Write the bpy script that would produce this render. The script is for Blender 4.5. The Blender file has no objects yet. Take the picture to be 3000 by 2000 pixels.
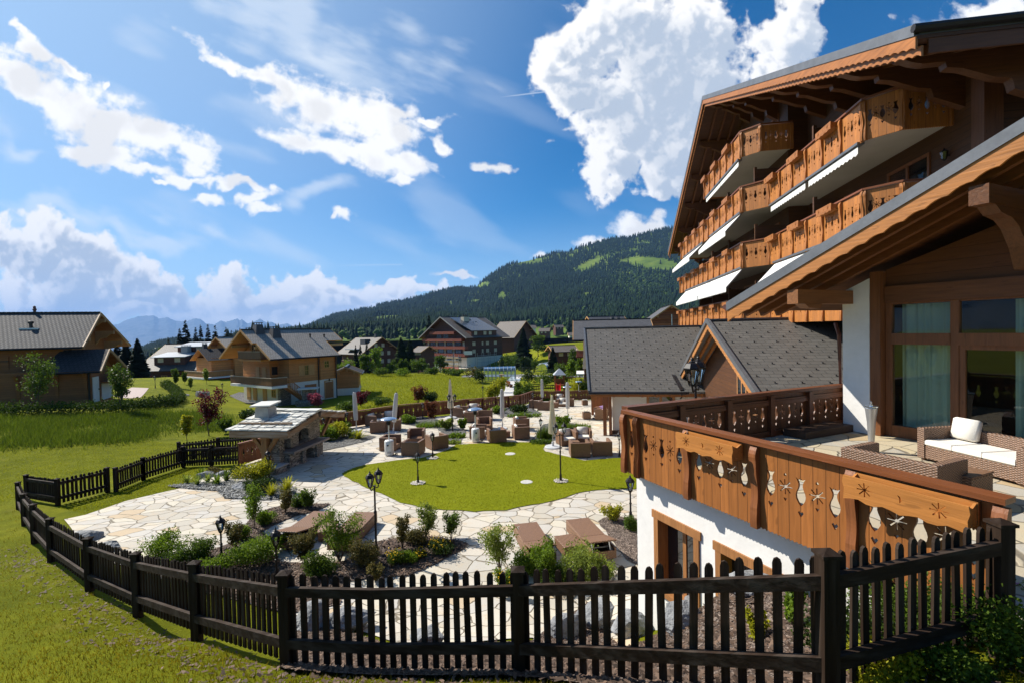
import bpy, bmesh, random
import numpy as np
from math import sin, cos, tan, pi, radians, atan, atan2, sqrt, hypot, exp
from mathutils import Vector, Matrix
from mathutils.geometry import tessellate_polygon, delaunay_2d_cdt

random.seed(7); RNG = np.random.default_rng(11)
SC = bpy.context.scene
COL = SC.collection

# ---------------------------------------------------------------- camera model
F = 1390.0; SL = .022; PITCH = atan((1000 - 968.0) / F); ROLL = atan(SL)
EYE = np.array([0, 0, 5.2])
_R = np.array([1, 0, 0.]); _F = np.array([0, cos(PITCH), -sin(PITCH)]); _U = np.array([0, sin(PITCH), cos(PITCH)])
def ray(x, y):
    u = (x - 1500) / F; v = (1000 - y) / F
    d = _F + (u * cos(ROLL) + v * sin(ROLL)) * _R + (v * cos(ROLL) - u * sin(ROLL)) * _U
    return d / d[1]
def at_d(x, y, d): return Vector(EYE + ray(x, y) * d)
def at_z(x, y, z):
    k = ray(x, y); return Vector(EYE + k * ((z - EYE[2]) / k[2]))
def at_plane(x, y, P0, n):
    k = ray(x, y); n = np.array(n, float)
    return Vector(EYE + k * (((np.array(P0, float) - EYE) @ n) / (k @ n)))

cam = bpy.data.cameras.new('camera'); camo = bpy.data.objects.new('camera', cam); COL.objects.link(camo)
cam.sensor_width = 36; cam.lens = F * 36 / 3000; cam.clip_start = .05; cam.clip_end = 60000
cr = _R * cos(ROLL) - _U * sin(ROLL); cu = _R * sin(ROLL) + _U * cos(ROLL)
M = Matrix(((cr[0], cu[0], -_F[0], 0), (cr[1], cu[1], -_F[1], 0), (cr[2], cu[2], -_F[2], EYE[2]), (0, 0, 0, 1)))
camo.matrix_world = M
SC.camera = camo

# ---------------------------------------------------------------- tags, empties, copies
def tag(o, label=None, cat=None, group=None, kind=None):
    if label: o['label'] = label
    if cat: o['category'] = cat
    if group: o['group'] = group
    if kind: o['kind'] = kind
    return o
def empty(name, loc=(0, 0, 0), rz=0, label=None, cat=None, group=None):
    o = bpy.data.objects.new(name, None); COL.objects.link(o)
    o.empty_display_size = .2
    o.location = loc; o.rotation_euler = (0, 0, rz)
    return tag(o, label, cat, group)
KIDS = {}
def link(name, me, parent=None):
    o = bpy.data.objects.new(name, me); COL.objects.link(o)
    if parent is not None:
        o.parent = parent; KIDS.setdefault(parent, []).append(o)
    return o
def copy_tree(o, parent=None, **kw):
    c = o.copy(); COL.objects.link(c)
    if parent is not None: c.parent = parent; KIDS.setdefault(parent, []).append(c)
    for ch in KIDS.get(o, []): copy_tree(ch, c)
    return c
def place(o, loc, rz=0, label=None, s=None, group=None):
    o.location = loc; o.rotation_euler = (0, 0, rz)
    if s: o.scale = (s, s, s) if not isinstance(s, tuple) else s
    if label: o['label'] = label
    if group: o['group'] = group
    return o

# ---------------------------------------------------------------- mesh builder
class MB:
    def __init__(s): s.v = []; s.f = []; s.uv = {}; s.m = []; s.mi = 0
    def vert(s, p): s.v.append(tuple(p)); return len(s.v) - 1
    def face(s, pts, uv=None):
        i = [s.vert(p) for p in pts]; s.f.append(i); s.m.append(s.mi)
        if uv: s.uv[len(s.f) - 1] = uv
        return s
    def idx(s, ids): s.f.append(list(ids)); s.m.append(s.mi)
    def hexa(s, c):   # 8 corners: bottom 4 ccw, top 4
        b = len(s.v); s.v += [tuple(p) for p in c]
        for q in ((3, 2, 1, 0), (4, 5, 6, 7), (0, 1, 5, 4), (1, 2, 6, 5), (2, 3, 7, 6), (3, 0, 4, 7)): s.idx([b + k for k in q])
        return s
    def box(s, x0, x1, y0, y1, z0, z1):
        return s.hexa([(x0, y0, z0), (x1, y0, z0), (x1, y1, z0), (x0, y1, z0), (x0, y0, z1), (x1, y0, z1), (x1, y1, z1), (x0, y1, z1)])
    def cbox(s, c, sx, sy, sz, rz=0, rx=0, ry=0):
        R = Matrix.Rotation(rz, 3, 'Z') @ Matrix.Rotation(ry, 3, 'Y') @ Matrix.Rotation(rx, 3, 'X'); c = Vector(c)
        P = [(-1, -1, -1), (1, -1, -1), (1, 1, -1), (-1, 1, -1), (-1, -1, 1), (1, -1, 1), (1, 1, 1), (-1, 1, 1)]
        return s.hexa([c + R @ Vector((a * sx / 2, b * sy / 2, d * sz / 2)) for a, b, d in P])
    def beam(s, p, q, w, h, up=(0, 0, 1)):   # w across, h in 'up'
        p = Vector(p); q = Vector(q); d = (q - p).normalized(); up = Vector(up)
        a = d.cross(up)
        if a.length < 1e-5: a = d.cross(Vector((1, 0, 0)))
        a.normalize(); b = a.cross(d).normalized(); a = a * w / 2; b = b * h / 2
        return s.hexa([p - a - b, p + a - b, q + a - b, q - a - b, p - a + b, p + a + b, q + a + b, q - a + b])
    def tube(s, pts, r, n=8, cap=True):
        pts = [Vector(p) for p in pts]; rs = r if isinstance(r, (list, tuple)) else [r] * len(pts); rings = []
        for k, p in enumerate(pts):
            d = (pts[min(k + 1, len(pts) - 1)] - pts[max(k - 1, 0)]).normalized()
            a = d.cross(Vector((0, 0, 1)))
            if a.length < .02: a = d.cross(Vector((1, 0, 0)))
            a.normalize(); b = d.cross(a).normalized()
            rings.append([s.vert(p + rs[k] * (a * cos(2 * pi * j / n) + b * sin(2 * pi * j / n))) for j in range(n)])
        for A, B in zip(rings, rings[1:]):
            for j in range(n): s.idx([A[j], A[(j + 1) % n], B[(j + 1) % n], B[j]])
        if cap: s.idx(rings[0][::-1]); s.idx(rings[-1])
        return s
    def lathe(s, prof, n=12, c=(0, 0, 0), cap=True):  # prof: list (r,z)
        c = Vector(c); rings = []
        for r, z in prof: rings.append([s.vert(c + Vector((r * cos(2 * pi * j / n), r * sin(2 * pi * j / n), z))) for j in range(n)])
        for A, B in zip(rings, rings[1:]):
            for j in range(n): s.idx([A[j], A[(j + 1) % n], B[(j + 1) % n], B[j]])
        if cap: s.idx(rings[0][::-1]); s.idx(rings[-1])
        return s
    def prism(s, outer, holes, O, X, Y, t):
        """polygon with holes in plane O + x*X + y*Y, thickness t along X x Y"""
        O = Vector(O); X = Vector(X); Y = Vector(Y); N = X.cross(Y).normalized() * t
        loops = [outer] + list(holes); flat = [p for l in loops for p in l]
        tri = tessellate_polygon([[Vector((a, b, 0)) for a, b in l] for l in loops])
        b0 = len(s.v); n = len(flat)
        for a, b in flat: s.v.append(tuple(O + X * a + Y * b))
        for a, b in flat: s.v.append(tuple(O + X * a + Y * b + N))
        for t3 in tri:
            a, b, c = [Vector((*flat[i], 0)) for i in t3]
            up = (b - a).cross(c - a).z > 0
            i = t3 if up else t3[::-1]
            s.idx([b0 + k for k in i[::-1]]); s.idx([b0 + n + k for k in i])
        k0 = 0
        for li, l in enumerate(loops):
            m = len(l); ar = sum(l[i][0] * l[(i + 1) % m][1] - l[(i + 1) % m][0] * l[i][1] for i in range(m))
            for i in range(m):
                j = (i + 1) % m; A, B = b0 + k0 + i, b0 + k0 + j
                q = [A, B, B + n, A + n]
                if (ar > 0) != (li == 0): q = q[::-1]
                s.idx(q)
            k0 += m
        return s
    def add(s, verts, faces, M=None):
        b = len(s.v)
        s.v += [tuple(M @ Vector(p)) if M else tuple(p) for p in verts]
        for f in faces: s.idx([b + k for k in f])
        return s
    def build(s, name, mat, parent=None, smooth=False, label=None):
        me = bpy.data.meshes.new(name); me.from_pydata(s.v, [], s.f)
        for m in (mat if isinstance(mat, (list, tuple)) else [mat]): me.materials.append(m)
        if isinstance(mat, (list, tuple)): me.polygons.foreach_set('material_index', s.m)
        if s.uv:
            u = me.uv_layers.new(name='UVMap')
            for fi, co in s.uv.items():
                for li, c in zip(me.polygons[fi].loop_indices, co): u.data[li].uv = c
        if smooth: me.polygons.foreach_set('use_smooth', [True] * len(me.polygons))
        me.update()
        o = link(name, me, parent)
        if label: o['label'] = label
        return o
def np_mesh(name, V, Fq, mat, parent=None, smooth=False):
    """V (n,3), Fq (m,k) numpy arrays"""
    me = bpy.data.meshes.new(name); V = np.asarray(V, np.float32); Fq = np.asarray(Fq, np.int32); k = Fq.shape[1]
    me.vertices.add(len(V)); me.vertices.foreach_set('co', V.ravel())
    me.loops.add(Fq.size); me.loops.foreach_set('vertex_index', Fq.ravel())
    me.polygons.add(len(Fq)); me.polygons.foreach_set('loop_start', np.arange(0, Fq.size, k, dtype=np.int32))
    me.materials.append(mat); me.update(calc_edges=True); me.validate()
    if smooth: me.polygons.foreach_set('use_smooth', np.ones(len(me.polygons), bool))
    return link(name, me, parent)

# ---------------------------------------------------------------- materials
class NT:
    def __init__(s, nt): s.t = nt; s.n = nt.nodes; s.l = nt.links
    def __call__(s, ty, **kw):
        n = s.n.new(ty)
        for k, v in kw.items():
            if k.startswith('i_'):
                key = k[2:]
                key = int(key) if key.isdigit() else key.replace('_', ' ')
                if hasattr(v, 'is_linked') or hasattr(v, 'links'): s.l.new(v, n.inputs[key])
                else: n.inputs[key].default_value = v
            else: setattr(n, k, v)
        return n
    def math(s, op, a, b=None, c=None, clamp=False):
        n = s.n.new('ShaderNodeMath'); n.operation = op; n.use_clamp = clamp
        for i, v in enumerate((a, b, c)):
            if v is None: continue
            if hasattr(v, 'links'): s.l.new(v, n.inputs[i])
            else: n.inputs[i].default_value = v
        return n.outputs[0]
    def mix(s, f, a, b, mode='MIX'):
        n = s.n.new('ShaderNodeMix'); n.data_type = 'RGBA'; n.blend_type = mode
        for i, v in ((0, f), (6, a), (7, b)):
            if hasattr(v, 'links'): s.l.new(v, n.inputs[i])
            else: n.inputs[i].default_value = v if i == 0 else (*v[:3], 1)
        return n.outputs[2]
    def ramp(s, fac, *st):
        n = s.n.new('ShaderNodeValToRGB'); cr = n.color_ramp
        while len(cr.elements) < len(st): cr.elements.new(.5)
        for e, (p, c) in zip(cr.elements, st):
            e.position = p; e.color = (c, c, c, 1) if isinstance(c, (int, float)) else (*c[:3], 1)
        s.l.new(fac, n.inputs[0]); return n.outputs[0]
    def smooth(s, v, a, b, lo=0., hi=1.):
        n = s.n.new('ShaderNodeMapRange'); n.interpolation_type = 'SMOOTHSTEP'
        s.l.new(v, n.inputs[0]); n.inputs[1].default_value = a; n.inputs[2].default_value = b
        n.inputs[3].default_value = lo; n.inputs[4].default_value = hi; return n.outputs[0]
def new_mat(name):
    m = bpy.data.materials.new(name); m.use_nodes = True; t = NT(m.node_tree); t.n.clear()
    out = t('ShaderNodeOutputMaterial'); return m, t, out
def lerp(a, b, t): return tuple(x + (y - x) * t for x, y in zip(a, b))
def coords(t, kind='Object', scale=(1, 1, 1)):
    tc = t('ShaderNodeTexCoord'); mp = t('ShaderNodeMapping'); t.l.new(tc.outputs[kind], mp.inputs[0])
    mp.inputs['Scale'].default_value = scale; return mp.outputs[0]
def noise(t, vec, scale, detail=4, rough=.55, dist=0.):
    n = t('ShaderNodeTexNoise'); t.l.new(vec, n.inputs['Vector'])
    n.inputs['Scale'].default_value = scale; n.inputs['Detail'].default_value = detail
    n.inputs['Roughness'].default_value = rough; n.inputs['Distortion'].default_value = dist
    return n.outputs['Fac']
def finish(t, out, col, rough=.6, bump=None, bs=.3, bd=.02, metal=0., spec=.4, transl=None):
    b = t('ShaderNodeBsdfPrincipled')
    if hasattr(col, 'links'): t.l.new(col, b.inputs['Base Color'])
    else: b.inputs['Base Color'].default_value = (*col[:3], 1)
    if hasattr(rough, 'links'): t.l.new(rough, b.inputs['Roughness'])
    else: b.inputs['Roughness'].default_value = rough
    b.inputs['Metallic'].default_value = metal; b.inputs['Specular IOR Level'].default_value = spec
    if bump is not None:
        bn = t('ShaderNodeBump'); bn.inputs['Strength'].default_value = bs; bn.inputs['Distance'].default_value = bd
        t.l.new(bump, bn.inputs['Height']); t.l.new(bn.outputs[0], b.inputs['Normal'])
    sh = b.outputs[0]
    if transl:
        tr = t('ShaderNodeBsdfTranslucent')
        if hasattr(col, 'links'): t.l.new(col, tr.inputs[0])
        else: tr.inputs[0].default_value = (*col[:3], 1)
        mx = t('ShaderNodeMixShader'); mx.inputs[0].default_value = transl
        t.l.new(sh, mx.inputs[1]); t.l.new(tr.outputs[0], mx.inputs[2]); sh = mx.outputs[0]
    t.l.new(sh, out.inputs[0]); return b
MATS = {}
def plain(name, c, rough=.6, var=.15, scale=6, metal=0, spec=.4, bump=.15, bd=.01):
    """surface with soft two-scale colour variation"""
    m, t, o = new_mat(name); v = coords(t)
    n = noise(t, v, scale, 5); n2 = noise(t, v, scale * 7, 3)
    f = t.math('ADD', t.math('MULTIPLY', n, .7), t.math('MULTIPLY', n2, .3))
    col = t.ramp(f, (.3, tuple(x * (1 - var) for x in c)), (.7, tuple(min(1, x * (1 + var)) for x in c)))
    finish(t, o, col, rough, n2, bump, bd, metal, spec); return m
def wood(name, c, axis='x', var=.35, rough=.5, groove=None, gp=.15, gw=.06, spec=.35, weather=0, gdark=.25, island=0):
    """grain along axis; groove axis g with period gp gives plank joints"""
    m, t, o = new_mat(name)
    sc = {'x': (.6, 9, 9), 'y': (9, .6, 9), 'z': (9, 9, .6)}[axis]
    v = coords(t, 'Object', sc); n = noise(t, v, 2.2, 6, .6, .6); big = noise(t, coords(t), .7, 3)
    knots = noise(t, coords(t, 'Object', tuple(x ** .5 for x in sc)), 3.5, 2)
    col = t.ramp(n, (.28, tuple(x * (1 - var) for x in c)), (.5, c), (.75, tuple(min(1, x * (1 + var)) for x in c)))
    col = t.mix(t.smooth(big, .35, .7, 0, .35), col, tuple(x * .62 for x in c))
    col = t.mix(t.smooth(knots, .66, .74, 0, .55), col, tuple(x * .4 for x in c))
    if weather: col = t.mix(t.smooth(noise(t, v, 1.1, 5), .42, .68, 0, weather), col, (.42, .38, .33))
    if island: g_ = t('ShaderNodeNewGeometry'); col = t.mix(t.math('MULTIPLY', g_.outputs['Random Per Island'], island), col, tuple(x * .35 for x in c))
    h = n
    if groove:
        tc = t('ShaderNodeTexCoord'); sp = t('ShaderNodeSeparateXYZ'); t.l.new(tc.outputs['Object'], sp.inputs[0])
        k = t.math('DIVIDE', sp.outputs['XYZ'.index(groove.upper())], gp)
        fr = t.math('FRACT', k); d = t.math('MULTIPLY', t.math('ABSOLUTE', t.math('SUBTRACT', fr, .5)), 2.)  # 1 at joint
        g = t.smooth(d, 1 - gw * 2, 1 - gw * .5)
        fl = t.math('FLOOR', k); wn = t('ShaderNodeTexWhiteNoise', noise_dimensions='1D'); t.l.new(fl, wn.inputs['W'])
        col = t.mix(t.math('MULTIPLY', wn.outputs[0], .52), col, tuple(x * .55 for x in c))
        col = t.mix(t.math('MULTIPLY', g, 1 - gdark), col, tuple(x * .12 for x in c))
        h = t.math('SUBTRACT', t.math('MULTIPLY', n, .25), g)
    finish(t, o, col, rough, h, .45, .012, 0, spec); return m
def glass(name, tint=(.02, .025, .03), rough=.02, alpha=.0):
    m, t, o = new_mat(name)
    b = finish(t, o, tint, rough, spec=.9); return m
def clear_glass(name, f=.82, tint=(.9, .95, .95)):
    m, t, o = new_mat(name)
    tr = t('ShaderNodeBsdfTransparent'); tr.inputs[0].default_value = (*tint, 1)
    gl = t('ShaderNodeBsdfGlossy'); gl.inputs['Roughness'].default_value = .02
    fr = t('ShaderNodeFresnel'); fr.inputs[0].default_value = 1.5
    k = t.math('ADD', t.math('MULTIPLY', fr.outputs[0], 1.0), .03, clamp=True)
    mx = t('ShaderNodeMixShader'); t.l.new(k, mx.inputs[0]); t.l.new(tr.outputs[0], mx.inputs[1]); t.l.new(gl.outputs[0], mx.inputs[2])
    t.l.new(mx.outputs[0], o.inputs[0]); return m
def leaf(name, c, var=.5, transl=.4, rough=.5, hue=(1.25, 1.15, .6)):
    m, t, o = new_mat(name); g = t('ShaderNodeNewGeometry')
    n = noise(t, coords(t), 1.2, 2)
    f = t.math('ADD', t.math('MULTIPLY', g.outputs['Random Per Island'], .65), t.math('MULTIPLY', n, .35))
    col = t.ramp(f, (.12, tuple(x * (1 - var) for x in c)), (.5, c), (.88, tuple(min(1, x * h) for x, h in zip(c, hue))))
    finish(t, o, col, rough, spec=.15, transl=transl); return m
# ---------------------------------------------------------------- light and sky
SUN_AZ = radians(-62); SUN_EL = radians(41)      # azimuth from +Y, negative = left
sdir = Vector((sin(SUN_AZ) * cos(SUN_EL), cos(SUN_AZ) * cos(SUN_EL), sin(SUN_EL)))
sl = bpy.data.lights.new('sun', 'SUN'); so = bpy.data.objects.new('sun', sl); COL.objects.link(so)
sl.energy = 5.0; sl.angle = radians(.5); sl.color = (1, .94, .84)
so.rotation_euler = sdir.to_track_quat('Z', 'Y').to_euler(); so.location = (-30, 20, 40)
W = bpy.data.worlds.new('World'); SC.world = W; W.use_nodes = True
t = NT(W.node_tree); t.n.clear()
wo = t('ShaderNodeOutputWorld'); bg = t('ShaderNodeBackground'); t.l.new(bg.outputs[0], wo.inputs[0])
sk = t('ShaderNodeTexSky', sky_type='NISHITA', sun_disc=False, sun_elevation=SUN_EL, sun_rotation=SUN_AZ, altitude=1200, air_density=1.0, dust_density=1.3, ozone_density=2.2)
SKY = .046
tc = t('ShaderNodeTexCoord'); sp = t('ShaderNodeSeparateXYZ'); t.l.new(tc.outputs['Generated'], sp.inputs[0])
yy = t.math('MAXIMUM', sp.outputs[1], .04)
def warp(v, sc, amp, det=5):
    n = t('ShaderNodeTexNoise'); t.l.new(v, n.inputs['Vector']); n.inputs['Scale'].default_value = sc; n.inputs['Detail'].default_value = det; n.inputs['Roughness'].default_value = .62
    a = t('ShaderNodeVectorMath', operation='SUBTRACT'); t.l.new(n.outputs['Color'], a.inputs[0]); a.inputs[1].default_value = (.5, .5, .5)
    b = t('ShaderNodeVectorMath', operation='MULTIPLY_ADD'); t.l.new(a.outputs[0], b.inputs[0]); b.inputs[1].default_value = (amp, amp * .7, 0); t.l.new(v, b.inputs[2]); return b.outputs[0]
cu_ = t('ShaderNodeCombineXYZ'); t.l.new(t.math('DIVIDE', sp.outputs[0], yy), cu_.inputs[0]); t.l.new(t.math('DIVIDE', sp.outputs[2], yy), cu_.inputs[1])
white = [(60, 215, 150, 50, 38), (210, 300, 170, 75, 32), (340, 365, 170, 75, 24), (450, 400, 130, 55, 30), (330, 455, 150, 40, 4), (560, 450, 100, 45, 28), (600, 505, 75, 28, 32), (400, 490, 120, 22, 8),
         (560, 530, 110, 16, 6), (690, 552, 100, 14, 6), (120, 150, 60, 26, 40), (215, 210, 35, 16, 40), (70, 85, 40, 12, 40), (285, 236, 22, 12, -30),
         (690, 185, 120, 17, 32), (740, 220, 50, 20, 30), (830, 265, 110, 42, 30), (940, 310, 160, 75, 20), (1060, 345, 170, 80, 12), (1130, 390, 130, 75, 10), (900, 410, 120, 32, 12), (1050, 450, 150, 45, 22), (1175, 475, 110, 32, 22), (1190, 530, 60, 15, 4),
         (1180, 320, 90, 25, 20), (1025, 636, 50, 18, -5), (985, 645, 25, 9, -15), (1326, 441, 30, 18, 15), (1437, 491, 44, 16, -12), (600, 588, 55, 16, 14), (745, 580, 50, 14, -20), (785, 612, 55, 16, 12), (1290, 372, 45, 14, 10), (462, 535, 30, 6, 0),
         (1345, 801, 55, 8, -4), (2920, 25, 180, 45, -8), (1850, 665, 62, 42, 0), (1930, 668, 52, 26, 0), (1735, 702, 60, 26, -8), (1610, 745, 40, 14, -12)]
grey = [(1760, 90, 150, 110, 0), (1700, 190, 130, 90, 0), (1760, 280, 150, 110, 20), (1900, 80, 230, 140, 0), (2040, 100, 165, 175, 0), (1920, 250, 230, 190, 0), (2060, 300, 130, 160, 0), (1820, 410, 160, 110, 0), (1970, 440, 150, 120, 0), (1780, 500, 100, 60, 10), (2060, 520, 120, 70, 0),
        (2330, 90, 125, 110, 0), (2270, 190, 90, 70, 0), (1950, 530, 100, 70, 0),
        (40, 720, 180, 90, 15), (170, 760, 190, 90, 18), (330, 800, 180, 80, 20), (480, 850, 170, 70, 14), (690, 850, 110, 75, 0), (820, 870, 160, 65, 8), (1000, 860, 190, 65, 4), (1130, 850, 120, 45, 12), (140, 880, 300, 90, 0), (520, 920, 320, 60, 0), (900, 920, 330, 50, 0), (1180, 880, 170, 30, -6)]
def sky_image():
    """cloud layer painted in code: colour and cover over the forward sky, gnomonic coordinates x/y, z/y"""
    U0, U1, V0, V1, Wd, Ht = -1.2, 1.2, -.06, .84, 2560, 960
    rg = np.random.default_rng(5); uu = np.linspace(U0, U1, Wd)[None]; vv = np.linspace(V0, V1, Ht)[:, None]; pu = (U1 - U0) / Wd
    fy = np.fft.fftfreq(Ht)[:, None] * Ht / (V1 - V0); fx = np.fft.rfftfreq(Wd)[None] * Wd / (U1 - U0)
    def fbm(beta, lo, hi=1e9, aniso=None):
        """noise with 1/f^beta spectrum between lo and hi cycles per unit"""
        gx, gy = fx + 0 * fy, fy + 0 * fx
        if aniso: a, s = aniso; gx, gy = gx * cos(a) + gy * sin(a), (-gx * sin(a) + gy * cos(a)); gx = gx * s
        f = np.hypot(gx, gy); amp = np.where((f > lo * .5) & (f < hi), np.maximum(f, lo) ** -beta, 0)
        n = np.fft.irfft2(np.fft.rfft2(rg.standard_normal((Ht, Wd))) * amp, (Ht, Wd)); n -= n.mean(); return n / n.std()
    def ss(x, a, b): t_ = np.clip((x - a) / (b - a), 0, 1); return t_ * t_ * (3 - 2 * t_)
    def samp(A, dx, dy): return np.roll(np.roll(A, -int(round(dx)), 1), -int(round(dy)), 0)
    def blob(lst, wx, wy, k_=1.2):
        m = np.full((Ht, Wd), -1.)
        for (x, y, a, b, ang) in lst:
            c = ray(x, y); X = uu + wx - c[0]; Y = vv + wy - c[2]; q = -radians(ang); a_, b_ = a / F * k_, b / F * k_
            m = np.maximum(m, 1 - np.hypot((X * cos(q) + Y * sin(q)) / a_, (-X * sin(q) + Y * cos(q)) / b_))
        return m
    w1, w2 = fbm(2.5, 4), fbm(2.5, 4); w3, w4 = fbm(2.1, 16), fbm(2.1, 16); f1 = fbm(2.2, 5); f2 = fbm(1.75, 14); st = fbm(2.1, 6, aniso=(radians(68), .28))
    # thin bright sheets
    mw = blob(white, w1 * .011 + w3 * .003, w2 * .008 + w4 * .003, 1.14); dw = mw * 1.15 + f2 * .13 + st * .13 + f1 * .05
    aw = ss(dw, -.14, .66); shw = 1 - .16 * ss(f1 + mw * 1.5, .6, 2.2)
    # heaped clouds with self shadow
    mg = blob(grey, w1 * .020 + w3 * .006, w2 * .020 + w4 * .006, 1.06); bil = -np.abs(fbm(2.5, 7)) * .62 - np.abs(fbm(2.3, 18)) * .36 - np.abs(fbm(2.1, 50)) * .1; dg = mg * 1.5 + bil * .36 + .22 + f2 * .045
    ag = ss(dg, -.10, .40); T = np.clip(dg, 0, 1.4) * ag; sh = np.zeros_like(T); k = 0
    for i in range(1, 15): r = i * i * .55 + i * 2.2; sh += samp(T, -.80 * r, .60 * r) * (1.0 if i < 10 else .7); k += 1
    sh /= k; L = np.exp(-1.9 * sh); L = np.clip(L * 1.25 - .12, 0, 1)
    rel = np.clip((samp(T, 3, -2) - samp(T, -3, 2)) * 1.3 + (samp(T, 9, -6) - samp(T, -9, 6)) * .6, -.3, .35); L = np.clip(L + rel * .42, 0, 1.05)
    L = L + (1.02 - L) * ss(vv, .10, .0) * .45
    lo_, hi_ = np.array([.50, .58, .70]), np.array([1.04, 1.03, 1.02]); cg = lo_ + (hi_ - lo_) * ss(L, .02, .72)[..., None]
    cw = np.stack([shw * 1.05, shw * 1.05 + .0, shw * 1.03 + .02], -1)
    # high cirrus and contrails
    ci = ss(fbm(2.4, 2.2, aniso=(radians(68), .28)) + .4 * fbm(2.3, 3), .3, 2.6) * ss(uu, .55, -.5) * .3 + ss(blob([(900, 90, 420, 110, 22), (120, 640, 330, 60, 4), (60, 430, 130, 40, 20), (930, 560, 130, 60, -30), (450, 690, 260, 40, 8)], w1 * .03, w2 * .03) + f1 * .1 + st * .12, .05, 1.0) * .5
    ci = np.clip(ci, 0, .7)
    for (a, b_, y_, yb, s) in ((1420, 1602, 291, 269, .45), (940, 1180, 779, 776, .25)):
        p, q = ray(a, y_), ray(b_, yb); d = np.array([q[0] - p[0], q[2] - p[2]]); L_ = np.hypot(*d); d /= L_; X, Y = uu - p[0], vv - p[2]; al = X * d[0] + Y * d[1]; ac = -X * d[1] + Y * d[0]
        ci = np.maximum(ci, s * np.exp(-(ac / .0014) ** 2) * ss(al, 0, L_ * .6) * (al < L_))
    rgb = np.full((Ht, Wd, 3), [.86, .93, 1.0]); A = ci
    for a, c in ((ag, cg), (aw, cw)):
        A2 = a + A * (1 - a); rgb = (c * a[..., None] + rgb * (A * (1 - a))[..., None]) / np.maximum(A2, 1e-4)[..., None]; A = A2
    e = np.minimum(ss(uu, U0, U0 + .06), ss(uu, U1, U1 - .06)) * ss(vv, V1, V1 - .1); A = A * e
    return np.concatenate([rgb, A[..., None]], -1).astype(np.float32), (U0, U1, V0, V1)

ARR, (U0, U1, V0, V1) = sky_image()
CIM = bpy.data.images.new('cloud_layer', ARR.shape[1], ARR.shape[0], alpha=True, float_buffer=True); CIM.colorspace_settings.name = 'Non-Color'; CIM.alpha_mode = 'CHANNEL_PACKED'
CIM.pixels.foreach_set(ARR.ravel()); CIM.update()
mpc = t('ShaderNodeMapping', vector_type='TEXTURE'); t.l.new(cu_.outputs[0], mpc.inputs[0]); mpc.inputs['Location'].default_value = (U0, V0, 0); mpc.inputs['Scale'].default_value = (U1 - U0, V1 - V0, 1)
ci = t('ShaderNodeTexImage', image=CIM, interpolation='Linear', extension='CLIP'); t.l.new(mpc.outputs[0], ci.inputs[0])
skc = t('ShaderNodeMix', data_type='RGBA', blend_type='MULTIPLY'); skc.inputs[0].default_value = 1
t.l.new(sk.outputs[0], skc.inputs[6]); skc.inputs[7].default_value = (.80, 1.14, 1.36, 1)
hsv = t('ShaderNodeHueSaturation'); hsv.inputs['Saturation'].default_value = 1.22; hsv.inputs['Value'].default_value = 1.2; t.l.new(skc.outputs[2], hsv.inputs['Color']); sky = hsv.outputs[0]
CW = .66 / SKY
sd = t('ShaderNodeVectorMath', operation='DOT_PRODUCT'); t.l.new(tc.outputs['Generated'], sd.inputs[0]); sd.inputs[1].default_value = tuple(sdir)
sky = t.mix(t.smooth(sd.outputs['Value'], .45, 1.0, 0, .5), sky, (.62 * CW, .80 * CW, CW))      # pale aureole of the air towards the sun
sky = t.mix(t.smooth(sp.outputs[2], .26, -.02, 0, .55), sky, (.66 * CW, .82 * CW, CW))          # pale air near the horizon
cc = t('ShaderNodeMix', data_type='RGBA', blend_type='MULTIPLY'); cc.inputs[0].default_value = 1; t.l.new(ci.outputs[0], cc.inputs[6]); cc.inputs[7].default_value = (CW, CW, CW, 1)
sky = t.mix(t.math('MULTIPLY', ci.outputs[1], t.smooth(sp.outputs[1], .02, .12)), sky, cc.outputs[2])
t.l.new(sky, bg.inputs[0]); bg.inputs[1].default_value = SKY
SC.view_settings.view_transform = 'Standard'; SC.view_settings.look = 'None'; SC.view_settings.exposure = .70; SC.view_settings.gamma = 1
SC.view_settings.use_curve_mapping = False
SC.cycles.max_bounces = 6; SC.cycles.diffuse_bounces = 3; SC.cycles.transparent_max_bounces = 24

# ---------------------------------------------------------------- terrain
def pz(y): return -1.1 - .012 * max(0, y - 16)
CP = []
for x in (-14, -9, -4, 1, 5, 9):
    for y in (14, 19, 25, 31, 38):
        if x < -10 and y > 26: continue
        CP.append((x, y, pz(y)))
for x, y in ((-8, 11.5), (-4, 10), (0, 9.6), (2.2, 9.6), (-2, 9.4), (-6, 10.4)): CP.append((x, y, -1.05))
FENCE = [(2933, 4.02, 2.38, 1.12), (2418, 3.75, 2.15, 1.25), (1502, 5.3, 1.28, 1.25), (1075, 5.62, 1.1, 1.25), (810, 5.95, .97, 1.25), (545, 7.5, .39, 1.25), (372, 9.2, -.2, 1.24), (232, 10.6, -.45, 1.22), (122, 12.6, -.72, 1.2), (75, 14.4, -.95, 1.2), (48, 16.2, -1.15, 1.15), (33, 18.4, -1.35, 1.1)]
def fence_pt(i):
    px, d, zb, h = FENCE[i]; p = at_d(px, 1000, d); return Vector((p.x, p.y, zb))
for i in range(len(FENCE)): p = fence_pt(i); CP.append((p.x, p.y, p.z))
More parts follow.
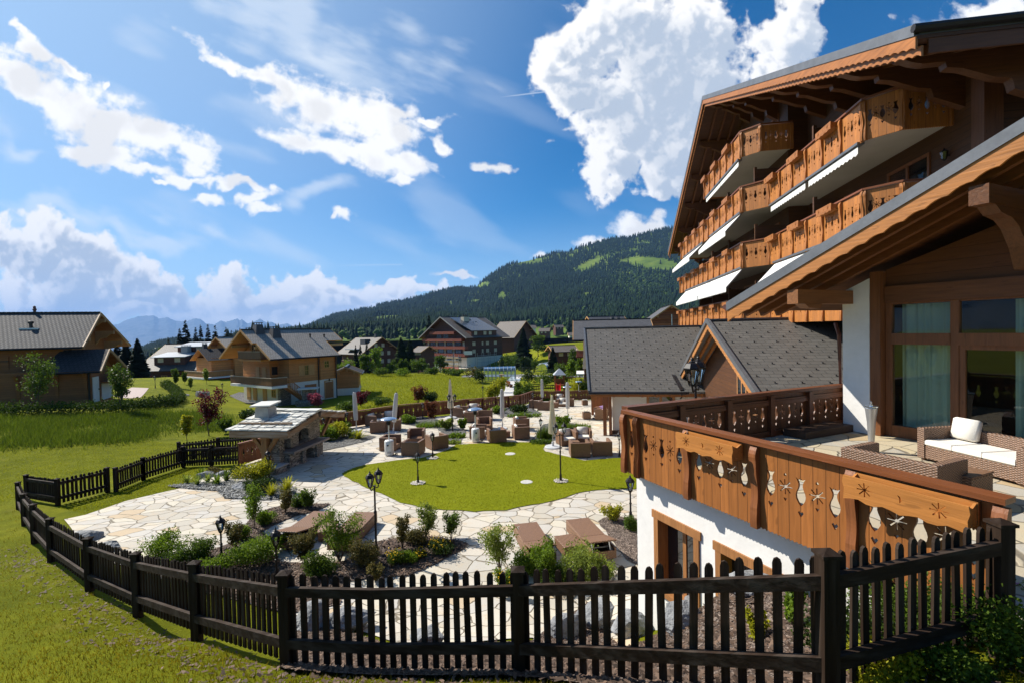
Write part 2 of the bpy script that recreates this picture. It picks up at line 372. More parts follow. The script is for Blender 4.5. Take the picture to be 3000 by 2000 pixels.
CP += [(0, 0, 3.5), (2.5, 1.5, 3.1), (5.5, 3, 2.5), (8, 2, 2.5), (8, 6, 2.3), (4.6, 4.6, 1.9), (6.5, 5.5, 2.2), (-5, 3, 1.6), (-9, 6, .35), (-13, 9, -.35), (-19, 14, -1.0), (-6, -4, 2.8), (0, -6, 4.6), (10, -6, 4),
       (-2.3, 7.4, .0), (-.6, 7.2, .1), (1.2, 6.9, .25), (2.6, 6.3, .95), (3.15, 6.9, 1.25), (2.55, 8.5, -.45), (2.85, 7.75, .3), (3.2, 7.2, 1.1), (3.6, 6.2, 1.6), (4.0, 5.4, 2.0), (3.3, 5.2, 1.75), (-3.6, 8.3, -.4), (-6, 9.2, -.75), (-1, 8.5, -.75), (1.2, 8.3, -.7),
       (8, 11, 0), (11, 15, -.8), (12, 22, -1.2), (-17, 24, -1.4), (-23, 21, -1.35), (-28, 30, -1.1), (-38, 43, -.55), (-45, 38, -.5), (-30, 44, -1.5), (-20, 38, -2.0), (-60, 60, -1.2), (-40, 70, -2.6),
       (-24, 62, -3.2), (-29, 56, -3.2), (-32, 64, -3.4), (-12, 48, -2.5), (-5, 44, -1.9), (0, 46, -2.1), (5, 45, -2.2), (-10, 70, -3.6), (0, 70, -3.5), (8, 65, -3.4), (16, 60, -3.4), (25, 50, -3), (25, 30, -1.5), (30, 10, 0),
       (-10, 100, -3.7), (-18, 102, -3.7), (2, 98, -3.8), (10, 100, -4.3), (30, 95, -4.2), (-40, 110, -4), (-80, 100, -3.5), (-25, 165, -9.6), (-8, 165, -9.6), (4, 172, -8.6), (-20, 138, -8.0), (0, 132, -7.0), (-10, 118, -4.6), (-40, 160, -8), (-25, 190, -9.0), (12, 175, -3.0), (22, 165, -3.5), (20, 210, -1.5), (45, 160, -5.5), (-100, 160, -16), (-75, 150, -13), (-55, 135, -8), (60, 90, -4), (-60, 20, -1.5), (-40, 0, 0), (40, -20, 3), (-30, -30, 3)]
CPA = np.array(CP)
def _tps(r2): return np.where(r2 > 1e-9, .5 * r2 * np.log(np.maximum(r2, 1e-9)), 0)
_n = len(CPA); _K = _tps(((CPA[:, None, :2] - CPA[None, :, :2]) ** 2).sum(-1)) + np.eye(_n) * .6
_P = np.c_[np.ones(_n), CPA[:, :2]]
_A = np.block([[_K, _P], [_P.T, np.zeros((3, 3))]]); _w = np.linalg.solve(_A, np.r_[CPA[:, 2], 0, 0, 0])
def tz_arr(X, Y):
    X = np.asarray(X, float); Y = np.asarray(Y, float); sh = X.shape; X = X.ravel(); Y = Y.ravel(); Z = np.empty(len(X))
    for i in range(0, len(X), 20000):
        x = X[i:i + 20000]; y = Y[i:i + 20000]
        Z[i:i + 20000] = _tps((x[:, None] - CPA[None, :, 0]) ** 2 + (y[:, None] - CPA[None, :, 1]) ** 2) @ _w[:_n] + _w[_n] + _w[_n + 1] * x + _w[_n + 2] * y
    return Z.reshape(sh)
def tz(x, y): return float(tz_arr(np.array([x]), np.array([y]))[0])
_DD = np.geomspace(1.6, 260, 1500)
def gp(px, py, lo=1.6):
    """point where the line of sight through a photo pixel meets the ground"""
    k = ray(px, py); d = _DD[_DD > lo]; x = k[0] * d; y = d; z = 5.2 + k[2] * d; e = z - tz_arr(x, y)
    i = np.argmax(e < 0)
    if e[i] >= 0: i = len(d) - 1
    a = d[i - 1] + (d[i] - d[i - 1]) * e[i - 1] / max(1e-9, (e[i - 1] - e[i])) if i > 0 else d[0]
    return Vector((k[0] * a, a, 5.2 + k[2] * a))
def gpx(px, depth):
    """ground point below/behind pixel column px at a depth"""
    x = ray(px, 1000)[0] * depth; return Vector((x, depth, tz(x, depth)))
# grid: fine near, coarse far
def axis_(c, lo, hi, fine, grow):
    a = [c]; s = fine
    while a[-1] < hi: a.append(a[-1] + s); s = fine if a[-1] < 26 + c else s * grow
    b = [c]; s = fine
    while b[-1] > lo: b.append(b[-1] - s); s = fine if b[-1] > c - 26 else s * grow
    return np.array(sorted(set(a + b)))
gx = axis_(-4., -1200, 1200, .3, 1.06); gy = axis_(14., -700, 1500, .3, 1.06)
GX, GY = np.meshgrid(gx, gy, indexing='ij')
inside = (np.abs(GX) < 130) & (GY > -60) & (GY < 230)
GZ = np.full(GX.shape, -5.); CXl = np.clip(GX, -110, 70); CYl = np.clip(GY, -35, 215)
GZ = tz_arr(CXl, CYl)
far = np.clip((np.hypot(GX - CXl, GY - CYl)) / 350, 0, 1); lf_ = np.clip((-.50 - GX / np.maximum(GY, 1)) / .12, 0, 1) * (GY > 60); GZ = GZ * (1 - far) + far * (-12 - 63 * lf_)
GZ += (RNG.random(GZ.shape) - .5) * .02
nx, ny = GX.shape
ii = np.arange(nx * ny).reshape(nx, ny)
Q = np.c_[ii[:-1, :-1].ravel(), ii[1:, :-1].ravel(), ii[1:, 1:].ravel(), ii[:-1, 1:].ravel()]
# grass material
m, t, o = new_mat('meadow_grass'); v = coords(t)
a = noise(t, v, .12, 5); b = noise(t, v, 1.3, 5); c = noise(t, v, 14, 6, .7); d = noise(t, v, 60, 3, .7)
f = t.math('ADD', t.math('ADD', t.math('MULTIPLY', a, .3), t.math('MULTIPLY', b, .3)), t.math('ADD', t.math('MULTIPLY', c, .25), t.math('MULTIPLY', d, .15)))
col = t.ramp(f, (.36, (.075, .095, .004)), (.5, (.155, .17, .006)), (.64, (.25, .25, .012)))
dry = noise(t, v, .8, 6, .65)
col = t.mix(t.smooth(dry, .55, .74, 0, .6), col, (.24, .21, .03))
finish(t, o, col, .9, t.math('ADD', c, d), .9, .05, spec=.05); GRASS = m
MATS['grass'] = m
terr = np_mesh('terrain', np.c_[GX.ravel(), GY.ravel(), GZ.ravel()], Q, GRASS, smooth=True); tag(terr, 'green grassy ground of lawns and meadow around the chalets', 'ground', kind='structure')

def drape(name, poly, off, mat, step=.35, label=None, cat=None, kind='structure', jitter=0):
    """sheet over the ground inside polygon (list of (x,y)), lifted by off"""
    P = [Vector((x, y)) for x, y in poly]; B = []
    for i in range(len(P)):
        a, b = P[i], P[(i + 1) % len(P)]; n = max(1, int((b - a).length / step))
        for k in range(n):
            q = a.lerp(b, k / n); B.append(q + Vector((random.uniform(-1, 1), random.uniform(-1, 1))) * jitter)
    xs = [p.x for p in B]; ys = [p.y for p in B]; nb = len(B); pts = list(B)
    X, Y = np.meshgrid(np.arange(min(xs), max(xs), step), np.arange(min(ys), max(ys), step)); X = X.ravel(); Y = Y.ravel()
    ins = np.zeros(len(X), bool); j = nb - 1; dm = np.full(len(X), 9e9)
    for i in range(nb):
        xi, yi, xj, yj = xs[i], ys[i], xs[j], ys[j]
        ins ^= ((yi > Y) != (yj > Y)) & (X < (xj - xi) * (Y - yi) / ((yj - yi) or 1e-9) + xi); j = i
        dm = np.minimum(dm, (X - xi) ** 2 + (Y - yi) ** 2)
    ok = ins & (dm > (step * .4) ** 2)
    pts += [Vector((a, b)) for a, b in zip(X[ok], Y[ok])]
    vo, ed, fo, *_ = delaunay_2d_cdt(pts, [(i, (i + 1) % nb) for i in range(nb)], [list(range(nb))], 1, 1e-4)
    vx = np.array([p.x for p in vo]); vy = np.array([p.y for p in vo])
    top = np.c_[vx, vy, tz_arr(vx, vy) + off]
    if not fo: return None
    fo = [f if (vo[f[1]] - vo[f[0]]).cross(vo[f[2]] - vo[f[0]]) > 0 else f[::-1] for f in fo]
    ob = np_mesh(name, top, np.array([list(f) for f in fo]), mat, smooth=True)
    if label: tag(ob, label, cat, kind=kind)
    return ob
def pxpoly(l): return [tuple(gp(x, y)[:2]) for x, y in l]
# ---------------------------------------------------------------- surface materials
def mat_flag():
    m, t, o = new_mat('flagstones'); v = coords(t)
    wn = t('ShaderNodeTexNoise'); t.l.new(v, wn.inputs['Vector']); wn.inputs['Scale'].default_value = 1.1; wn.inputs['Detail'].default_value = 3
    wv = t('ShaderNodeVectorMath', operation='MULTIPLY_ADD'); t.l.new(wn.outputs['Color'], wv.inputs[0]); wv.inputs[1].default_value = (.42, .42, 0); t.l.new(v, wv.inputs[2])
    sq = t('ShaderNodeMapping'); t.l.new(wv.outputs[0], sq.inputs[0]); sq.inputs['Scale'].default_value = (1.45, 1.95, 0); sq.inputs['Rotation'].default_value = (0, 0, .3)
    e = t('ShaderNodeTexVoronoi', feature='DISTANCE_TO_EDGE'); e.inputs['Scale'].default_value = 1; t.l.new(sq.outputs[0], e.inputs['Vector'])
    c = t('ShaderNodeTexVoronoi', feature='F1'); c.inputs['Scale'].default_value = 1; t.l.new(sq.outputs[0], c.inputs['Vector'])
    s = t('ShaderNodeSeparateXYZ'); t.l.new(c.outputs['Color'], s.inputs[0])
    st = t.ramp(s.outputs[0], (.0, (.47, .43, .36)), (.3, (.56, .51, .43)), (.55, (.50, .47, .42)), (.8, (.57, .52, .42)), (.93, (.51, .40, .27)), (1, (.44, .30, .18)))
    st.node.color_ramp.interpolation = 'CONSTANT'
    n = noise(t, v, 3.2, 6, .65); n2 = noise(t, v, 22, 4, .7)
    st = t.mix(t.smooth(n, .48, .72, 0, .55), st, (.52, .40, .26)); st = t.mix(t.smooth(n2, .5, .75, 0, .35), st, (.36, .35, .33))
    j = t.smooth(e.outputs[0], .008, .032)
    col = t.mix(j, (.20, .17, .125), st)
    h = t.math('ADD', t.math('MULTIPLY', j, .6), t.math('MULTIPLY', n2, .25))
    finish(t, o, col, .8, h, .8, .025, spec=.12); return m
FLAG = mat_flag()
def mat_chips(name, c1, c2, sc):
    m, t, o = new_mat(name); v = coords(t)
    c = t('ShaderNodeTexVoronoi', feature='F1'); c.inputs['Scale'].default_value = sc; t.l.new(v, c.inputs['Vector'])
    s = t('ShaderNodeSeparateXYZ'); t.l.new(c.outputs['Color'], s.inputs[0]); n = noise(t, v, 2, 4)
    col = t.ramp(s.outputs[0], (.1, c1), (.6, lerp(c1, c2, .5)), (1, c2)); col = t.mix(t.smooth(n, .4, .7, 0, .5), col, c1)
    h = t.math('ADD', s.outputs[1], c.outputs['Distance'])
    finish(t, o, col, .8, h, 1., .05, spec=.3); return m
BARK = mat_chips('bark_mulch', (.07, .048, .038), (.36, .28, .225), 26)
GRAVEL = mat_chips('dark_gravel', (.05, .05, .048), (.30, .29, .27), 20)
m, t, o = new_mat('lawn_grass'); v = coords(t)
a = noise(t, v, .5, 4); b = noise(t, v, 9, 5, .7); c = noise(t, v, 55, 3, .7)
f = t.math('ADD', t.math('ADD', t.math('MULTIPLY', a, .3), t.math('MULTIPLY', b, .4)), t.math('MULTIPLY', c, .3))
finish(t, o, t.ramp(f, (.36, (.14, .165, .004)), (.52, (.185, .205, .006)), (.66, (.24, .245, .012))), .9, c, .8, .03, spec=.05); LAWN = m
CONC = plain('pale_concrete', (.52, .50, .47), .8, .15, 4)
ASPH = plain('asphalt', (.16, .16, .16), .85, .12, 3)
STONE = plain('grey_rock', (.23, .235, .24), .8, .4, 1.6, bump=.8, bd=.06)

# ---------------------------------------------------------------- patio, lawn, beds
patio = pxpoly([(188, 1522), (249, 1509), (368, 1468), (526, 1431), (600, 1400), (690, 1372), (770, 1340), (800, 1300), (880, 1275), (990, 1257), (1085, 1240), (1200, 1226), (1330, 1216), (1440, 1203), (1530, 1190), (1562, 1172), (1735, 1171)]) + [(8.5, 36), (10.5, 26), (9.6, 17), (8.4, 12.6), (2.4, 9.9), (2.35, 9.1), (1.9, 8.0), (1.7, 7.5)] + pxpoly([(1560, 1870), (1350, 1885), (1180, 1890), (1000, 1830), (850, 1800), (640, 1745), (480, 1700), (330, 1650), (235, 1590)])
drape('patio', patio, .03, FLAG, .4, 'pale crazy paving of irregular flagstones around the round lawn', 'paving')
lawn = pxpoly([(1001, 1389), (1032, 1410), (1088, 1435), (1129, 1453), (1174, 1473), (1241, 1489), (1312, 1496), (1389, 1500), (1481, 1496), (1557, 1481), (1634, 1466), (1695, 1445), (1771, 1435), (1861, 1434), (1900, 1415), (1880, 1370), (1822, 1341), (1710, 1350), (1659, 1338), (1598, 1323), (1592, 1315), (1600, 1304), (1571, 1297), (1478, 1295), (1399, 1300), (1338, 1303), (1306, 1321), (1274, 1330), (1236, 1342), (1179, 1347), (1112, 1357), (1064, 1363), (1019, 1378)])
drape('lawn', lawn, .05, LAWN, .35, 'round mown lawn inside the paved terrace garden', 'lawn', jitter=.04)
BEDS = [('dark_gravel_bed', GRAVEL, [(492, 1425), (569, 1415), (693, 1412), (787, 1395), (870, 1432), (861, 1460), (784, 1467), (717, 1464), (660, 1461), (636, 1440), (550, 1433)]),
        ('mulch_bed', BARK, [(784, 1494), (832, 1480), (970, 1477), (930, 1500), (860, 1515), (808, 1537), (770, 1560), (790, 1590), (800, 1625), (830, 1650), (900, 1655), (1000, 1650), (1060, 1618), (1100, 1590), (1200, 1572), (1290, 1575), (1376, 1596), (1330, 1622), (1280, 1652), (1190, 1690), (1010, 1705), (1000, 1770), (850, 1800), (640, 1745), (480, 1700), (560, 1640), (620, 1615), (690, 1590), (715, 1550), (735, 1520)]),
        ('mulch_bed', BARK, [(1748, 1530), (1790, 1512), (1862, 1520), (1872, 1660), (1832, 1640), (1800, 1590)]),
        ('gravel_bed', GRAVEL, [(1172, 1238), (1223, 1219), (1271, 1225), (1319, 1244), (1367, 1260), (1351, 1299), (1313, 1297), (1306, 1280), (1277, 1252), (1223, 1249), (1191, 1244)]),
        ('gravel_bed', GRAVEL, [(1440, 1206), (1500, 1186), (1540, 1190), (1584, 1210), (1560, 1220), (1500, 1224), (1460, 1216)]),
        ('gravel_bed', GRAVEL, [(1549, 1295), (1574, 1273), (1590, 1244), (1638, 1235), (1702, 1244), (1727, 1251), (1670, 1258), (1631, 1277), (1606, 1302)]),
        ('gravel_bed', GRAVEL, [(960, 1262), (1000, 1258), (1022, 1250), (1064, 1273), (1102, 1280), (1064, 1295), (1000, 1310), (945, 1322), (925, 1300)])]
BLI = {}; BLAB = {'dark_gravel_bed': ['dark slate chip bed with ferns before the stone fireplace'], 'mulch_bed': ['long bark mulch bed winding round the left loungers', 'small bark mulch bed at the foot of the white basement wall'], 'gravel_bed': ['gravel bed with grasses below the middle of the carved railing', 'narrow green gravel bed by the far railing', 'gravel bed beside the cream parasol on the round base', 'gravel bed right of the stone fireplace']}
for nme, mt, pl in BEDS: drape(nme, pxpoly(pl), .055, mt, .3, BLAB[nme][BLI.setdefault(nme, []).append(1) or len(BLI[nme]) - 1], 'flower bed', jitter=.05)
bank = pxpoly([(830, 1806), (1000, 1850), (1180, 1905), (1350, 1895), (1555, 1885), (1625, 1830), (1720, 1770)]) + [(2.0, 8.0), (2.75, 8.3), (4.2, 5.2), (4.5, 4.5), (3.4, 4.3), (2.9, 4.1)]
for i in range(1, 5): p = fence_pt(i); bank.append((p.x + .05, p.y - .25))
drape('bark_bank', bank, .06, BARK, .25, 'bark covered bank behind the front picket fence', 'bank', jitter=.03)
drape('path', pxpoly([(1440, 1163), (1478, 1145), (1482, 1130), (1478, 1120), (1492, 1108), (1500, 1098), (1535, 1095), (1522, 1115), (1515, 1135), (1505, 1160)]), .03, CONC, .6, 'pale concrete path leading from the railing to the glass tunnel', 'path')
drape('driveway', pxpoly([(373, 1166), (411, 1164), (436, 1136), (386, 1134), (330, 1160)]), .03, plain('pink_paving', (.42, .33, .29), .8), .8, 'pinkish paved driveway right of the left chalet', 'driveway')
drape('gravel_path', pxpoly([(672, 1158), (700, 1148), (732, 1150), (800, 1186), (830, 1196), (790, 1196), (740, 1186)]), .03, GRAVEL, .6, 'gravel path round the corner of the middle chalet', 'path')
drape('road', [(-10, 92), (30, 90), (60, 80), (62, 84), (32, 95), (-10, 97)], .04, ASPH, 2, 'asphalt road at the far edge of the meadow', 'road')

# loose bark chips and stones scattered on the bank by the fence
def scatter_chips(name, poly, n, size, mat, off=.07, flat=.35):
    P = np.array(poly); lo, hi = P.min(0), P.max(0); X = RNG.uniform(lo[0], hi[0], n * 3); Y = RNG.uniform(lo[1], hi[1], n * 3)
    ins = np.zeros(len(X), bool); j = len(P) - 1
    for i in range(len(P)):
        xi, yi = P[i]; xj, yj = P[j]; ins ^= ((yi > Y) != (yj > Y)) & (X < (xj - xi) * (Y - yi) / ((yj - yi) or 1e-9) + xi); j = i
    X, Y = X[ins][:n], Y[ins][:n]; k = len(X); Z = tz_arr(X, Y) + off; C = np.c_[X, Y, Z]
    a = RNG.uniform(0, 2 * pi, k); s = size * RNG.uniform(.4, 1.3, k); w = s * RNG.uniform(.25, .5, k)
    d = np.c_[np.cos(a), np.sin(a), RNG.uniform(-.5, .5, k)] * s[:, None]; e = np.c_[-np.sin(a), np.cos(a), RNG.uniform(-flat, flat, k)] * w[:, None]
    V = np.stack([C - d - e, C + d - e * .6, C + d * .9 + e, C - d * .8 + e], 1).reshape(-1, 3)
    return np_mesh(name, V, np.arange(4 * k).reshape(-1, 4), mat)
CHIP = leaf('bark_chip', (.11, .075, .055), .7, 0, .7, (1.7, 1.6, 1.5))
ch = scatter_chips('bark_chips', bank, 14000, .045, CHIP); tag(ch, 'loose brown bark chips along the foot of the picket fence', 'bark chips', kind='stuff')
ch = scatter_chips('bark_chips', pxpoly(BEDS[1][2]), 9000, .05, CHIP); tag(ch, 'loose bark chips in the long shrub bed before the loungers', 'bark chips', kind='stuff')
STC = leaf('stone_chip', (.2, .2, .19), .7, 0, .7, (2.2, 2.2, 2.2))
ch = scatter_chips('stone_chips', pxpoly(BEDS[0][2]), 3500, .06, STC); tag(ch, 'dark slate chips in the bed before the stone fireplace', 'slate chips', kind='stuff')

# ---------------------------------------------------------------- forested hill, blue mountains
def interp(pts, x): return np.interp(x, [p[0] for p in pts], [p[1] for p in pts])
def rays(px, py):
    u = (px - 1500) / F; v = (1000 - py) / F
    D = _F[None] + (u * cos(ROLL) + v * sin(ROLL))[:, None] * _R[None] + (v * cos(ROLL) - u * sin(ROLL))[:, None] * _U[None]
    return D / D[:, 1:2]
HR = [(300, 1075), (560, 1050), (650, 1012), (700, 988), (820, 972), (900, 960), (973, 927), (1042, 914), (1110, 897), (1208, 880), (1242, 870), (1291, 854), (1340, 846), (1369, 848), (1394, 843), (1428, 815), (1462, 793), (1501, 774), (1550, 764), (1594, 752), (1633, 741), (1663, 742), (1702, 725), (1761, 710), (1805, 700), (1839, 700), (1888, 686), (1927, 676), (1961, 672), (2100, 655), (2300, 640), (2700, 665), (3200, 760)]
DF, DR = 520., 2500.
def hill_pt(px, s):
    s_ = np.clip(s, 0, 1); yr = interp(HR, px); yf = np.maximum(1000 - .016 * (px - 1000), yr + 22)
    y = yf + (yr - yf) * s_ ** .9
    D = DF + (DR - DF) * s
    k = rays(px, y); P = EYE[None] + k * D[:, None]
    bump = (np.sin(P[:, 0] * .011 + P[:, 1] * .004) + np.sin(P[:, 0] * .023 - P[:, 1] * .009 + 1) * .6 + np.sin(P[:, 1] * .015 + P[:, 0] * .007) * .7) * 7 * np.sin(pi * s_)
    P[:, 2] += bump - np.clip(s - 1, 0, 1) * 900
    return P, y
pxs = np.arange(280, 3200, 9.); ss = np.concatenate([np.linspace(-.12, 1, 58), [1.1, 1.3]])
PX, S = np.meshgrid(pxs, ss, indexing='ij'); P, _ = hill_pt(PX.ravel(), S.ravel())
n0, n1_ = PX.shape; ii = np.arange(n0 * n1_).reshape(n0, n1_)
m, t, o = new_mat('hill_meadow'); v = coords(t); a = noise(t, v, .004, 5); b = noise(t, v, .03, 5, .65)
f = t.math('ADD', t.math('MULTIPLY', a, .5), t.math('MULTIPLY', b, .5))
finish(t, o, t.ramp(f, (.38, (.055, .10, .012)), (.5, (.10, .155, .016)), (.62, (.16, .21, .026))), .9, b, .6, 3., spec=.1); HILLM = m
hill = np_mesh('forested_hill', P, np.c_[ii[:-1, :-1].ravel(), ii[1:, :-1].ravel(), ii[1:, 1:].ravel(), ii[:-1, 1:].ravel()], HILLM, smooth=True)
tag(hill, 'long green hill rising to the right behind the village', 'hill', kind='structure')
CLEAR = [(1135, 948, 46, 13, -10), (1462, 930, 44, 16, -8), (1389, 884, 24, 9, 0), (1472, 869, 17, 8, 0), (1316, 886, 34, 4, -4), (1555, 768, 48, 9, -6), (1413, 839, 24, 7, -20), (1741, 770, 60, 11, -24), (1900, 774, 90, 13, 3), (1942, 783, 55, 9, 3), (1873, 715, 28, 5, 0), (1712, 876, 24, 9, 10), (1702, 926, 44, 11, -15), (1585, 964, 70, 11, -6), (1653, 972, 50, 10, -8), (1971, 864, 22, 13, 0), (1830, 800, 30, 5, 10), (1800, 856, 22, 6, 0), (1660, 905, 20, 5, -10), (1520, 985, 130, 9, -2), (1700, 960, 60, 8, -4), (1245, 925, 12, 10, 60), (985, 965, 22, 5, -20), (1780, 760, 22, 4, -25), (1095, 905, 22, 4, -10), (1840, 740, 40, 5, -10)]
N = 62000
px = RNG.uniform(640, 2250, N); s = RNG.uniform(0.0, 1.02, N) ** 1.15; P, y = hill_pt(px, s)
keep = np.ones(N, bool)
for cx, cy, rx, ry, ang in CLEAR:
    ca, sa = cos(radians(ang)), sin(radians(ang)); dx, dy = px - cx, y - cy
    r = np.hypot((dx * ca + dy * sa) / rx, (-dx * sa + dy * ca) / ry); keep &= (r > 1 + RNG.normal(0, .18, N)) | (RNG.random(N) < .015)
dn = np.sin(P[:, 0] * .009 + 2) * np.sin(P[:, 1] * .008 + P[:, 0] * .003) ; keep &= (s > .10) | (RNG.random(N) < .10)
keep &= RNG.random(N) < np.clip(1.0 + .5 * dn, .5, 1)
px, s, P, y = px[keep], s[keep], P[keep], y[keep]
br = (np.hypot((px - 1880) / 95, (y - 835) / 50) < 1 + RNG.normal(0, .3, len(px))) & (RNG.random(len(px)) < .8) | (RNG.random(len(px)) < np.clip(.55 - s * 1.3, .06, .5))
def forest(name, C, h, w, conif, mat, seg=6):
    k = len(C); ang = np.arange(seg) / seg * 2 * pi
    tiers = [(0.08, 1., .5), (.3, .78, .75), (.56, .5, 1.0)] if conif else None
    if conif:
        Vs, Fs, b = [], [], 0
        for zb, wr, zt in tiers:
            rr = w[:, None] * wr * RNG.uniform(.7, 1.25, (k, seg)); th = ang[None] + RNG.uniform(0, 6, k)[:, None]
            ring = np.stack([C[:, None, 0] + rr * np.cos(th), C[:, None, 1] + rr * np.sin(th), C[:, None, 2] + (h[:, None] * zb) + RNG.uniform(-.06, .06, (k, seg)) * h[:, None]], -1)
            top = (C + np.c_[np.zeros(k), np.zeros(k), h * zt])[:, None]
            Vs.append(np.concatenate([ring, top], 1).reshape(-1, 3))
            base = np.arange(k)[:, None] * (seg + 1) + b; i = np.arange(seg)
            Fs.append(np.stack([base + i, base + (i + 1) % seg, np.broadcast_to(base + seg, (k, seg))], -1).reshape(-1, 3)); b += k * (seg + 1)
        return np_mesh(name, np.concatenate(Vs), np.concatenate(Fs), mat)
    # broadleaf: lumpy double pyramids, two per tree
    Vs, Fs, b = [], [], 0
    for q in range(3):
        off = np.c_[RNG.uniform(-.5, .5, k) * w, RNG.uniform(-.5, .5, k) * w, h * RNG.uniform(.35, .65, k)]
        cc = C + off; r = w * RNG.uniform(.55, .9, k)
        rr = r[:, None] * RNG.uniform(.7, 1.2, (k, seg)); th = ang[None] + RNG.uniform(0, 6, k)[:, None]
        ring = np.stack([cc[:, None, 0] + rr * np.cos(th), cc[:, None, 1] + rr * np.sin(th), cc[:, None, 2] + RNG.uniform(-.25, .25, (k, seg)) * r[:, None]], -1)
        top = (cc + np.c_[np.zeros(k), np.zeros(k), r * .85])[:, None]; bot = (cc - np.c_[np.zeros(k), np.zeros(k), r * .9])[:, None]
        Vs.append(np.concatenate([ring, top, bot], 1).reshape(-1, 3)); base = np.arange(k)[:, None] * (seg + 2) + b; i = np.arange(seg)
        Fs.append(np.stack([base + i, base + (i + 1) % seg, np.broadcast_to(base + seg, (k, seg))], -1).reshape(-1, 3))
        Fs.append(np.stack([base + (i + 1) % seg, base + i, np.broadcast_to(base + seg + 1, (k, seg))], -1).reshape(-1, 3)); b += k * (seg + 2)
    return np_mesh(name, np.concatenate(Vs), np.concatenate(Fs), mat)
FIR = leaf('far_spruce', (.010, .025, .011), .4, .05, 1., (1.4, 1.4, 1.2)); BRO = leaf('far_broadleaf', (.045, .09, .012), .45, .2, .8, (1.7, 1.5, 1.2))
c = ~br; hh = RNG.uniform(13, 25, c.sum()); tag(forest('spruce_forest', P[c], hh, hh * .2, True, FIR), 'dark spruce forest covering the hill behind the village', 'forest', kind='stuff')
hh = RNG.uniform(9, 16, br.sum()); tag(forest('broadleaf_wood', P[br], hh, hh * .42, False, BRO), 'lighter green broadleaf woods on the lower hillside', 'woods', kind='stuff')

MR = [(-300, 985), (0, 972), (250, 962), (312, 952), (345, 950), (367, 939), (404, 927), (451, 924), (466, 934), (490, 930), (514, 940), (545, 942), (570, 933), (588, 935), (603, 948), (627, 951), (648, 939), (660, 944), (682, 938), (695, 933), (701, 938), (704, 939), (707, 934), (725, 948), (745, 942), (761, 934), (779, 944), (797, 943), (812, 953), (841, 947), (871, 963), (950, 985), (1100, 1000)]
pxs = np.arange(-300, 1100, 3.); ss = np.concatenate([np.linspace(0, 1, 40), [1.15]])
PX, S = np.meshgrid(pxs, ss, indexing='ij'); PXr, Sr = PX.ravel(), S.ravel()
yr = interp(MR, PXr); sc_ = np.clip(Sr, 0, 1); y = 1050 + (yr - 1050) * sc_ ** 1.3; D = 9500 + 6500 * Sr
P = EYE[None] + rays(PXr, y) * D[:, None]
rid = np.sin(P[:, 0] * .006 + np.sin(P[:, 1] * .004) * 2) * 22 + np.sin(P[:, 0] * .017 + P[:, 1] * .003) * 11
P[:, 1] += rid * 4 * np.sin(pi * sc_); P[:, 2] += RNG.normal(0, 4, len(P)) * (Sr < 1.01) - np.clip(Sr - 1, 0, 1) * 6000
n0, n1_ = PX.shape; ii = np.arange(n0 * n1_).reshape(n0, n1_)
m, t, o = new_mat('mountain_rock'); v = coords(t, 'Object', (.0012, .0012, .004)); a = noise(t, v, 3, 7, .65)
finish(t, o, t.ramp(a, (.35, (.04, .06, .05)), (.6, (.13, .14, .14))), .9, a, .8, 40., spec=.1)
mo = np_mesh('mountains', P, np.c_[ii[:-1, :-1].ravel(), ii[1:, :-1].ravel(), ii[1:, 1:].ravel(), ii[:-1, 1:].ravel()], m); tag(mo, 'jagged blue mountain range fading in the distance', 'mountains', kind='structure')
# nearer wooded ridge in front of the mountains
NR = [(330, 1045), (415, 1026), (450, 1012), (480, 1004), (520, 1000), (600, 1006), (760, 1010), (900, 1015)]
pxs = np.arange(330, 900, 6.); ss = np.linspace(0, 1.15, 20); PX, S = np.meshgrid(pxs, ss, indexing='ij'); PXr, Sr = PX.ravel(), S.ravel()
def ridge_pt(px, s):
    y = 1062 + (interp(NR, px) - 1062) * np.clip(s, 0, 1); P = EYE[None] + rays(px, y) * (700 + 900 * s)[:, None]; P[:, 2] -= np.clip(s - 1, 0, 1) * 900; return P
P = ridge_pt(PXr, Sr); n0, n1_ = PX.shape; ii = np.arange(n0 * n1_).reshape(n0, n1_)
tag(np_mesh('wooded_ridge', P, np.c_[ii[:-1, :-1].ravel(), ii[1:, :-1].ravel(), ii[1:, 1:].ravel(), ii[:-1, 1:].ravel()], HILLM, smooth=True), 'low wooded ridge before the blue mountains', 'hill', kind='structure')
px = RNG.uniform(335, 880, 14000); P = ridge_pt(px, RNG.uniform(-.02, 1, 14000)); hh = RNG.uniform(12, 20, 14000)
tag(forest('spruce_forest', P, hh, hh * .22, True, FIR), 'spruce wood on the low ridge before the blue mountains', 'forest', kind='stuff')

# ---------------------------------------------------------------- haze: one closed box of air
hb = MB(); hb.box(-19000, 19000, -1300, 19000, -1500, 1050)
m, t, o = new_mat('haze_air'); pv = t('ShaderNodeVolumePrincipled'); pv.inputs['Color'].default_value = (.28, .52, .95, 1); pv.inputs['Density'].default_value = HAZE = .6e-4
pv.inputs['Anisotropy'].default_value = .0; t.l.new(pv.outputs[0], o.inputs['Volume'])
hz_ = hb.build('haze', m); tag(hz_, 'pale blue haze in the valley air', 'haze', kind='stuff')
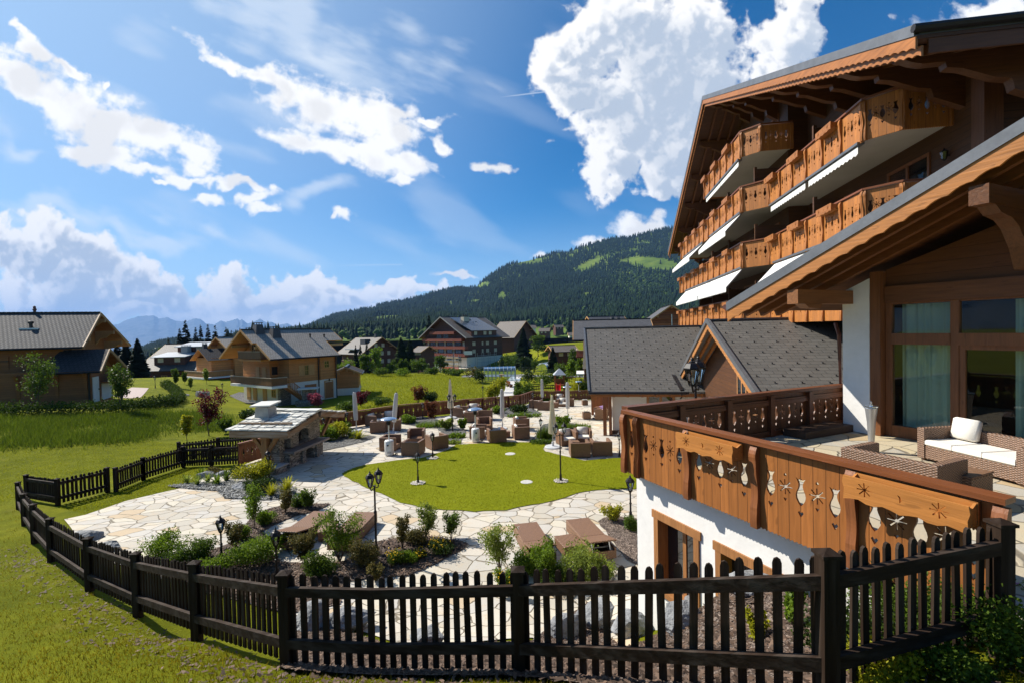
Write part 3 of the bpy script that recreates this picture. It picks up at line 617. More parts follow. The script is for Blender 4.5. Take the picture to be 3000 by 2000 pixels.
# ---------------------------------------------------------------- building materials
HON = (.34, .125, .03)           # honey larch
W_X = wood('larch_boards_x', HON, 'x'); W_Y = wood('larch_boards_y', HON, 'y'); W_Z = wood('larch_boards_z', HON, 'z')
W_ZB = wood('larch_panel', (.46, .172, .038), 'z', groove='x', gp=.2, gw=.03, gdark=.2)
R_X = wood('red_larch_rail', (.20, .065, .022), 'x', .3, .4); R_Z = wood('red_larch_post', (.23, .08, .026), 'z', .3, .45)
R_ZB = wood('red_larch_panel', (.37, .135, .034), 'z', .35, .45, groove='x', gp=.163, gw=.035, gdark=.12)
D_ZB = wood('dark_larch_panel', (.15, .052, .018), 'z', .3, .45, groove='x', gp=.2, gw=.04, gdark=.2); D_X = wood('dark_larch_rail', (.14, .045, .018), 'x', .3, .4); D_Z = wood('dark_larch_post', (.14, .05, .018), 'z', .3, .45)  # darker copies of the red larch, their shade put into the colour
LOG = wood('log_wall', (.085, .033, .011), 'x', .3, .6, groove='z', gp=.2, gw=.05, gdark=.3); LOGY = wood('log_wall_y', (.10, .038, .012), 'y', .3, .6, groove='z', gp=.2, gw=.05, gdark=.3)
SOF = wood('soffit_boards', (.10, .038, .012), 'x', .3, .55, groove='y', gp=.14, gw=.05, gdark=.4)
SOFX = wood('soffit_boards_x', (.22, .085, .028), 'y', .3, .55, groove='x', gp=.14, gw=.05, gdark=.4)
PLAS = plain('white_render', (.75, .735, .70), .9, .09, 1.1, bump=.35, bd=.01); PLAS2 = plain('cream_render', (.74, .70, .62), .9, .05, 3, bump=.3)
ZINC = plain('grey_zinc', (.17, .175, .185), .42, .2, 2.5, metal=.55, bump=.05); DKM = plain('dark_gutter', (.03, .025, .024), .35, .2, 5, metal=.4); COPPER = plain('brown_downpipe', (.16, .07, .055), .35, .15, 4, metal=.5)
AWN = leaf('white_awning_cloth', (.82, .82, .80), .04, .25, .8, (1.02, 1.02, 1.02))
BLK = plain('black_iron', (.014, .011, .012), .5, .2, 8, metal=0, spec=.3, bump=.05)
SOFW = plain('balcony_soffit_paint', (.42, .40, .37), .85, .05, 2)
DGL = glass('dark_window_glass', (.012, .016, .02)); PGL = clear_glass('lamp_glass')
WHT = plain('white_paint', (.75, .75, .73), .5, .06, 4)
def arc(cx, cy, r, a0, a1, n): return [(cx + r * cos(a0 + (a1 - a0) * i / n), cy + r * sin(a0 + (a1 - a0) * i / n)) for i in range(n + 1)]
# carved motifs (holes)
def tulip(cx, y, h):
    half = [(.0, 0), (.09, .10), (.165, .24), (.185, .36), (.16, .48), (.105, .60), (.075, .70), (.08, .80), (.125, .90), (.18, 1.0), (.07, .93), (.035, .99), (0, .92)]
    R = [(cx + a * h, y + b * h) for a, b in half]; L = [(cx - a * h, y + b * h) for a, b in half[1:-1]]
    return R + L[::-1]
def starhole(cx, cy, r, n=8):
    p = []
    for k in range(n):
        a = 2 * pi * k / n + .05
        p += [(cx + r * .2 * cos(a - pi / n), cy + r * .2 * sin(a - pi / n)), (cx + r * cos(a - .09), cy + r * sin(a - .09)), (cx + r * cos(a + .09), cy + r * sin(a + .09))]
    return p
def heart(cx, y, h): return [(cx, y), (cx + h * .45, y + h * .75), (cx + h * .22, y + h), (cx, y + h * .72), (cx - h * .22, y + h), (cx - h * .45, y + h * .75)]
def dot(cx, cy, r): return arc(cx, cy, r, 0, 2 * pi * .875, 7)
def panel_shape(w, h, n=5, scal=.055, top_drop=0, detail=True):
    """board panel: scalloped lower edge, tulips and stars cut on the board joints; origin lower left"""
    k = max(4, int(w / scal / 2) * 2); out = [(0, .02)]
    for i in range(k):
        x0 = w * i / k; out += [(x0 + w / k * .15, .018), (x0 + w / k * .5, 0), (x0 + w / k * .85, .018)]
    out += [(w, .02), (w, h), (0, h)]
    holes = []; st = w / (n + 1)
    for i in range(n):
        x = st * (i + 1)
        if i % 2 == 0:
            holes.append(tulip(x, h * .44, h * .32)); holes.append(heart(x, h * .31, h * .075))
        else:
            holes.append(starhole(x, h * .61, h * .088))
            if detail: holes.append(dot(x, h * .75, h * .018)); holes.append(heart(x, h * .44, h * .045))
    return out, holes
_PC = {}
def panel_mesh(w, h, n, t, mat, key=''):
    k = (round(w, 3), h, n, t, mat.name)
    if k not in _PC:
        o_, ho = panel_shape(w, h, n); b = MB(); b.prism(o_, ho, (0, t / 2, 0), (1, 0, 0), (0, 0, 1), t); me = b.build('board_panel', mat).data
        bpy.data.objects.remove(bpy.data.objects[-1] if False else [x for x in COL.objects if x.data == me][0]); _PC[k] = me
    return _PC[k]
def scroll_profile(h, d=.065):  # carved bracket profile in (y outward, z)
    P = []
    for i in range(25):
        s = i / 24; P.append((-(.045 + d * (.35 + .3 * sin(s * 2 * pi * 1.5 + .6) + .35 * (s > .82) * sin((s - .82) / .18 * pi) - .12 * (s < .25))), h * s))
    return [(0.0, 0)] + P + [(0.0, h)]
_SC = {}
def post_mesh(h, w, mat, d=.065):
    k = (h, w, mat.name, d)
    if k not in _SC:
        b = MB(); b.prism(scroll_profile(h, d), [], (-w / 2, 0, 0), (0, 1, 0), (0, 0, 1), w); me = b.build('post', mat).data
        bpy.data.objects.remove([x for x in COL.objects if x.data == me][0]); _SC[k] = me
    return _SC[k]
_BX = {}
def flower_box_mesh(w, mat, hb=.2, d=.2):
    """trough with scalloped carved front; origin at rear top centre, front toward -y"""
    k = (w, mat.name, hb)
    if k not in _BX:
        b = MB(); n = 14; lo = [(-w / 2 + w * i / n, -hb - .018 * (1 + cos(i * 2 * pi / 3.5)) + .012 * abs(i - n / 2) / n) for i in range(n + 1)]
        fr = [(-w / 2, .0)] + [(-w / 2 - .012, -hb * .3), (-w / 2 + .008, -hb * .6)] + lo + [(w / 2 - .008, -hb * .6), (w / 2 + .012, -hb * .3), (w / 2, 0)]
        fr = fr[::1]
        b.prism(fr, [starhole(-w * .3, -hb * .47, .078), starhole(w * .3, -hb * .47, .078), [(0, -hb * .62), (.025, -hb * .5), (.012, -hb * .35), (-.02, -hb * .28), (.0, -hb * .42)]], (0, -d, 0), (1, 0, 0), (0, 0, 1), .022)
        b.box(-w / 2 + .01, w / 2 - .01, -.024, 0, -hb * .95, .005)
        b.box(-w / 2 + .02, w / 2 - .02, -d + .002, -.026, -hb * .95, -hb * .85)
        for sx in (-1, 1):
            x = sx * (w / 2 - .03); b.prism([(-d + .003, -hb * .9), (-d + .003, -.01), (-d * .5, -.045), (-.026, -.005), (-.026, -hb * .9), (-d * .5, -hb * .8)], [], (x - .012, 0, 0), (0, 1, 0), (0, 0, 1), .024)
        me = b.build('flower_box', mat).data; bpy.data.objects.remove([x for x in COL.objects if x.data == me][0]); _BX[k] = me
    return _BX[k]
def put(name, me, parent, loc, rz): 
    o = link(name, me, parent); o.location = loc; o.rotation_euler = (0, 0, rz); return o
def balustrade(parent, p0, p1, z0, h, npan, mats, holes=5, t=.03, post_w=.13, inset=0, posts=True, rail=(.16, .06), skip=(), rail_name='handrail', prail=None, post_h=None, z1=None):
    """carved board panels from p0 to p1 (outside on the right-hand side when walking), posts and handrail"""
    p0 = Vector((*p0, 0)); p1 = Vector((*p1, 0)); L = (p1 - p0).length; d = (p1 - p0) / L; rz = atan2(d.y, d.x); nrm = Vector((d.y, -d.x, 0))
    w = L / npan; MP, MPo, MR_ = mats; z1 = z0 if z1 is None else z1
    for i in range(npan):
        if i in skip: continue
        q = p0 + d * (w * i); put('board_panel', panel_mesh(w - .004, h, holes, t, MP), parent, (q.x, q.y, z0 + (z1 - z0) * (i + .5) / npan), rz)
    if posts:
        for i in range(npan + 1):
            q = p0 + d * (w * i) + nrm * (t / 2 + .004); put('post', post_mesh(post_h or h, post_w, MPo), parent, (q.x, q.y, z0 + (z1 - z0) * i / npan), rz)
    r = MB(); a = p0 - d * .03; b_ = p1 + d * .03; r.box(-.04, L + .04, -rail[0] / 2, rail[0] / 2, -rail[1] / 2, rail[1] / 2); r.box(0, L, t / 2 + .003, t / 2 + .05, -.42 * h * .3 - .09, -.42 * h * .3 - .02)
    o = r.build(rail_name, MR_, parent); o.location = (p0.x, p0.y, z0 + h + .06); o.rotation_euler = (0, -atan2(z1 - z0, L), rz)
    return d, nrm, w, rz
def wall_lamp(parent, loc, rz):
    b = MB(); b.mi = 0; b.cbox((0, .0, 0), .05, .1, .03); b.lathe([(.0, .34), (.015, .33), (.02, .3), (.09, .24), (.10, .22), (.055, .0), (.03, -.04), (.0, -.06)], 6, (0, -.14, -.1)); o = b.build('wall_lamp', BLK, parent)
    o.location = loc; o.rotation_euler = (0, 0, rz)
    g = MB(); g.lathe([(.058, .0), (.097, .205)], 6, (0, -.14, -.1), cap=False); gg = g.build('lamp_glass', PGL, o)

# ---------------------------------------------------------------- hotel
AL = atan(ray(1740, 963)[0])
W_YD = wood('shaded_larch_rafter', (.15, .055, .016), 'y'); W_XD = wood('shaded_larch_beam', (.12, .043, .013), 'x')  # larch darkened in colour to deepen the shade under the eaves
hotel = empty('chalet_hotel', (0, 0, 0), -AL, 'large honey-coloured timber chalet hotel with tiers of carved flower balconies', 'hotel')
NEAR, PEAK, FARE = (11.8, 11.62), (31.73, 19.59), (46.5, 12.3)
def roofz(y): return NEAR[1] + (y - NEAR[0]) * (PEAK[1] - NEAR[1]) / (PEAK[0] - NEAR[0]) if y < PEAK[0] else PEAK[1] + (y - PEAK[0]) * (FARE[1] - PEAK[1]) / (FARE[0] - PEAK[0])
X0, X1 = 6.95, 34.0
def hwall(name, x, y0, y1, z0, mat, dy=.6):
    b = MB(); ys = [y0] + ([PEAK[0]] if y0 < PEAK[0] < y1 else []) + [y1]
    for a, c in zip(ys, ys[1:]): b.hexa([(x, a, z0), (x, c, z0), (x + .3, c, z0), (x + .3, a, z0), (x, a, roofz(a) - dy), (x, c, roofz(c) - dy), (x + .3, c, roofz(c) - dy), (x + .3, a, roofz(a) - dy)])
    return b.build(name, mat, hotel)
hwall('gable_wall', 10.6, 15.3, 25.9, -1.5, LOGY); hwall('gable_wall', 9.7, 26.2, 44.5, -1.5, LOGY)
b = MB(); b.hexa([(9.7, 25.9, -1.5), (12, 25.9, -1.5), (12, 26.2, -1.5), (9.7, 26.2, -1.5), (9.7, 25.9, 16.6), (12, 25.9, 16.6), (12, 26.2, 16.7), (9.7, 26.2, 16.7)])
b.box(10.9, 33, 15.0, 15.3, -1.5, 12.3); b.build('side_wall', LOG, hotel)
# roof: boarded deck, zinc verge, scalloped fascia
def slope(x0, x1, off0, off1, ya=NEAR, yb=FARE, pk=PEAK):
    return [(x0, ya[0], ya[1] + off0), (x0, pk[0], pk[1] + off0), (x1, pk[0], pk[1] + off0), (x1, ya[0], ya[1] + off0)]
def roofslab(x0, x1, top, bot, name, mat):
    b = MB()
    for A, B_ in ((NEAR, PEAK), (PEAK, FARE)):
        b.hexa([(x0, A[0], A[1] + bot), (x0, B_[0], B_[1] + bot), (x1, B_[0], B_[1] + bot), (x1, A[0], A[1] + bot), (x0, A[0], A[1] + top), (x0, B_[0], B_[1] + top), (x1, B_[0], B_[1] + top), (x1, A[0], A[1] + top)])
    return b.build(name, mat, hotel)
rf = roofslab(X0 + .02, X1, 0, -.22, 'roof', plain('dark_slates', (.07, .07, .075), .7, .2, 3))
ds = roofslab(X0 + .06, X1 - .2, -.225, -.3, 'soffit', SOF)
roofslab(X0, X0 + .12, .012, -.235, 'zinc_verge', ZINC)
def fascia(x, top, bot, name, mat, amp=.045, per=.32, t=.045, ya=NEAR, yb=FARE, pk=PEAK, par=None):
    b = MB()
    for A, B_ in ((ya, pk), (pk, yb)):
        if A == B_: continue
        L = hypot(B_[0] - A[0], B_[1] - A[1]); n = int(L / per * 4); lo = []
        for i in range(n + 1):
            s = i / n; lo.append((A[0] + (B_[0] - A[0]) * s, A[1] + (B_[1] - A[1]) * s + bot + amp * abs(sin(i * pi / 4))))
        P = lo + [(B_[0], B_[1] + top), (A[0], A[1] + top)]
        if B_[0] < A[0]: P = P[::-1]
        b.prism(P, [], (x, 0, 0), (0, 1, 0), (0, 0, 1), t)
    return b.build(name, mat, par or hotel)
fascia(X0 + .03, -.24, -.52, 'fascia_board', W_Y); fascia(X0 + .14, -.45, -.68, 'fascia_board', W_Y)
b = MB()                                                     # rafters parallel to the verge
for k in range(1, 4):
    x = X0 + .35 + k * .62
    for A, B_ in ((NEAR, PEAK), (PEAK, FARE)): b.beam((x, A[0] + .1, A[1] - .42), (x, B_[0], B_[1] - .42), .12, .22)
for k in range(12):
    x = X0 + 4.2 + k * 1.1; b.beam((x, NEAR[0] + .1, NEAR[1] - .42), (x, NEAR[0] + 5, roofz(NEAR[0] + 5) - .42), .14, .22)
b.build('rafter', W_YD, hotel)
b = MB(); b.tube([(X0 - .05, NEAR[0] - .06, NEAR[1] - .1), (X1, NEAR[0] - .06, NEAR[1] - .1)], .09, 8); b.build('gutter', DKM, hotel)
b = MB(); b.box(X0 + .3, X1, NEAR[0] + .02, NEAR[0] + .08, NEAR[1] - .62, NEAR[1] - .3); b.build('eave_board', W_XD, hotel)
# carved purlin brackets under the overhang
def bracket(y, x_wall, drop=1.15, w=.24, parent=None, xf=None, ztop=None, mat=None):
    z = (roofz(y) - .34) if ztop is None else ztop; xf = X0 + .42 if xf is None else xf; L = x_wall + .1 - xf
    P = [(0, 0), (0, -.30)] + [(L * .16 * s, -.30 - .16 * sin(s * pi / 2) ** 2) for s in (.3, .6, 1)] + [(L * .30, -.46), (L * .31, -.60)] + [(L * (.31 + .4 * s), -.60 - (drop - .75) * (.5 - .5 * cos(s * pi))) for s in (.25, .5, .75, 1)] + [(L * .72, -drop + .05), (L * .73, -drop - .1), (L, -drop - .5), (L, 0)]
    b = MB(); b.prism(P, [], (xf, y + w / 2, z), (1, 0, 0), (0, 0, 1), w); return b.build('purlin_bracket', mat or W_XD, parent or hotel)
for y in (13.2, 15.9, 18.6, 21.4, 24.1): bracket(y, 10.6)
for y in (27.2, 29.4, 31.73, 34.6, 37.4, 40.2, 43.0, 45.6): bracket(y, 9.7)
def hwindow(x, y0, y1, z0, z1, par=hotel):
    f = MB(); t_ = .1; xx = x - .05
    for q in ((y0, y0 + t_, z0, z1), (y1 - t_, y1, z0, z1), (y0 + t_, y1 - t_, z1 - t_, z1), (y0 + t_, y1 - t_, z0, z0 + t_), ((y0 + y1) / 2 - .05, (y0 + y1) / 2 + .05, z0 + t_, z1 - t_)): f.box(xx, xx + .12, *q)
    o = f.build('window', R_Z, par); g = MB(); g.box(xx + .05, xx + .06, y0 + t_, y1 - t_, z0 + t_, z1 - t_); g.build('pane', DGL, o)
FL = {'C': 5.6, 'B': 8.45, 'A': 11.3, 'T': 14.1}
for f in 'CBA':
    for y0 in (17.2, 21.6): hwindow(10.6, y0, y0 + 2.2, FL[f] + .1, FL[f] + 2.1)
for f in 'CBAT':
    for y0 in (27.0, 30.8, 34.6, 38.6): 
        if f == 'T' and y0 > 33: continue
        hwindow(9.7, y0, y0 + 2.2, FL[f] + .1, FL[f] + 2.1)
for f in 'BA': wall_lamp(hotel, (10.6, 20.6 if f == 'B' else 19.9, FL[f] + 1.55), -pi / 2)
wall_lamp(hotel, (10.6, 16.4, FL['B'] + 1.7), -pi / 2)
MH = (W_ZB, W_Z, R_X)
def run_balcony(z, y_far, near=True, box_far=True):
    """balcony storey; far straight run x=7.6, splay, near run x=8.6, splay back to the wall"""
    b = MB(); out = []
    if near: pl = [(9.75, y_far), (7.6, y_far), (7.6, 26.2), (8.6, 25.2), (8.6, 17.0), (9.3, 16.3), (10.65, 16.3), (10.65, 26.0), (9.75, 26.0)]
    else: pl = [(9.75, y_far), (7.6, y_far), (7.6, 26.2), (8.3, 25.5), (9.75, 25.5)]
    b.prism(pl[::-1] if False else pl, [], (0, 0, z - .22), (1, 0, 0), (0, 1, 0), .22)
    s = b.build('balcony', SOFW, hotel); zb = z - .32; h = 1.26
    nf = max(2, int(round((y_far - 26.2) / 1.42 / 2)) * 2)
    d, nr, w, rz = balustrade(s, (7.6, y_far), (7.6, 26.2), zb, h, nf, MH)
    def boxes(p, n, w_, par0):
        for i in range(n):
            if i % 2 == par0: put('flower_box', flower_box_mesh(1.15, W_X, .24, .26), s, (p[0] - .03, p[1] - w_ * (i + .5), z + .98), rz)
    boxes((7.6, y_far), nf, w, 0)
    if near:
        balustrade(s, (7.6, 26.2), (8.6, 25.2), zb, h, 1, MH); balustrade(s, (8.6, 25.2), (8.6, 17.0), zb, h, 6, MH); boxes((8.6, 25.2), 6, 8.2 / 6, 0)
        balustrade(s, (8.6, 17.0), (9.3, 16.3), zb, h, 1, MH); balustrade(s, (9.3, 16.3), (10.6, 16.3), zb, h, 1, MH)
        for y in (21.1, 25.95):
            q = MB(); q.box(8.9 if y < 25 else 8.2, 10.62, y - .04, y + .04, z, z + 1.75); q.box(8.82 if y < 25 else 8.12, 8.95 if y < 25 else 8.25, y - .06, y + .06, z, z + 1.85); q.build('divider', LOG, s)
    else:
        balustrade(s, (7.6, 26.2), (8.3, 25.5), zb, h, 1, MH); balustrade(s, (8.3, 25.5), (9.7, 25.5), zb, h, 1, MH)
    balustrade(s, (9.7, y_far), (7.6, y_far), zb, h, 1, MH)
    for y in (30.4, 34.4, 38.4):
        if y < y_far - 1: q = MB(); q.box(8.1, 9.68, y - .04, y + .04, z, z + 1.75); q.box(8.02, 8.14, y - .06, y + .06, z, z + 1.85); q.build('divider', LOG, s)
    return s
def awning(par, x0, y0, y1, z0, ext, drop, name='awning'):
    b = MB(); n = int((y1 - y0) / .13); A = [(x0, y0, z0), (x0, y1, z0)]; O_ = [(x0 - ext, y0, z0 - drop), (x0 - ext, y1, z0 - drop)]
    if ext > .1: b.hexa([(x0 - ext, y0, z0 - drop), (x0, y0, z0), (x0, y1, z0), (x0 - ext, y1, z0 - drop), (x0 - ext, y0, z0 - drop + .015), (x0, y0, z0 + .015), (x0, y1, z0 + .015), (x0 - ext, y1, z0 - drop + .015)])
    P = []
    for i in range(n + 1):
        P += [(y0 + (y1 - y0) * i / n, -.22 - (.05 if i % 2 else 0))]
    b.prism(P + [(y1, 0), (y0, 0)], [], (x0 - ext - .012, 0, z0 - drop), (0, 1, 0), (0, 0, 1), .01)
    o = b.build(name, AWN, par); f = MB(); f.box(x0 - .12, x0 + .1, y0 - .1, y1 + .1, z0 + .02, z0 + .1)
    if ext > .1:
        for y in (y0 + .06, y1 - .06): f.beam((x0, y, z0 - .06), (x0 - ext, y, z0 - drop - .06), .05, .05)
    f.build('awning_arm', ZINC, o); return o
sT = run_balcony(FL['T'], 34.2, False); sA = run_balcony(FL['A'], 43.2); sB = run_balcony(FL['B'], 43.9); sC = run_balcony(FL['C'], 44.6)
awning(sT, 7.62, 26.6, 30.2, FL['T'] - .36, .04, .02); awning(sT, 7.62, 30.3, 33.8, FL['T'] - .36, .04, .02)
awning(sA, 8.62, 17.3, 20.9, FL['A'] - .36, .04, .02); awning(sA, 8.62, 21.2, 25, FL['A'] - .36, .04, .02)
awning(sA, 7.62, 26.4, 32.8, FL['A'] - .33, .78, .85); awning(sA, 7.62, 35, 42.2, FL['A'] - .33, .95, .95)
awning(sB, 7.62, 26.3, 33.0, FL['B'] - .33, .8, .92); awning(sB, 7.62, 33.2, 41.5, FL['B'] - .33, .8, .92); awning(sB, 8.62, 18.0, 24.6, FL['B'] - .33, .85, .95)
# big corner post and brace at the near corner
b = MB(); b.box(10.45, 10.9, 14.9, 15.35, -1.5, 12.4); b.build('corner_post', D_Z, hotel)
b = MB(); b.prism([(0, 0), (0, -2.6), (.5, -2.1), (1.0, -1.2), (1.8, -.6), (2.3, -.45), (2.3, 0)], [], (12.6, 15.05, 11.9), (0, -1, 0), (0, 0, 1), .26); b.build('corner_brace', W_XD, hotel)
b = MB(); b.prism([(0, 0), (0, -2.6), (.5, -2.1), (1.0, -1.2), (1.8, -.6), (2.3, -.45), (2.3, 0)], [], (17.6, 15.05, 11.9), (0, -1, 0), (0, 0, 1), .26); b.build('corner_brace', W_XD, hotel)
# ---------------------------------------------------------------- near chalet with the terrace
TH = atan2(.4455, 1); LO = (2.21, 9.55)
lob = empty('terrace_chalet', (*LO, 0), TH, 'near timber chalet with big glazed wall, white basement and raised terrace', 'chalet')
LX = np.array([cos(TH), sin(TH), 0]); LY = np.array([-sin(TH), cos(TH), 0]); L0 = np.array([*LO, 0])
def lw(u, v, z=0): return Vector(L0 + LX * u + LY * v + np.array([0, 0, z]))
def l_on_u(px, py, u):
    P = np.array(at_plane(px, py, L0 + LX * u, LX)) - L0; return float(P @ LY), float(P[2])
def mat_flag2():
    m = FLAG.copy(); m.name = 'terrace_flagstones'
    for n in m.node_tree.nodes:
        if n.type == 'VALTORGB':
            for e, c in zip(n.color_ramp.elements, [(.42, .36, .26), (.48, .41, .28), (.40, .37, .31), (.50, .42, .27), (.44, .33, .19), (.36, .24, .13)]): e.color = (*c, 1)
            break
    return m
FLAG2 = mat_flag2()
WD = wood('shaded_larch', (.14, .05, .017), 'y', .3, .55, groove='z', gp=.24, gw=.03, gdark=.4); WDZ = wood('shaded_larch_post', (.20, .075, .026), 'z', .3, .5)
b = MB(); b.prism([(-.35, -9.6), (6.75, -9.6), (6.75, -.06), (.06, -.06), (.06, -5.8), (-.35, -5.8)], [], (0, 0, 2.33), (1, 0, 0), (0, 1, 0), .22); b.build('terrace_floor', FLAG2, lob)
# basement wall with window openings
b = MB(); u0, u1, zt, zb_ = .25, .55, 2.32, -1.6
wins = [(-1.74, -.60, .16, 1.67), (-3.35, -2.09, .3, 1.65)]; vs = [-6.6] + [v for a, c, *_ in sorted(wins) for v in (a, c)] + [-.08]
for k in range(len(vs) - 1):
    a, c = vs[k], vs[k + 1]; w = [q for q in wins if abs(q[0] - a) < 1e-6]
    if w: b.box(u0, u1, a, c, zb_, w[0][2]); b.box(u0, u1, a, c, w[0][3], zt)
    else: b.box(u0, u1, a, c, zb_, zt)
b.box(u1, 6.6, -.38, -.08, zb_, zt); b.build('basement_wall', PLAS, lob)
for a, c, z0, z1 in wins:
    f = MB(); f.box(u0 - .03, u0 + .27, a + .004, a + .12, z0, z1 - .13); f.box(u0 - .03, u0 + .27, c - .12, c - .004, z0, z1 - .13); f.box(u0 - .035, u0 + .27, a - .04, c + .04, z1 - .126, z1 + .02); f.box(u0 - .05, u0 + .26, a + .125, c - .125, z0 - .04, z0 + .05)
    f.box(u0 + .2, u0 + .25, (a + c) / 2 - .04, (a + c) / 2 + .04, z0 + .05, z1 - .13)
    o = f.build('window', wood('window_larch', (.36, .16, .055), 'z', .3, .5), lob); g = MB(); g.box(u0 + .22, u0 + .235, a + .12, c - .12, z0 + .05, z1 - .13); g.build('pane', DGL, o)
# white pier, posts, glazed wall
def ztop(v): return 5.8 + .443 * (1.2 - v)
b = MB(); b.hexa([(6.37, -1.02, 2.56), (7.3, -1.02, 2.56), (7.3, -.42, 2.56), (6.37, -.42, 2.56), (6.37, -1.02, ztop(-1.02) - .55), (7.3, -1.02, ztop(-1.02) - .55), (7.3, -.42, ztop(-.42) - .55), (6.37, -.42, ztop(-.42) - .55)]); b.build('pier', PLAS, lob)
b = MB(); b.box(6.39, 6.75, -1.24, -1.025, 2.56, ztop(-1.24) - .5); b.build('corner_post', WDZ, lob)
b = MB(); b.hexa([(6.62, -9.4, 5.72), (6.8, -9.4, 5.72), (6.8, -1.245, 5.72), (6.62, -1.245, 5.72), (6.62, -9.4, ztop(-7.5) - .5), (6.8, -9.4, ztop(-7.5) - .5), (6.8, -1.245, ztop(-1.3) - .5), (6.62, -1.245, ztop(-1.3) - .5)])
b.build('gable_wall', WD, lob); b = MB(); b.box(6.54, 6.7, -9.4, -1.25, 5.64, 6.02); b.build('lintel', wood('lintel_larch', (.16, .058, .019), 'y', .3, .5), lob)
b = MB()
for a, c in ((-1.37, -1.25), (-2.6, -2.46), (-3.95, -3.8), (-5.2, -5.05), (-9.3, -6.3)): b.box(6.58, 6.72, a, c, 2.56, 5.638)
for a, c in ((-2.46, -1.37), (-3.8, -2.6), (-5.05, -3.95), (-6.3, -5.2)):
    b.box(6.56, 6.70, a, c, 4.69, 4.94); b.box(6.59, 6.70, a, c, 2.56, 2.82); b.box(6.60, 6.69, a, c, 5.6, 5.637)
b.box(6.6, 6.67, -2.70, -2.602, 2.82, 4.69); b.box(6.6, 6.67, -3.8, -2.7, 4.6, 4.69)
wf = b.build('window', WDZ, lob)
RGL = clear_glass('terrace_glazing', tint=(.72, .84, .78))
for a, c in ((-2.46, -1.37), (-3.8, -2.6), (-5.05, -3.95), (-6.3, -5.2)):
    for z0, z1 in ((2.82, 4.69), (4.94, 5.6)): g = MB(); g.face([(6.645, a, z0), (6.645, c, z0), (6.645, c, z1), (6.645, a, z1)]); g.build('pane', RGL, wf)
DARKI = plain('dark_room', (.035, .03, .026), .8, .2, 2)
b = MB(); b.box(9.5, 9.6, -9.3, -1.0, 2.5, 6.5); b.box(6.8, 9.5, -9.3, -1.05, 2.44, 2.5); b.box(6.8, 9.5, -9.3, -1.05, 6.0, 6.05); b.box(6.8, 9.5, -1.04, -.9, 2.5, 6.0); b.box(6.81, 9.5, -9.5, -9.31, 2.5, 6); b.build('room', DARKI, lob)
# roof
def lslope(u0, u1, top, bot, v0=1.2, v1=-8.6, v2=-18):
    b = MB(); zr = ztop(v1); ze = zr - .443 * (v1 - v2)
    b.hexa([(u0, v1, zr + bot), (u1, v1, zr + bot), (u1, v0, ztop(v0) + bot), (u0, v0, ztop(v0) + bot), (u0, v1, zr + top), (u1, v1, zr + top), (u1, v0, ztop(v0) + top), (u0, v0, ztop(v0) + top)])
    b.hexa([(u0, v2, ze + bot), (u1, v2, ze + bot), (u1, v1, zr + bot), (u0, v1, zr + bot), (u0, v2, ze + top), (u1, v2, ze + top), (u1, v1, zr + top), (u0, v1, zr + top)]); return b
lslope(4.3, 15, 0, -.2).build('roof', plain('roof_slates', (.075, .075, .08), .6, .2, 3), lob)
b = lslope(4.34, 14.9, -.203, -.26, 1.12).build('soffit', wood('lobby_soffit', (.15, .055, .018), 'x', .3, .55, groove='y', gp=.16, gw=.05, gdark=.4), lob)
lslope(4.26, 4.42, .012, -.205, 1.22).build('zinc_verge', ZINC, lob)
fascia(4.285, -.207, -.50, 'fascia_board', wood('fascia_larch', (.42, .165, .042), 'y', .3, .5), .04, .36, .05, ya=(1.2, ztop(1.2)), pk=(-8.6, ztop(-8.6)), yb=(-18, ztop(-8.6) - .443 * 9.4), par=lob)
b = MB()
for u in (4.75, 5.35, 5.95): b.beam((u, 1.05, ztop(1.05) - .35), (u, -8.6, ztop(-8.6) - .35), .13, .18)
b.build('rafter', wood('rafter_larch', (.17, .062, .02), 'y', .3, .5), lob)
PB = wood('purlin_larch', (.24, .095, .03), 'x', .3, .5)
for v, zt_ in ((-.54, 5.98), (-3.79, 7.42), (-7.2, 8.9)):
    b = MB(); xf = 4.36; b.box(xf, 6.62, v - .13, v + .13, zt_ - .32, zt_); P = [(xf + .25, 0), (xf + .45, -.12), (xf + .8, -.17), (xf + 1.05, -.30), (xf + 1.35, -.62), (xf + 1.55, -1.0), (xf + 1.9, -1.0), (xf + 1.9, 0)]
    if v < -1: b.prism(P, [], (0, v + .12, zt_ - .322), (1, 0, 0), (0, 0, 1), .24)
    else: b.prism([(xf + .25, 0), (xf + .4, -.09), (xf + .8, -.11), (xf + .85, 0)], [], (0, v + .12, zt_ - .322), (1, 0, 0), (0, 0, 1), .24)
    b.build('purlin_bracket', PB if v > -1 else W_XD, lob)
b = MB(); b.tube([(4.28, 1.27, ztop(1.2) - .12), (14.9, 1.27, ztop(1.2) - .12)], .075, 8); b.tube([(7.1, .2, 5.2), (7.0, .05, 4.9), (7.05, .02, 2.0), (7.05, .02, -1.2)], .05, 8); b.build('gutter', COPPER, lob)
b = MB(); b.box(4.6, 6.36, -.66, -.1, 2.553, 2.72); b.build('step', wood('dark_step', (.07, .04, .025), 'x', .3, .6), lob)
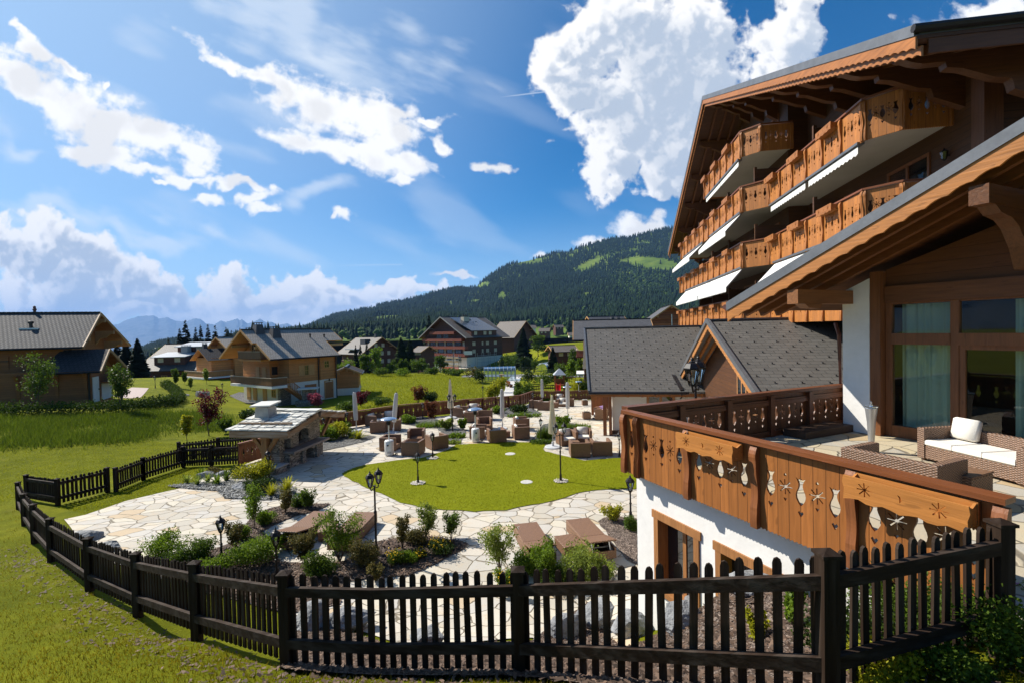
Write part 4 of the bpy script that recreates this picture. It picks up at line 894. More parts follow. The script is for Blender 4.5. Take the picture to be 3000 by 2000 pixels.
# curtains behind the glass
CUR = leaf('green_grey_curtain', (.68, .76, .66), .12, .35, .85, (1.1, 1.1, 1.1))
def curtain(v0, v1, z0, z1, u, label):
    b = MB(); n = int((v1 - v0) / .025); R1, R2 = [], []
    for i in range(n + 1):
        v = v0 + (v1 - v0) * i / n; w = .045 * sin(i * .95 + sin(i * .31) * 1.4); R1.append(b.vert((u + w, v, z0))); R2.append(b.vert((u + w * .7, v, z1)))
    for i in range(n): b.idx([R1[i], R1[i + 1], R2[i + 1], R2[i]])
    o = b.build('curtain', CUR, None, True); o.location = (*LO, 0); o.rotation_euler = (0, 0, TH); tag(o, label, 'curtain', 'grey-green curtains behind the terrace glazing')
curtain(-2.34, -1.40, 2.58, 5.6, 6.95, 'grey-green curtain behind the left pane next to the white pier')
curtain(-4.0, -3.32, 2.58, 5.6, 6.95, 'grey-green curtain at the right edge of the glazed wall, behind the door')
# terrace railing
TR = empty('terrace_railing', lw(0, 0, 2.3), TH, 'long red-brown carved railing along the sunny edge of the raised terrace', 'railing')
TM = (R_ZB, R_Z, R_X)
def shift(o0, par, dz):  # parts were laid out in chalet height; parent sits at dz
    for ch in KIDS.get(par, [])[o0:]: ch.location.z -= dz
balustrade(TR, (0, -.08), (0, -.48), 2.32, 1.16, 1, TM, holes=1, post_w=.12)
balustrade(TR, (0, -.48), (0, -5.69), 2.32, 1.16, 4, TM, holes=5, post_w=.11, rail=(.20, .055))
shift(0, TR, 2.3)
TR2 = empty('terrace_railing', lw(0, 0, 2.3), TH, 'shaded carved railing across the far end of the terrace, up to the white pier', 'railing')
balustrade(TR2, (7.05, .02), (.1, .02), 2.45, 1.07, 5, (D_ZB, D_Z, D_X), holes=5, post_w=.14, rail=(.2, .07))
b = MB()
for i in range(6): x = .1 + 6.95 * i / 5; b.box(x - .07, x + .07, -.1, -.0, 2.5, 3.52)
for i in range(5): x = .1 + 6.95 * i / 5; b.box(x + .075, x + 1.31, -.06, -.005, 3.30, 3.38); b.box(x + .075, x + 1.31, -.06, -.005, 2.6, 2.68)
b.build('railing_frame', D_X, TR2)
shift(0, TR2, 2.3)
for v, lb in ((-2.33, 'orange larch flower box hung on the terrace railing, farther one nearer the corner'), (-4.98, 'orange larch flower box hung on the terrace railing, bigger near one by the picket fence')):
    o = put('flower_box', flower_box_mesh(1.12, wood('box_larch', (.48, .19, .045), 'x', .3, .45), .24, .2), None, lw(-.05, v, 3.47), TH - pi / 2); tag(o, lb, 'flower box', 'flower boxes on the terrace railing')
# ---------------------------------------------------------------- slate roofed annex
ann = empty('slate_roofed_annex', (0, 0, 0), -AL, 'low annex with big grey slate roofs and a small cross gable', 'annex')
HX = np.array([cos(AL), -sin(AL), 0]); HY = np.array([sin(AL), cos(AL), 0])
def h_on_x(px, py, x):
    P = np.array(at_plane(px, py, HX * x, HX)); return float(P @ HY), float(P[2])
def mat_slate(name, c, bw=.42, rh=.26):
    m, t, o = new_mat(name); tc = t('ShaderNodeTexCoord')
    br = t('ShaderNodeTexBrick', offset=.5); t.l.new(tc.outputs['UV'], br.inputs[0]); br.inputs['Scale'].default_value = 1; br.inputs['Brick Width'].default_value = bw; br.inputs['Row Height'].default_value = rh
    br.inputs['Mortar Size'].default_value = .009; br.inputs['Mortar Smooth'].default_value = .1; br.inputs['Color1'].default_value = (*[x * .88 for x in c], 1); br.inputs['Color2'].default_value = (*[x * 1.12 for x in c], 1); br.inputs['Mortar'].default_value = (*[x * .3 for x in c], 1)
    sp = t('ShaderNodeSeparateXYZ'); t.l.new(tc.outputs['UV'], sp.inputs[0]); fr = t.math('FRACT', t.math('DIVIDE', sp.outputs[1], rh))
    n = noise(t, coords(t), 1.1, 5); col = t.mix(t.smooth(n, .4, .7, 0, .3), br.outputs[0], tuple(x * .75 for x in c))
    h = t.math('SUBTRACT', t.math('MULTIPLY', fr, -.7), t.math('MULTIPLY', br.outputs['Fac'], .8)); finish(t, o, col, .62, h, .7, .018, spec=.35); return m
SLATE = mat_slate('slate_shingles', (.105, .098, .088))
def roofplane(b, A, B, C_, D_, mi=0, th=.12):
    """A,B eave (left,right); C,D ridge (right,left); uv in metres"""
    A, B, C_, D_ = map(Vector, (A, B, C_, D_)); N = (B - A).cross(D_ - A).normalized(); X = (B - A).normalized(); Y = N.cross(X)
    b.mi = mi; uv = [((p - A).dot(X), (p - A).dot(Y)) for p in (A, B, C_, D_)]; b.face([A, B, C_, D_], uv)
    T = [p - N * th for p in (A, B, C_, D_)]; b.mi = 1; b.face(T[::-1])
    for i in range(4): j = (i + 1) % 4; b.face([T[i], T[j], (A, B, C_, D_)[j], (A, B, C_, D_)[i]])
    return N, X, Y
def hooks(b, A, B, C_, D_, sx=.84, sy=.52, mi=2):
    A, B, C_, D_ = map(Vector, (A, B, C_, D_)); N = (B - A).cross(D_ - A).normalized(); X = (B - A).normalized(); Y = N.cross(X); L = (B - A).length; Hh = (D_ - A).dot(Y); b.mi = mi; j = 0; y = .35
    while y < Hh - .3:
        x = .4 + (sx / 2 if j % 2 else 0)
        while x < L - .2: p = A + X * x + Y * y + N * .03; b.beam(p - Y * .03, p + Y * .03, .04, .05, N); x += sx
        y += sy; j += 1
HOOK = plain('snow_hook', (.045, .042, .04), .6, .1, 5)
EY, EZ, RY, RZ = 28.5, 1.48, 36.8, 5.24
b = MB(); A, B, C_, D_ = (-.35, EY, EZ), (7.6, EY, EZ), (7.6, RY, RZ), (-.72, RY, RZ)
roofplane(b, A, B, C_, D_); hooks(b, A, B, C_, D_); b.mi = 1; b.beam((-.75, RY, RZ + .03), (7.6, RY, RZ + .03), .3, .07); b.beam((-.36, EY, EZ + .02), (-.73, RY, RZ + .02), .12, .12)
roofplane(b, (6.9, 45, 1.6), (-1.1, 45, 1.6), (-.72, RY, RZ), (7.6, RY, RZ)); b.build('slate_roof', [SLATE, ZINC, HOOK], ann)
PX_, PY_, PZ_ = 5.15, 23.2, 5.46; NEy, NEz, FEy, FEz = 16.4, 2.95, 30.3, 2.3
b = MB(); A, B, C_, D_ = (PX_, NEy, NEz), (12.4, NEy, NEz), (12.4, PY_, PZ_), (PX_, PY_, PZ_); roofplane(b, A, B, C_, D_); hooks(b, A, B, C_, D_)
roofplane(b, (12.4, FEy, FEz), (PX_, FEy, FEz), (PX_, PY_, PZ_), (12.4, PY_, PZ_)); b.mi = 1; b.beam((PX_, PY_, PZ_ + .03), (12.4, PY_, PZ_ + .03), .3, .07)
for (y, z) in ((NEy, NEz), (FEy, FEz)): b.beam((PX_ + .03, y, z), (PX_ + .03, PY_, PZ_), .14, .2)
b.build('slate_roof', [SLATE, ZINC, HOOK], ann)
fascia(PX_ + .03, -.14, -.42, 'fascia_board', wood('gable_fascia', (.40, .17, .05), 'y', .3, .5), .035, .3, .05, ya=(NEy, NEz), pk=(PY_, PZ_), yb=(FEy, FEz), par=ann)
b = MB()
for x in (5.6, 6.0):
    for y, z in ((NEy, NEz), (FEy, FEz)): b.beam((x, y, z - .22), (x, PY_, PZ_ - .22), .12, .16)
b.build('rafter', W_Y, ann)
b = MB(); xw = 6.2
def wz(y): return (NEz + (y - NEy) * (PZ_ - NEz) / (PY_ - NEy) if y < PY_ else PZ_ + (y - PY_) * (FEz - PZ_) / (FEy - PY_)) - .16
b.hexa([(xw, 17.2, -1.3), (xw + .25, 17.2, -1.3), (xw + .25, PY_, -1.3), (xw, PY_, -1.3), (xw, 17.2, wz(17.2)), (xw + .25, 17.2, wz(17.2)), (xw + .25, PY_, wz(PY_)), (xw, PY_, wz(PY_))])
b.hexa([(xw, PY_, -1.3), (xw + .25, PY_, -1.3), (xw + .25, 29.4, -1.3), (xw, 29.4, -1.3), (xw, PY_, wz(PY_)), (xw + .25, PY_, wz(PY_)), (xw + .25, 29.4, wz(29.4)), (xw, 29.4, wz(29.4))])
b.build('gable_wall', LOGY, ann)
CW_ = wood('annex_window_larch', (.42, .2, .08), 'z', .3, .5)
for y0 in (19.2, 20.9):
    f = MB(); z0, z1 = 1.75, 3.1
    for q in ((y0, y0 + .1, z0, z1), (y0 + 1.2, y0 + 1.3, z0, z1), (y0 + .1, y0 + 1.2, z1 - .1, z1), (y0 + .1, y0 + 1.2, z0, z0 + .08), (y0 + .6, y0 + .7, z0 + .08, z1 - .1)): f.box(xw - .05, xw + .02, *q)
    f.box(xw - .1, xw - .004, y0 - .05, y0 + 1.35, z0 - .07, z0 - .003); o = f.build('window', CW_, ann); g = MB(); g.box(xw - .03, xw - .02, y0 + .1, y0 + 1.2, z0 + .08, z1 - .1); g.build('pane', DGL, o)
b = MB(); b.box(1.02, 6.2, 29.5, 29.75, -1.4, 1.25); b.box(1.02, 1.27, 29.75, 44, -1.4, 2); b.build('front_wall', PLAS2, ann)
b = MB(); b.box(.95, 6.2, 29.42, 29.499, -1.25, -1.0); b.build('plinth', plain('brown_plinth', (.10, .06, .04), .8), ann)
b = MB(); b.box(-.3, 6.2, 28.66, 28.8, EZ - .32, EZ - .1); b.box(-.25, .1, 28.8, 36.6, .9, 1.2)
for k in range(8): x = .2 + k * .82; b.box(x, x + .12, 28.5, 29.5, EZ - .3 - .02, EZ - .12)
b.build('eave_board', W_X, ann); b = MB(); b.tube([(-.38, EY - .07, EZ - .08), (5.3, EY - .07, EZ - .08)], .075, 8); b.tube([(4.9, EY - .02, EZ - .1), (5.0, EY + .4, EZ - .35), (5.0, EY + .85, EZ - .5)], .045, 6)
b.beam((4.95, 28.6, 1.55), (4.75, 30.2, 2.28), .2, .05); b.build('gutter', DKM, ann)
b = MB(); b.box(.45, .66, 28.95, 29.16, -1.3, 1.2); b.box(.8, .98, 29.0, 29.4, -1.3, 1.22); b.box(-.3, 1.0, 35.9, 36.1, -1.4, 2.5); b.build('porch_post', R_Z, ann)
f = MB(); f.box(3.05, 3.2, 29.44, 29.52, .35, 1.2); f.box(4.55, 4.7, 29.44, 29.52, .35, 1.2); f.box(3.2, 4.55, 29.44, 29.52, .3, .42); f.box(3.8, 3.95, 29.45, 29.51, .42, 1.2); o = f.build('window', CW_, ann); g = MB(); g.box(3.2, 4.55, 29.47, 29.49, .42, 1.2); g.build('pane', DGL, o)
# ---------------------------------------------------------------- village houses
def mat_tile(name, c, rw=.30, rh=.36):
    m, t, o = new_mat(name); tc = t('ShaderNodeTexCoord'); sp = t('ShaderNodeSeparateXYZ'); t.l.new(tc.outputs['UV'], sp.inputs[0])
    row = t.math('DIVIDE', sp.outputs[1], rh); rf = t.math('FRACT', row); off = t.math('MULTIPLY', t.math('MODULO', t.math('FLOOR', row), 2.), .5)
    w = t.math('SINE', t.math('MULTIPLY', t.math('ADD', t.math('DIVIDE', sp.outputs[0], rw), off), 2 * pi))
    h = t.math('ADD', t.math('MULTIPLY', w, .5), t.math('MULTIPLY', rf, -1.0))
    n = noise(t, coords(t), 2.2, 4); n2 = noise(t, coords(t), 14, 2)
    col = t.ramp(t.math('ADD', t.math('MULTIPLY', n, .6), t.math('MULTIPLY', n2, .4)), (.3, tuple(x * .7 for x in c)), (.7, tuple(x * 1.25 for x in c)))
    edge = t.smooth(rf, .16, .0, 0, .75); col = t.mix(edge, col, tuple(x * .22 for x in c)); col = t.mix(t.smooth(w, -.55, -1, 0, .5), col, tuple(x * .3 for x in c))
    finish(t, o, col, .8, h, .6, .03, spec=.12); return m
TILE = mat_tile('grey_pantiles', (.085, .083, .083)); TILED = mat_tile('dark_pantiles', (.045, .043, .046)); GROOF = mat_slate('grey_brown_shingles', (.13, .108, .09), .5, .35); GROOF2 = mat_slate('grey_shingles', (.075, .065, .057), .5, .3); DROOF = mat_slate('dark_shingles', (.085, .082, .085), .5, .3)
TILE2 = mat_tile('pale_grey_pantiles', (.31, .28, .245))
CLOG = wood('chalet_logs', (.62, .26, .08), 'x', .25, .6, groove='z', gp=.19, gw=.05, gdark=.35); CLOGY = wood('chalet_logs_y', (.60, .25, .076), 'y', .25, .6, groove='z', gp=.19, gw=.05, gdark=.35)
BLOG = wood('brown_timber', (.11, .04, .025), 'x', .25, .7, groove='z', gp=.22, gw=.04); BLOGY = wood('brown_timber_y', (.11, .04, .025), 'y', .25, .7, groove='z', gp=.22, gw=.04)
HONX = wood('chalet_boards', (.42, .19, .06), 'z', .3, .55, groove='x', gp=.14, gw=.06); HONY = wood('chalet_boards_y', (.42, .19, .06), 'z', .3, .55, groove='y', gp=.14, gw=.06); SHUT = wood('shutter_larch', (.56, .30, .11), 'z', .25, .55)
REDB = wood('red_balcony_boards', (.27, .065, .035), 'y', .2, .6, groove='z', gp=.25, gw=.06); CREAM = plain('cream_shutter', (.55, .48, .36), .7, .08, 5); BAREW = wood('pale_rail', (.5, .40, .29), 'x', .2, .6)
MST = None
def mat_masonry(name, c):
    m, t, o = new_mat(name); v = coords(t, 'Object', (2.8, 2.8, 11)); e = t('ShaderNodeTexVoronoi', feature='DISTANCE_TO_EDGE'); t.l.new(v, e.inputs['Vector']); e.inputs['Scale'].default_value = 1
    f = t('ShaderNodeTexVoronoi', feature='F1'); t.l.new(v, f.inputs['Vector']); f.inputs['Scale'].default_value = 1; s = t('ShaderNodeSeparateXYZ'); t.l.new(f.outputs['Color'], s.inputs[0])
    n = noise(t, coords(t), 9, 4); col = t.ramp(s.outputs[0], (0, tuple(x * .65 for x in c)), (.6, c), (1, tuple(x * 1.35 for x in c))); col = t.mix(t.smooth(n, .4, .7, 0, .35), col, (c[0] * .9, c[1] * .7, c[2] * .5)); j = t.smooth(e.outputs[0], .02, .09)
    col = t.mix(j, tuple(x * .25 for x in c), col); finish(t, o, col, .85, t.math('ADD', j, t.math('MULTIPLY', n, .3)), .8, .03, spec=.25); return m
MASON = mat_masonry('stacked_stone', (.30, .27, .23))
class House:
    def __init__(s, name, label, cat, O, ang, z0, L, W, ze, zr, vr=None, logs=(CLOG, CLOGY), group=None):
        s.r = empty(name, (O[0], O[1], z0), ang, label, cat, group); s.L, s.W, s.ze, s.zr, s.z0 = L, W, ze, zr, z0; s.vr = W / 2 if vr is None else vr; s.logs = logs
    def Z(s, z): return z - s.z0
    def walls(s, u0=None, u1=None, zlo=None, zc=None, eo=1.2, pl=PLAS2):
        """timber box with gables; plaster below zc"""
        L, W = s.L, s.W; zlo = s.z0 - .8 if zlo is None else zlo; sl1 = (s.zr - s.ze) / (s.vr + eo); zf = s.ze + sl1 * eo - .15; zb = s.zr - (s.zr - s.ze) / (W - s.vr + eo) * (W - s.vr) - .15; Z = s.Z; w0 = zlo if zc is None else zc
        b = MB(); b.box(0, L, 0, .25, Z(w0), Z(zf)); b.box(0, L, W - .25, W, Z(w0), Z(zb)); b.build('wall', s.logs[0], s.r)
        b = MB(); P = [(.25, Z(w0)), (W - .25, Z(w0)), (W - .25, Z(zb)), (s.vr, Z(s.zr - .2)), (.25, Z(zf))]
        for u in (.003, L - .24): b.prism(P, [], (u, 0, 0), (0, 1, 0), (0, 0, 1), .237)
        b.build('gable_wall', s.logs[1], s.r)
        if zc is not None: b = MB(); b.box(.02, L - .02, .02, W - .02, Z(zlo), Z(zc)); b.build('basement', pl, s.r)
    def roof(s, mat, pieces=None, go=1.2, eo=1.2, th=.2, verge=SHUT, vw=.22):
        """pieces: list of (u0,u1,va,vb) front strips; rear slope single"""
        Z = s.Z; vr = s.vr; sl = (s.zr - s.ze) / (vr + eo); zf = lambda v: Z(s.zr - sl * (vr - v)); b = MB(); L, W = s.L, s.W
        pieces = pieces or [(-go, L + go, -eo, vr)]
        for u0, u1, va, vb in pieces: roofplane(b, (u0, va, zf(va)), (u1, va, zf(va)), (u1, vb, zf(vb)), (u0, vb, zf(vb)), th=th)
        U0, U1 = min(p[0] for p in pieces if p[3] >= vr - .01), max(p[1] for p in pieces if p[3] >= vr - .01); ze2 = Z(s.ze)
        roofplane(b, (U1, W + eo, ze2), (U0, W + eo, ze2), (U0, vr, Z(s.zr)), (U1, vr, Z(s.zr)), th=th)
        b.mi = 2; b.beam((U0, vr, Z(s.zr) + .02), (U1, vr, Z(s.zr) + .02), .34, .1)
        b.build('roof', [mat, s.logs[1], DKM], s.r); b = MB()
        for u0, u1, va, vb in pieces:
            for u in (u0, u1): b.beam((u, va, zf(va) - .1), (u, vb, zf(vb) - .1), .08, vw)
        for u in (U0, U1): b.beam((u, vr, Z(s.zr) - .1), (u, W + eo, ze2 - .1), .08, vw)
        for v in (vr * .35, vr - .1, vr + (W - vr) * .6):
            z = (zf(v) if v <= vr else Z(s.zr - (s.zr - s.ze) / (W - vr + eo) * (v - vr))) - .38; b.box(U0 + .15, .0, v - .12, v + .12, z - .2, z + .1); b.box(L, U1 - .15, v - .12, v + .12, z - .2, z + .1)
        b.build('verge_board', verge, s.r)
        b = MB()
        for u0, u1, va, vb in pieces:
            if va < 0: b.tube([(u0, va - .06, zf(va) - .1), (u1, va - .06, zf(va) - .1)], .09, 6)
        b.tube([(U0, W + eo + .06, ze2 - .1), (U1, W + eo + .06, ze2 - .1)], .09, 6); b.build('gutter', DKM, s.r); s.zf = zf
    def win(s, face, a, z, w, h, kind='window', mat=None, pane=None, d=.06, bars=True):
        """face: 'f' front v=0, 'l' left gable, 'r' right gable; a = start along wall"""
        Z = s.Z; b = MB(); t_ = min(.1, w * .12)
        def bx(b, a0, a1, z0, z1, d0, d1):
            if face == 'f': b.box(a0, a1, -d1, -d0, z0, z1)
            elif face == 'l': b.box(-d1, -d0, a0, a1, z0, z1)
            else: b.box(s.L + d0, s.L + d1, a0, a1, z0, z1)
        z0, z1 = Z(z), Z(z + h)
        if kind == 'window':
            for q in ((a, a + t_, z0, z1), (a + w - t_, a + w, z0, z1), (a + t_, a + w - t_, z1 - t_, z1), (a + t_, a + w - t_, z0, z0 + t_)): bx(b, *q, .004, d)
            if bars: bx(b, a + w / 2 - .03, a + w / 2 + .03, z0 + t_, z1 - t_, .004, d - .01); bx(b, a + t_, a + w / 2 - .03, (z0 + z1) / 2 - .02, (z0 + z1) / 2 + .02, .004, d - .015); bx(b, a + w / 2 + .03, a + w - t_, (z0 + z1) / 2 - .02, (z0 + z1) / 2 + .02, .004, d - .015)
            o = b.build('window', mat or SHUT, s.r); g = MB(); bx(g, a + t_, a + w - t_, z0 + t_, z1 - t_, .003, .02); g.build('pane', pane or DGL, o)
        else:
            bx(b, a, a + w, z0, z1, .004, d)
            if kind in ('shutter', 'door'):
                for zz in (z0 + h * .2, z1 - h * .2): bx(b, a + .04, a + w - .04, zz - .05, zz + .05, d, d + .02)
            o = b.build(kind, mat or SHUT, s.r)
            if kind == 'door': k = MB(); bx(k, a + w * .85, a + w * .93, z0 + h * .45, z0 + h * .52, d + .02, d + .07); k.build('handle', DKM, o)
    def box(s, name, mat, *bxs, par=None):
        b = MB()
        for q in bxs: b.box(q[0], q[1], q[2], q[3], s.Z(q[4]), s.Z(q[5]))
        return b.build(name, mat, par or s.r)
    def chimney(s, u, v, zb, zt, w=.5, mat=None, taper=.75):
        Z = s.Z; b = MB(); a, c = w, w * taper; b.hexa([(u - a, v - a, Z(zb)), (u + a, v - a, Z(zb)), (u + a, v + a, Z(zb)), (u - a, v + a, Z(zb)), (u - c, v - c, Z(zt)), (u + c, v - c, Z(zt)), (u + c, v + c, Z(zt)), (u - c, v + c, Z(zt))])
        for i in (-1, 1):
            for j in (-1, 1): b.box(u + i * c * .8 - .04, u + i * c * .8 + .04, v + j * c * .8 - .04, v + j * c * .8 + .04, Z(zt), Z(zt) + .18)
        b.box(u - c * 1.1, u + c * 1.1, v - c * 1.1, v + c * 1.1, Z(zt) + .182, Z(zt) + .25); b.build('chimney', mat or DROOFM, s.r)
    def vent(s, u, v, zb, h=.5, r=.09): b = MB(); b.lathe([(r, 0), (r, h * .7), (r * 1.6, h * .72), (r * 1.6, h), (r * .6, h * 1.05)], 8, (u, v, s.Z(zb))); b.build('vent_pipe', DKM, s.r)
DROOFM = plain('chimney_slate', (.06, .06, .065), .6, .2, 4)
def rail_boards(s, pts, z, h, mat, name='balcony_rail', top=BAREW, th=.05):
    """pts: (u,v) polyline"""
    b = MB(); t_ = MB(); Z = s.Z
    for p, q in zip(pts, pts[1:]):
        b.beam((*p, Z(z) + h * .5), (*q, Z(z) + h * .5), th, h * .86); t_.beam((*p, Z(z) + h), (*q, Z(z) + h), .14, .07)
    o = b.build(name, mat, s.r); t_.build('top_rail', top, o); return o
DRAIL = wood('dark_rail_boards', (.22, .10, .035), 'z', .3, .55, groove='y', gp=.16, gw=.1)
# --- middle chalet
def ang_of(vpx): return atan2(1, ray(vpx, 950)[0])
A = at_z(823, 1187, -3.2); mc = House('middle_chalet', 'honey timber chalet with grey tiled roof, wraparound balcony and outside stairs in the meadow', 'chalet', A, ang_of(2430), -3.2, 7.8, 8.6, 2.55, 6.02, 4.3)
Z = mc.Z
b = MB(); b.box(1.1, 7.8, 0, .25, Z(-.6), Z(3.0)); b.box(0, 7.8, 8.35, 8.6, Z(-.6), Z(3.0)); b.box(1.1, 1.35, .25, 2.2, Z(-.6), Z(3.2)); b.box(0, 1.1, 2.2, 2.4, Z(-.6), Z(3.4)); b.build('wall', CLOG, mc.r)
b = MB(); b.prism([(2.4, Z(-.6)), (8.35, Z(-.6)), (8.35, Z(3.0)), (4.3, Z(5.7)), (2.4, Z(4.4))], [], (.003, 0, 0), (0, 1, 0), (0, 0, 1), .237); b.prism([(.25, Z(-.6)), (8.35, Z(-.6)), (8.35, Z(3.0)), (4.3, Z(5.7)), (.25, Z(3.0))], [], (7.55, 0, 0), (0, 1, 0), (0, 0, 1), .237)
b.prism([(.1, Z(2.35)), (2.4, Z(2.35)), (2.4, Z(4.4)), (.1, Z(2.95))], [], (.003, 0, 0), (0, 1, 0), (0, 0, 1), .237); b.build('gable_wall', CLOGY, mc.r)
b = MB(); b.box(1.32, 7.78, .02, 8.58, Z(-4), Z(-.603)); b.box(.02, 1.32, .55, 8.58, Z(-4), Z(-.9)); b.build('basement', PLAS2, mc.r)
b = MB(); b.box(-.05, 1.3, -.05, .54, Z(-4), Z(-.95)); b.build('stone_pillar', MASON, mc.r)
mc.roof(TILE2, [(-1.85, 7.6, -1.25, 1.7), (-2.3, 10.2, 1.7, 4.3)], 2.2, 1.2, .16)
b = MB(); b.prism([(-1.8, 8.2), (-1.8, -1.35), (.1, -1.35), (.1, -.06), (1.05, .0), (1.05, 2.1), (-.01, 2.1), (-.01, 8.2)], [], (0, 0, Z(-.95)), (1, 0, 0), (0, 1, 0), .28); b.build('balcony', WHT, mc.r)
rail_boards(mc, [(-1.76, 8.2), (-1.76, -1.31), (.1, -1.31)], -.66, .95, DRAIL); rail_boards(mc, [(-1.76, .9), (-1.76, 6.1)], 2.42, .95, DRAIL); mc.box('upper_balcony', CLOG, (-1.8, -.003, .8, 6.2, 2.2, 2.4))
b = MB(); n = 12
for i in range(n): u = .15 + i * .235; z = -.75 - i * .2; b.box(u, u + .26, -1.32, -.35, Z(z) - .06, Z(z))
b.beam((.1, -1.3, Z(-.85)), (3.0, -1.3, Z(-3.25)), .07, .26); b.beam((.1, -.38, Z(-.85)), (3.0, -.38, Z(-3.25)), .07, .26); st_ = b.build('stairs', CLOG, mc.r)
b = MB(); b.beam((.1, -1.33, Z(.2)), (3.0, -1.33, Z(-2.2)), .09, .08)
for i in range(15): u = .15 + i * .2; b.box(u, u + .09, -1.35, -1.31, Z(-.75 - (u - .1) * .83), Z(.16 - (u - .1) * .83))
b.build('stair_rail', CLOGY, st_)
mc.win('f', 2.45, .15, .75, 1.3, 'shutter'); mc.win('f', 3.25, .15, .55, 1.3, 'window'); mc.win('f', 3.85, .15, .75, 1.3, 'shutter'); mc.win('f', 3.2, -2.45, 1.6, 1.4, 'shutter', wood('shutter_red_larch', (.36, .14, .045), 'z', .3, .5)); mc.win('f', 6.1, -3.1, 1.1, 2.1, 'door', wood('door_red_larch', (.36, .14, .045), 'z', .3, .5)); mc.win('f', 6.0, .85, .8, 1.0)
mc.box('door_frame', SHUT, (5.98, 6.095, -.08, -.004, -3.15, -.9), (7.205, 7.3, -.08, -.004, -3.15, -.9), (6.0, 7.28, -.085, -.004, -.895, -.78)); mc.box('log_end', CLOGY, (5.35, 5.55, -.16, -.003, -.6, 2.5), (7.62, 7.85, -.16, -.003, -.6, 2.6), (1.08, 1.3, -.16, -.003, -.6, 2.5))
mc.box('downpipe', DKM, (5.1, 5.2, -.14, -.04, -3.3, 2.4), (7.62, 7.72, -.3, -.2, -3.3, 2.4))
for v in (3.0, 4.5): mc.win('l', v, -.55, .85, 1.9, 'shutter')
for v, k in ((1.0, 'window'), (3.0, 'shutter'), (5.3, 'shutter'), (6.8, 'shutter')): mc.win('l', v, -2.9 if k == 'shutter' else -2.3, .9, 1.9 if k == 'shutter' else 1.0, k)
mc.win('l', 5.2, 2.7, 1.0, 1.5); b = MB(); b.box(.25, .95, 2.14, 2.195, Z(.4), Z(1.4)); b.build('porch_window', DGL, mc.r)
for v, x in ((3.9, (1265, 320)), (3.1, (1430, 390))):
    P_ = np.array(at_plane(380 + x[0] * .2976, 880 + x[1] * .2976, np.array(A) + v * np.array([-sin(ang_of(2430)), cos(ang_of(2430)), 0]), [-sin(ang_of(2430)), cos(ang_of(2430)), 0])) - np.array(A)
    u = P_[0] * cos(ang_of(2430)) + P_[1] * sin(ang_of(2430)); mc.chimney(u, v, mc.zf(v) + mc.z0 - .5, mc.zf(v) + mc.z0 + .85, .62, None, .62)
mc.vent(5.8, 2.5, 4.85); mc.vent(7.9, 2.5, 4.85, .4); wall_lamp(mc.r, (6.65, -.02, Z(-.75)), 0)
# --- timber shed beside it
O_ = at_d(1051, 1128, 67); sh = House('timber_shed', 'small planked timber shed on a white base right of the middle chalet', 'shed', O_, radians(105), -2.9, 5, 3.3, -.3, .65); sh.walls(zc=-2.35, eo=.5, pl=PLAS2); sh.roof(TILED, None, .5, .5, .12)
# --- left chalet
B_ = at_z(269, 1179, -.5); lc = House('left_chalet', 'big timber chalet with grey pantile roof and garage wing at the left edge', 'chalet', B_, ang_of(4834), -.5, 0, 0, 0, 0)
LCW = wood('left_chalet_logs', (.30, .115, .035), 'x', .25, .6, groove='z', gp=.2, gw=.05, gdark=.35); LCY = wood('left_chalet_logs_y', (.34, .13, .038), 'y', .25, .6, groove='z', gp=.2, gw=.05, gdark=.35)
Z = lc.Z; b = MB(); b.box(-26, -2.7, 2.2, 2.45, Z(-1.5), Z(4.9)); b.box(-7, 0, 0, .25, Z(-1.5), Z(2.5)); b.build('wall', LCW, lc.r)
b = MB(); b.prism([(2.45, Z(-1.5)), (12.4, Z(-1.5)), (12.4, Z(4.9)), (7.2, Z(7.6)), (2.45, Z(4.95))], [], (-2.94, 0, 0), (0, 1, 0), (0, 0, 1), .237); b.prism([(.25, Z(-1.5)), (5, Z(-1.5)), (5, Z(2.5)), (2.5, Z(4.0)), (.25, Z(2.5))], [], (-.24, 0, 0), (0, 1, 0), (0, 0, 1), .237); b.build('gable_wall', LCY, lc.r)
b = MB(); roofplane(b, (-26, 1.1, Z(4.6)), (-.9, 1.1, Z(4.6)), (-1.5, 7.2, Z(7.95)), (-26, 7.2, Z(7.95)), th=.18); roofplane(b, (-.9, 13.4, Z(4.5)), (-26, 13.4, Z(4.5)), (-26, 7.2, Z(7.95)), (-1.5, 7.2, Z(7.95)), th=.18); b.mi = 2
for k in range(70): u = -26 + k * .35; b.beam((u, 7.2, Z(7.97)), (u + .34, 7.2, Z(8.0)), .3, .12)
b.build('roof', [TILE, LCY, DKM], lc.r)
b = MB(); roofplane(b, (-3.5, -.75, Z(2.42)), (.95, -.75, Z(2.42)), (.65, 2.4, Z(4.32)), (-2.9, 2.4, Z(4.32)), th=.14); roofplane(b, (.95, 5.6, Z(2.4)), (-3.5, 5.6, Z(2.4)), (-2.9, 2.4, Z(4.32)), (.65, 2.4, Z(4.32)), th=.14); b.build('garage_roof', [TILED, LCY, DKM], lc.r)
b = MB()
for p, q in (((-.85, 1.1, 4.5), (-1.45, 7.2, 7.85)), ((-.85, 13.4, 4.4), (-1.45, 7.2, 7.85)), ((1.0, -.75, 2.32), (.7, 2.4, 4.22)), ((1.0, 5.6, 2.3), (.7, 2.4, 4.22))): b.beam((p[0], p[1], Z(p[2])), (q[0], q[1], Z(q[2])), .1, .26)
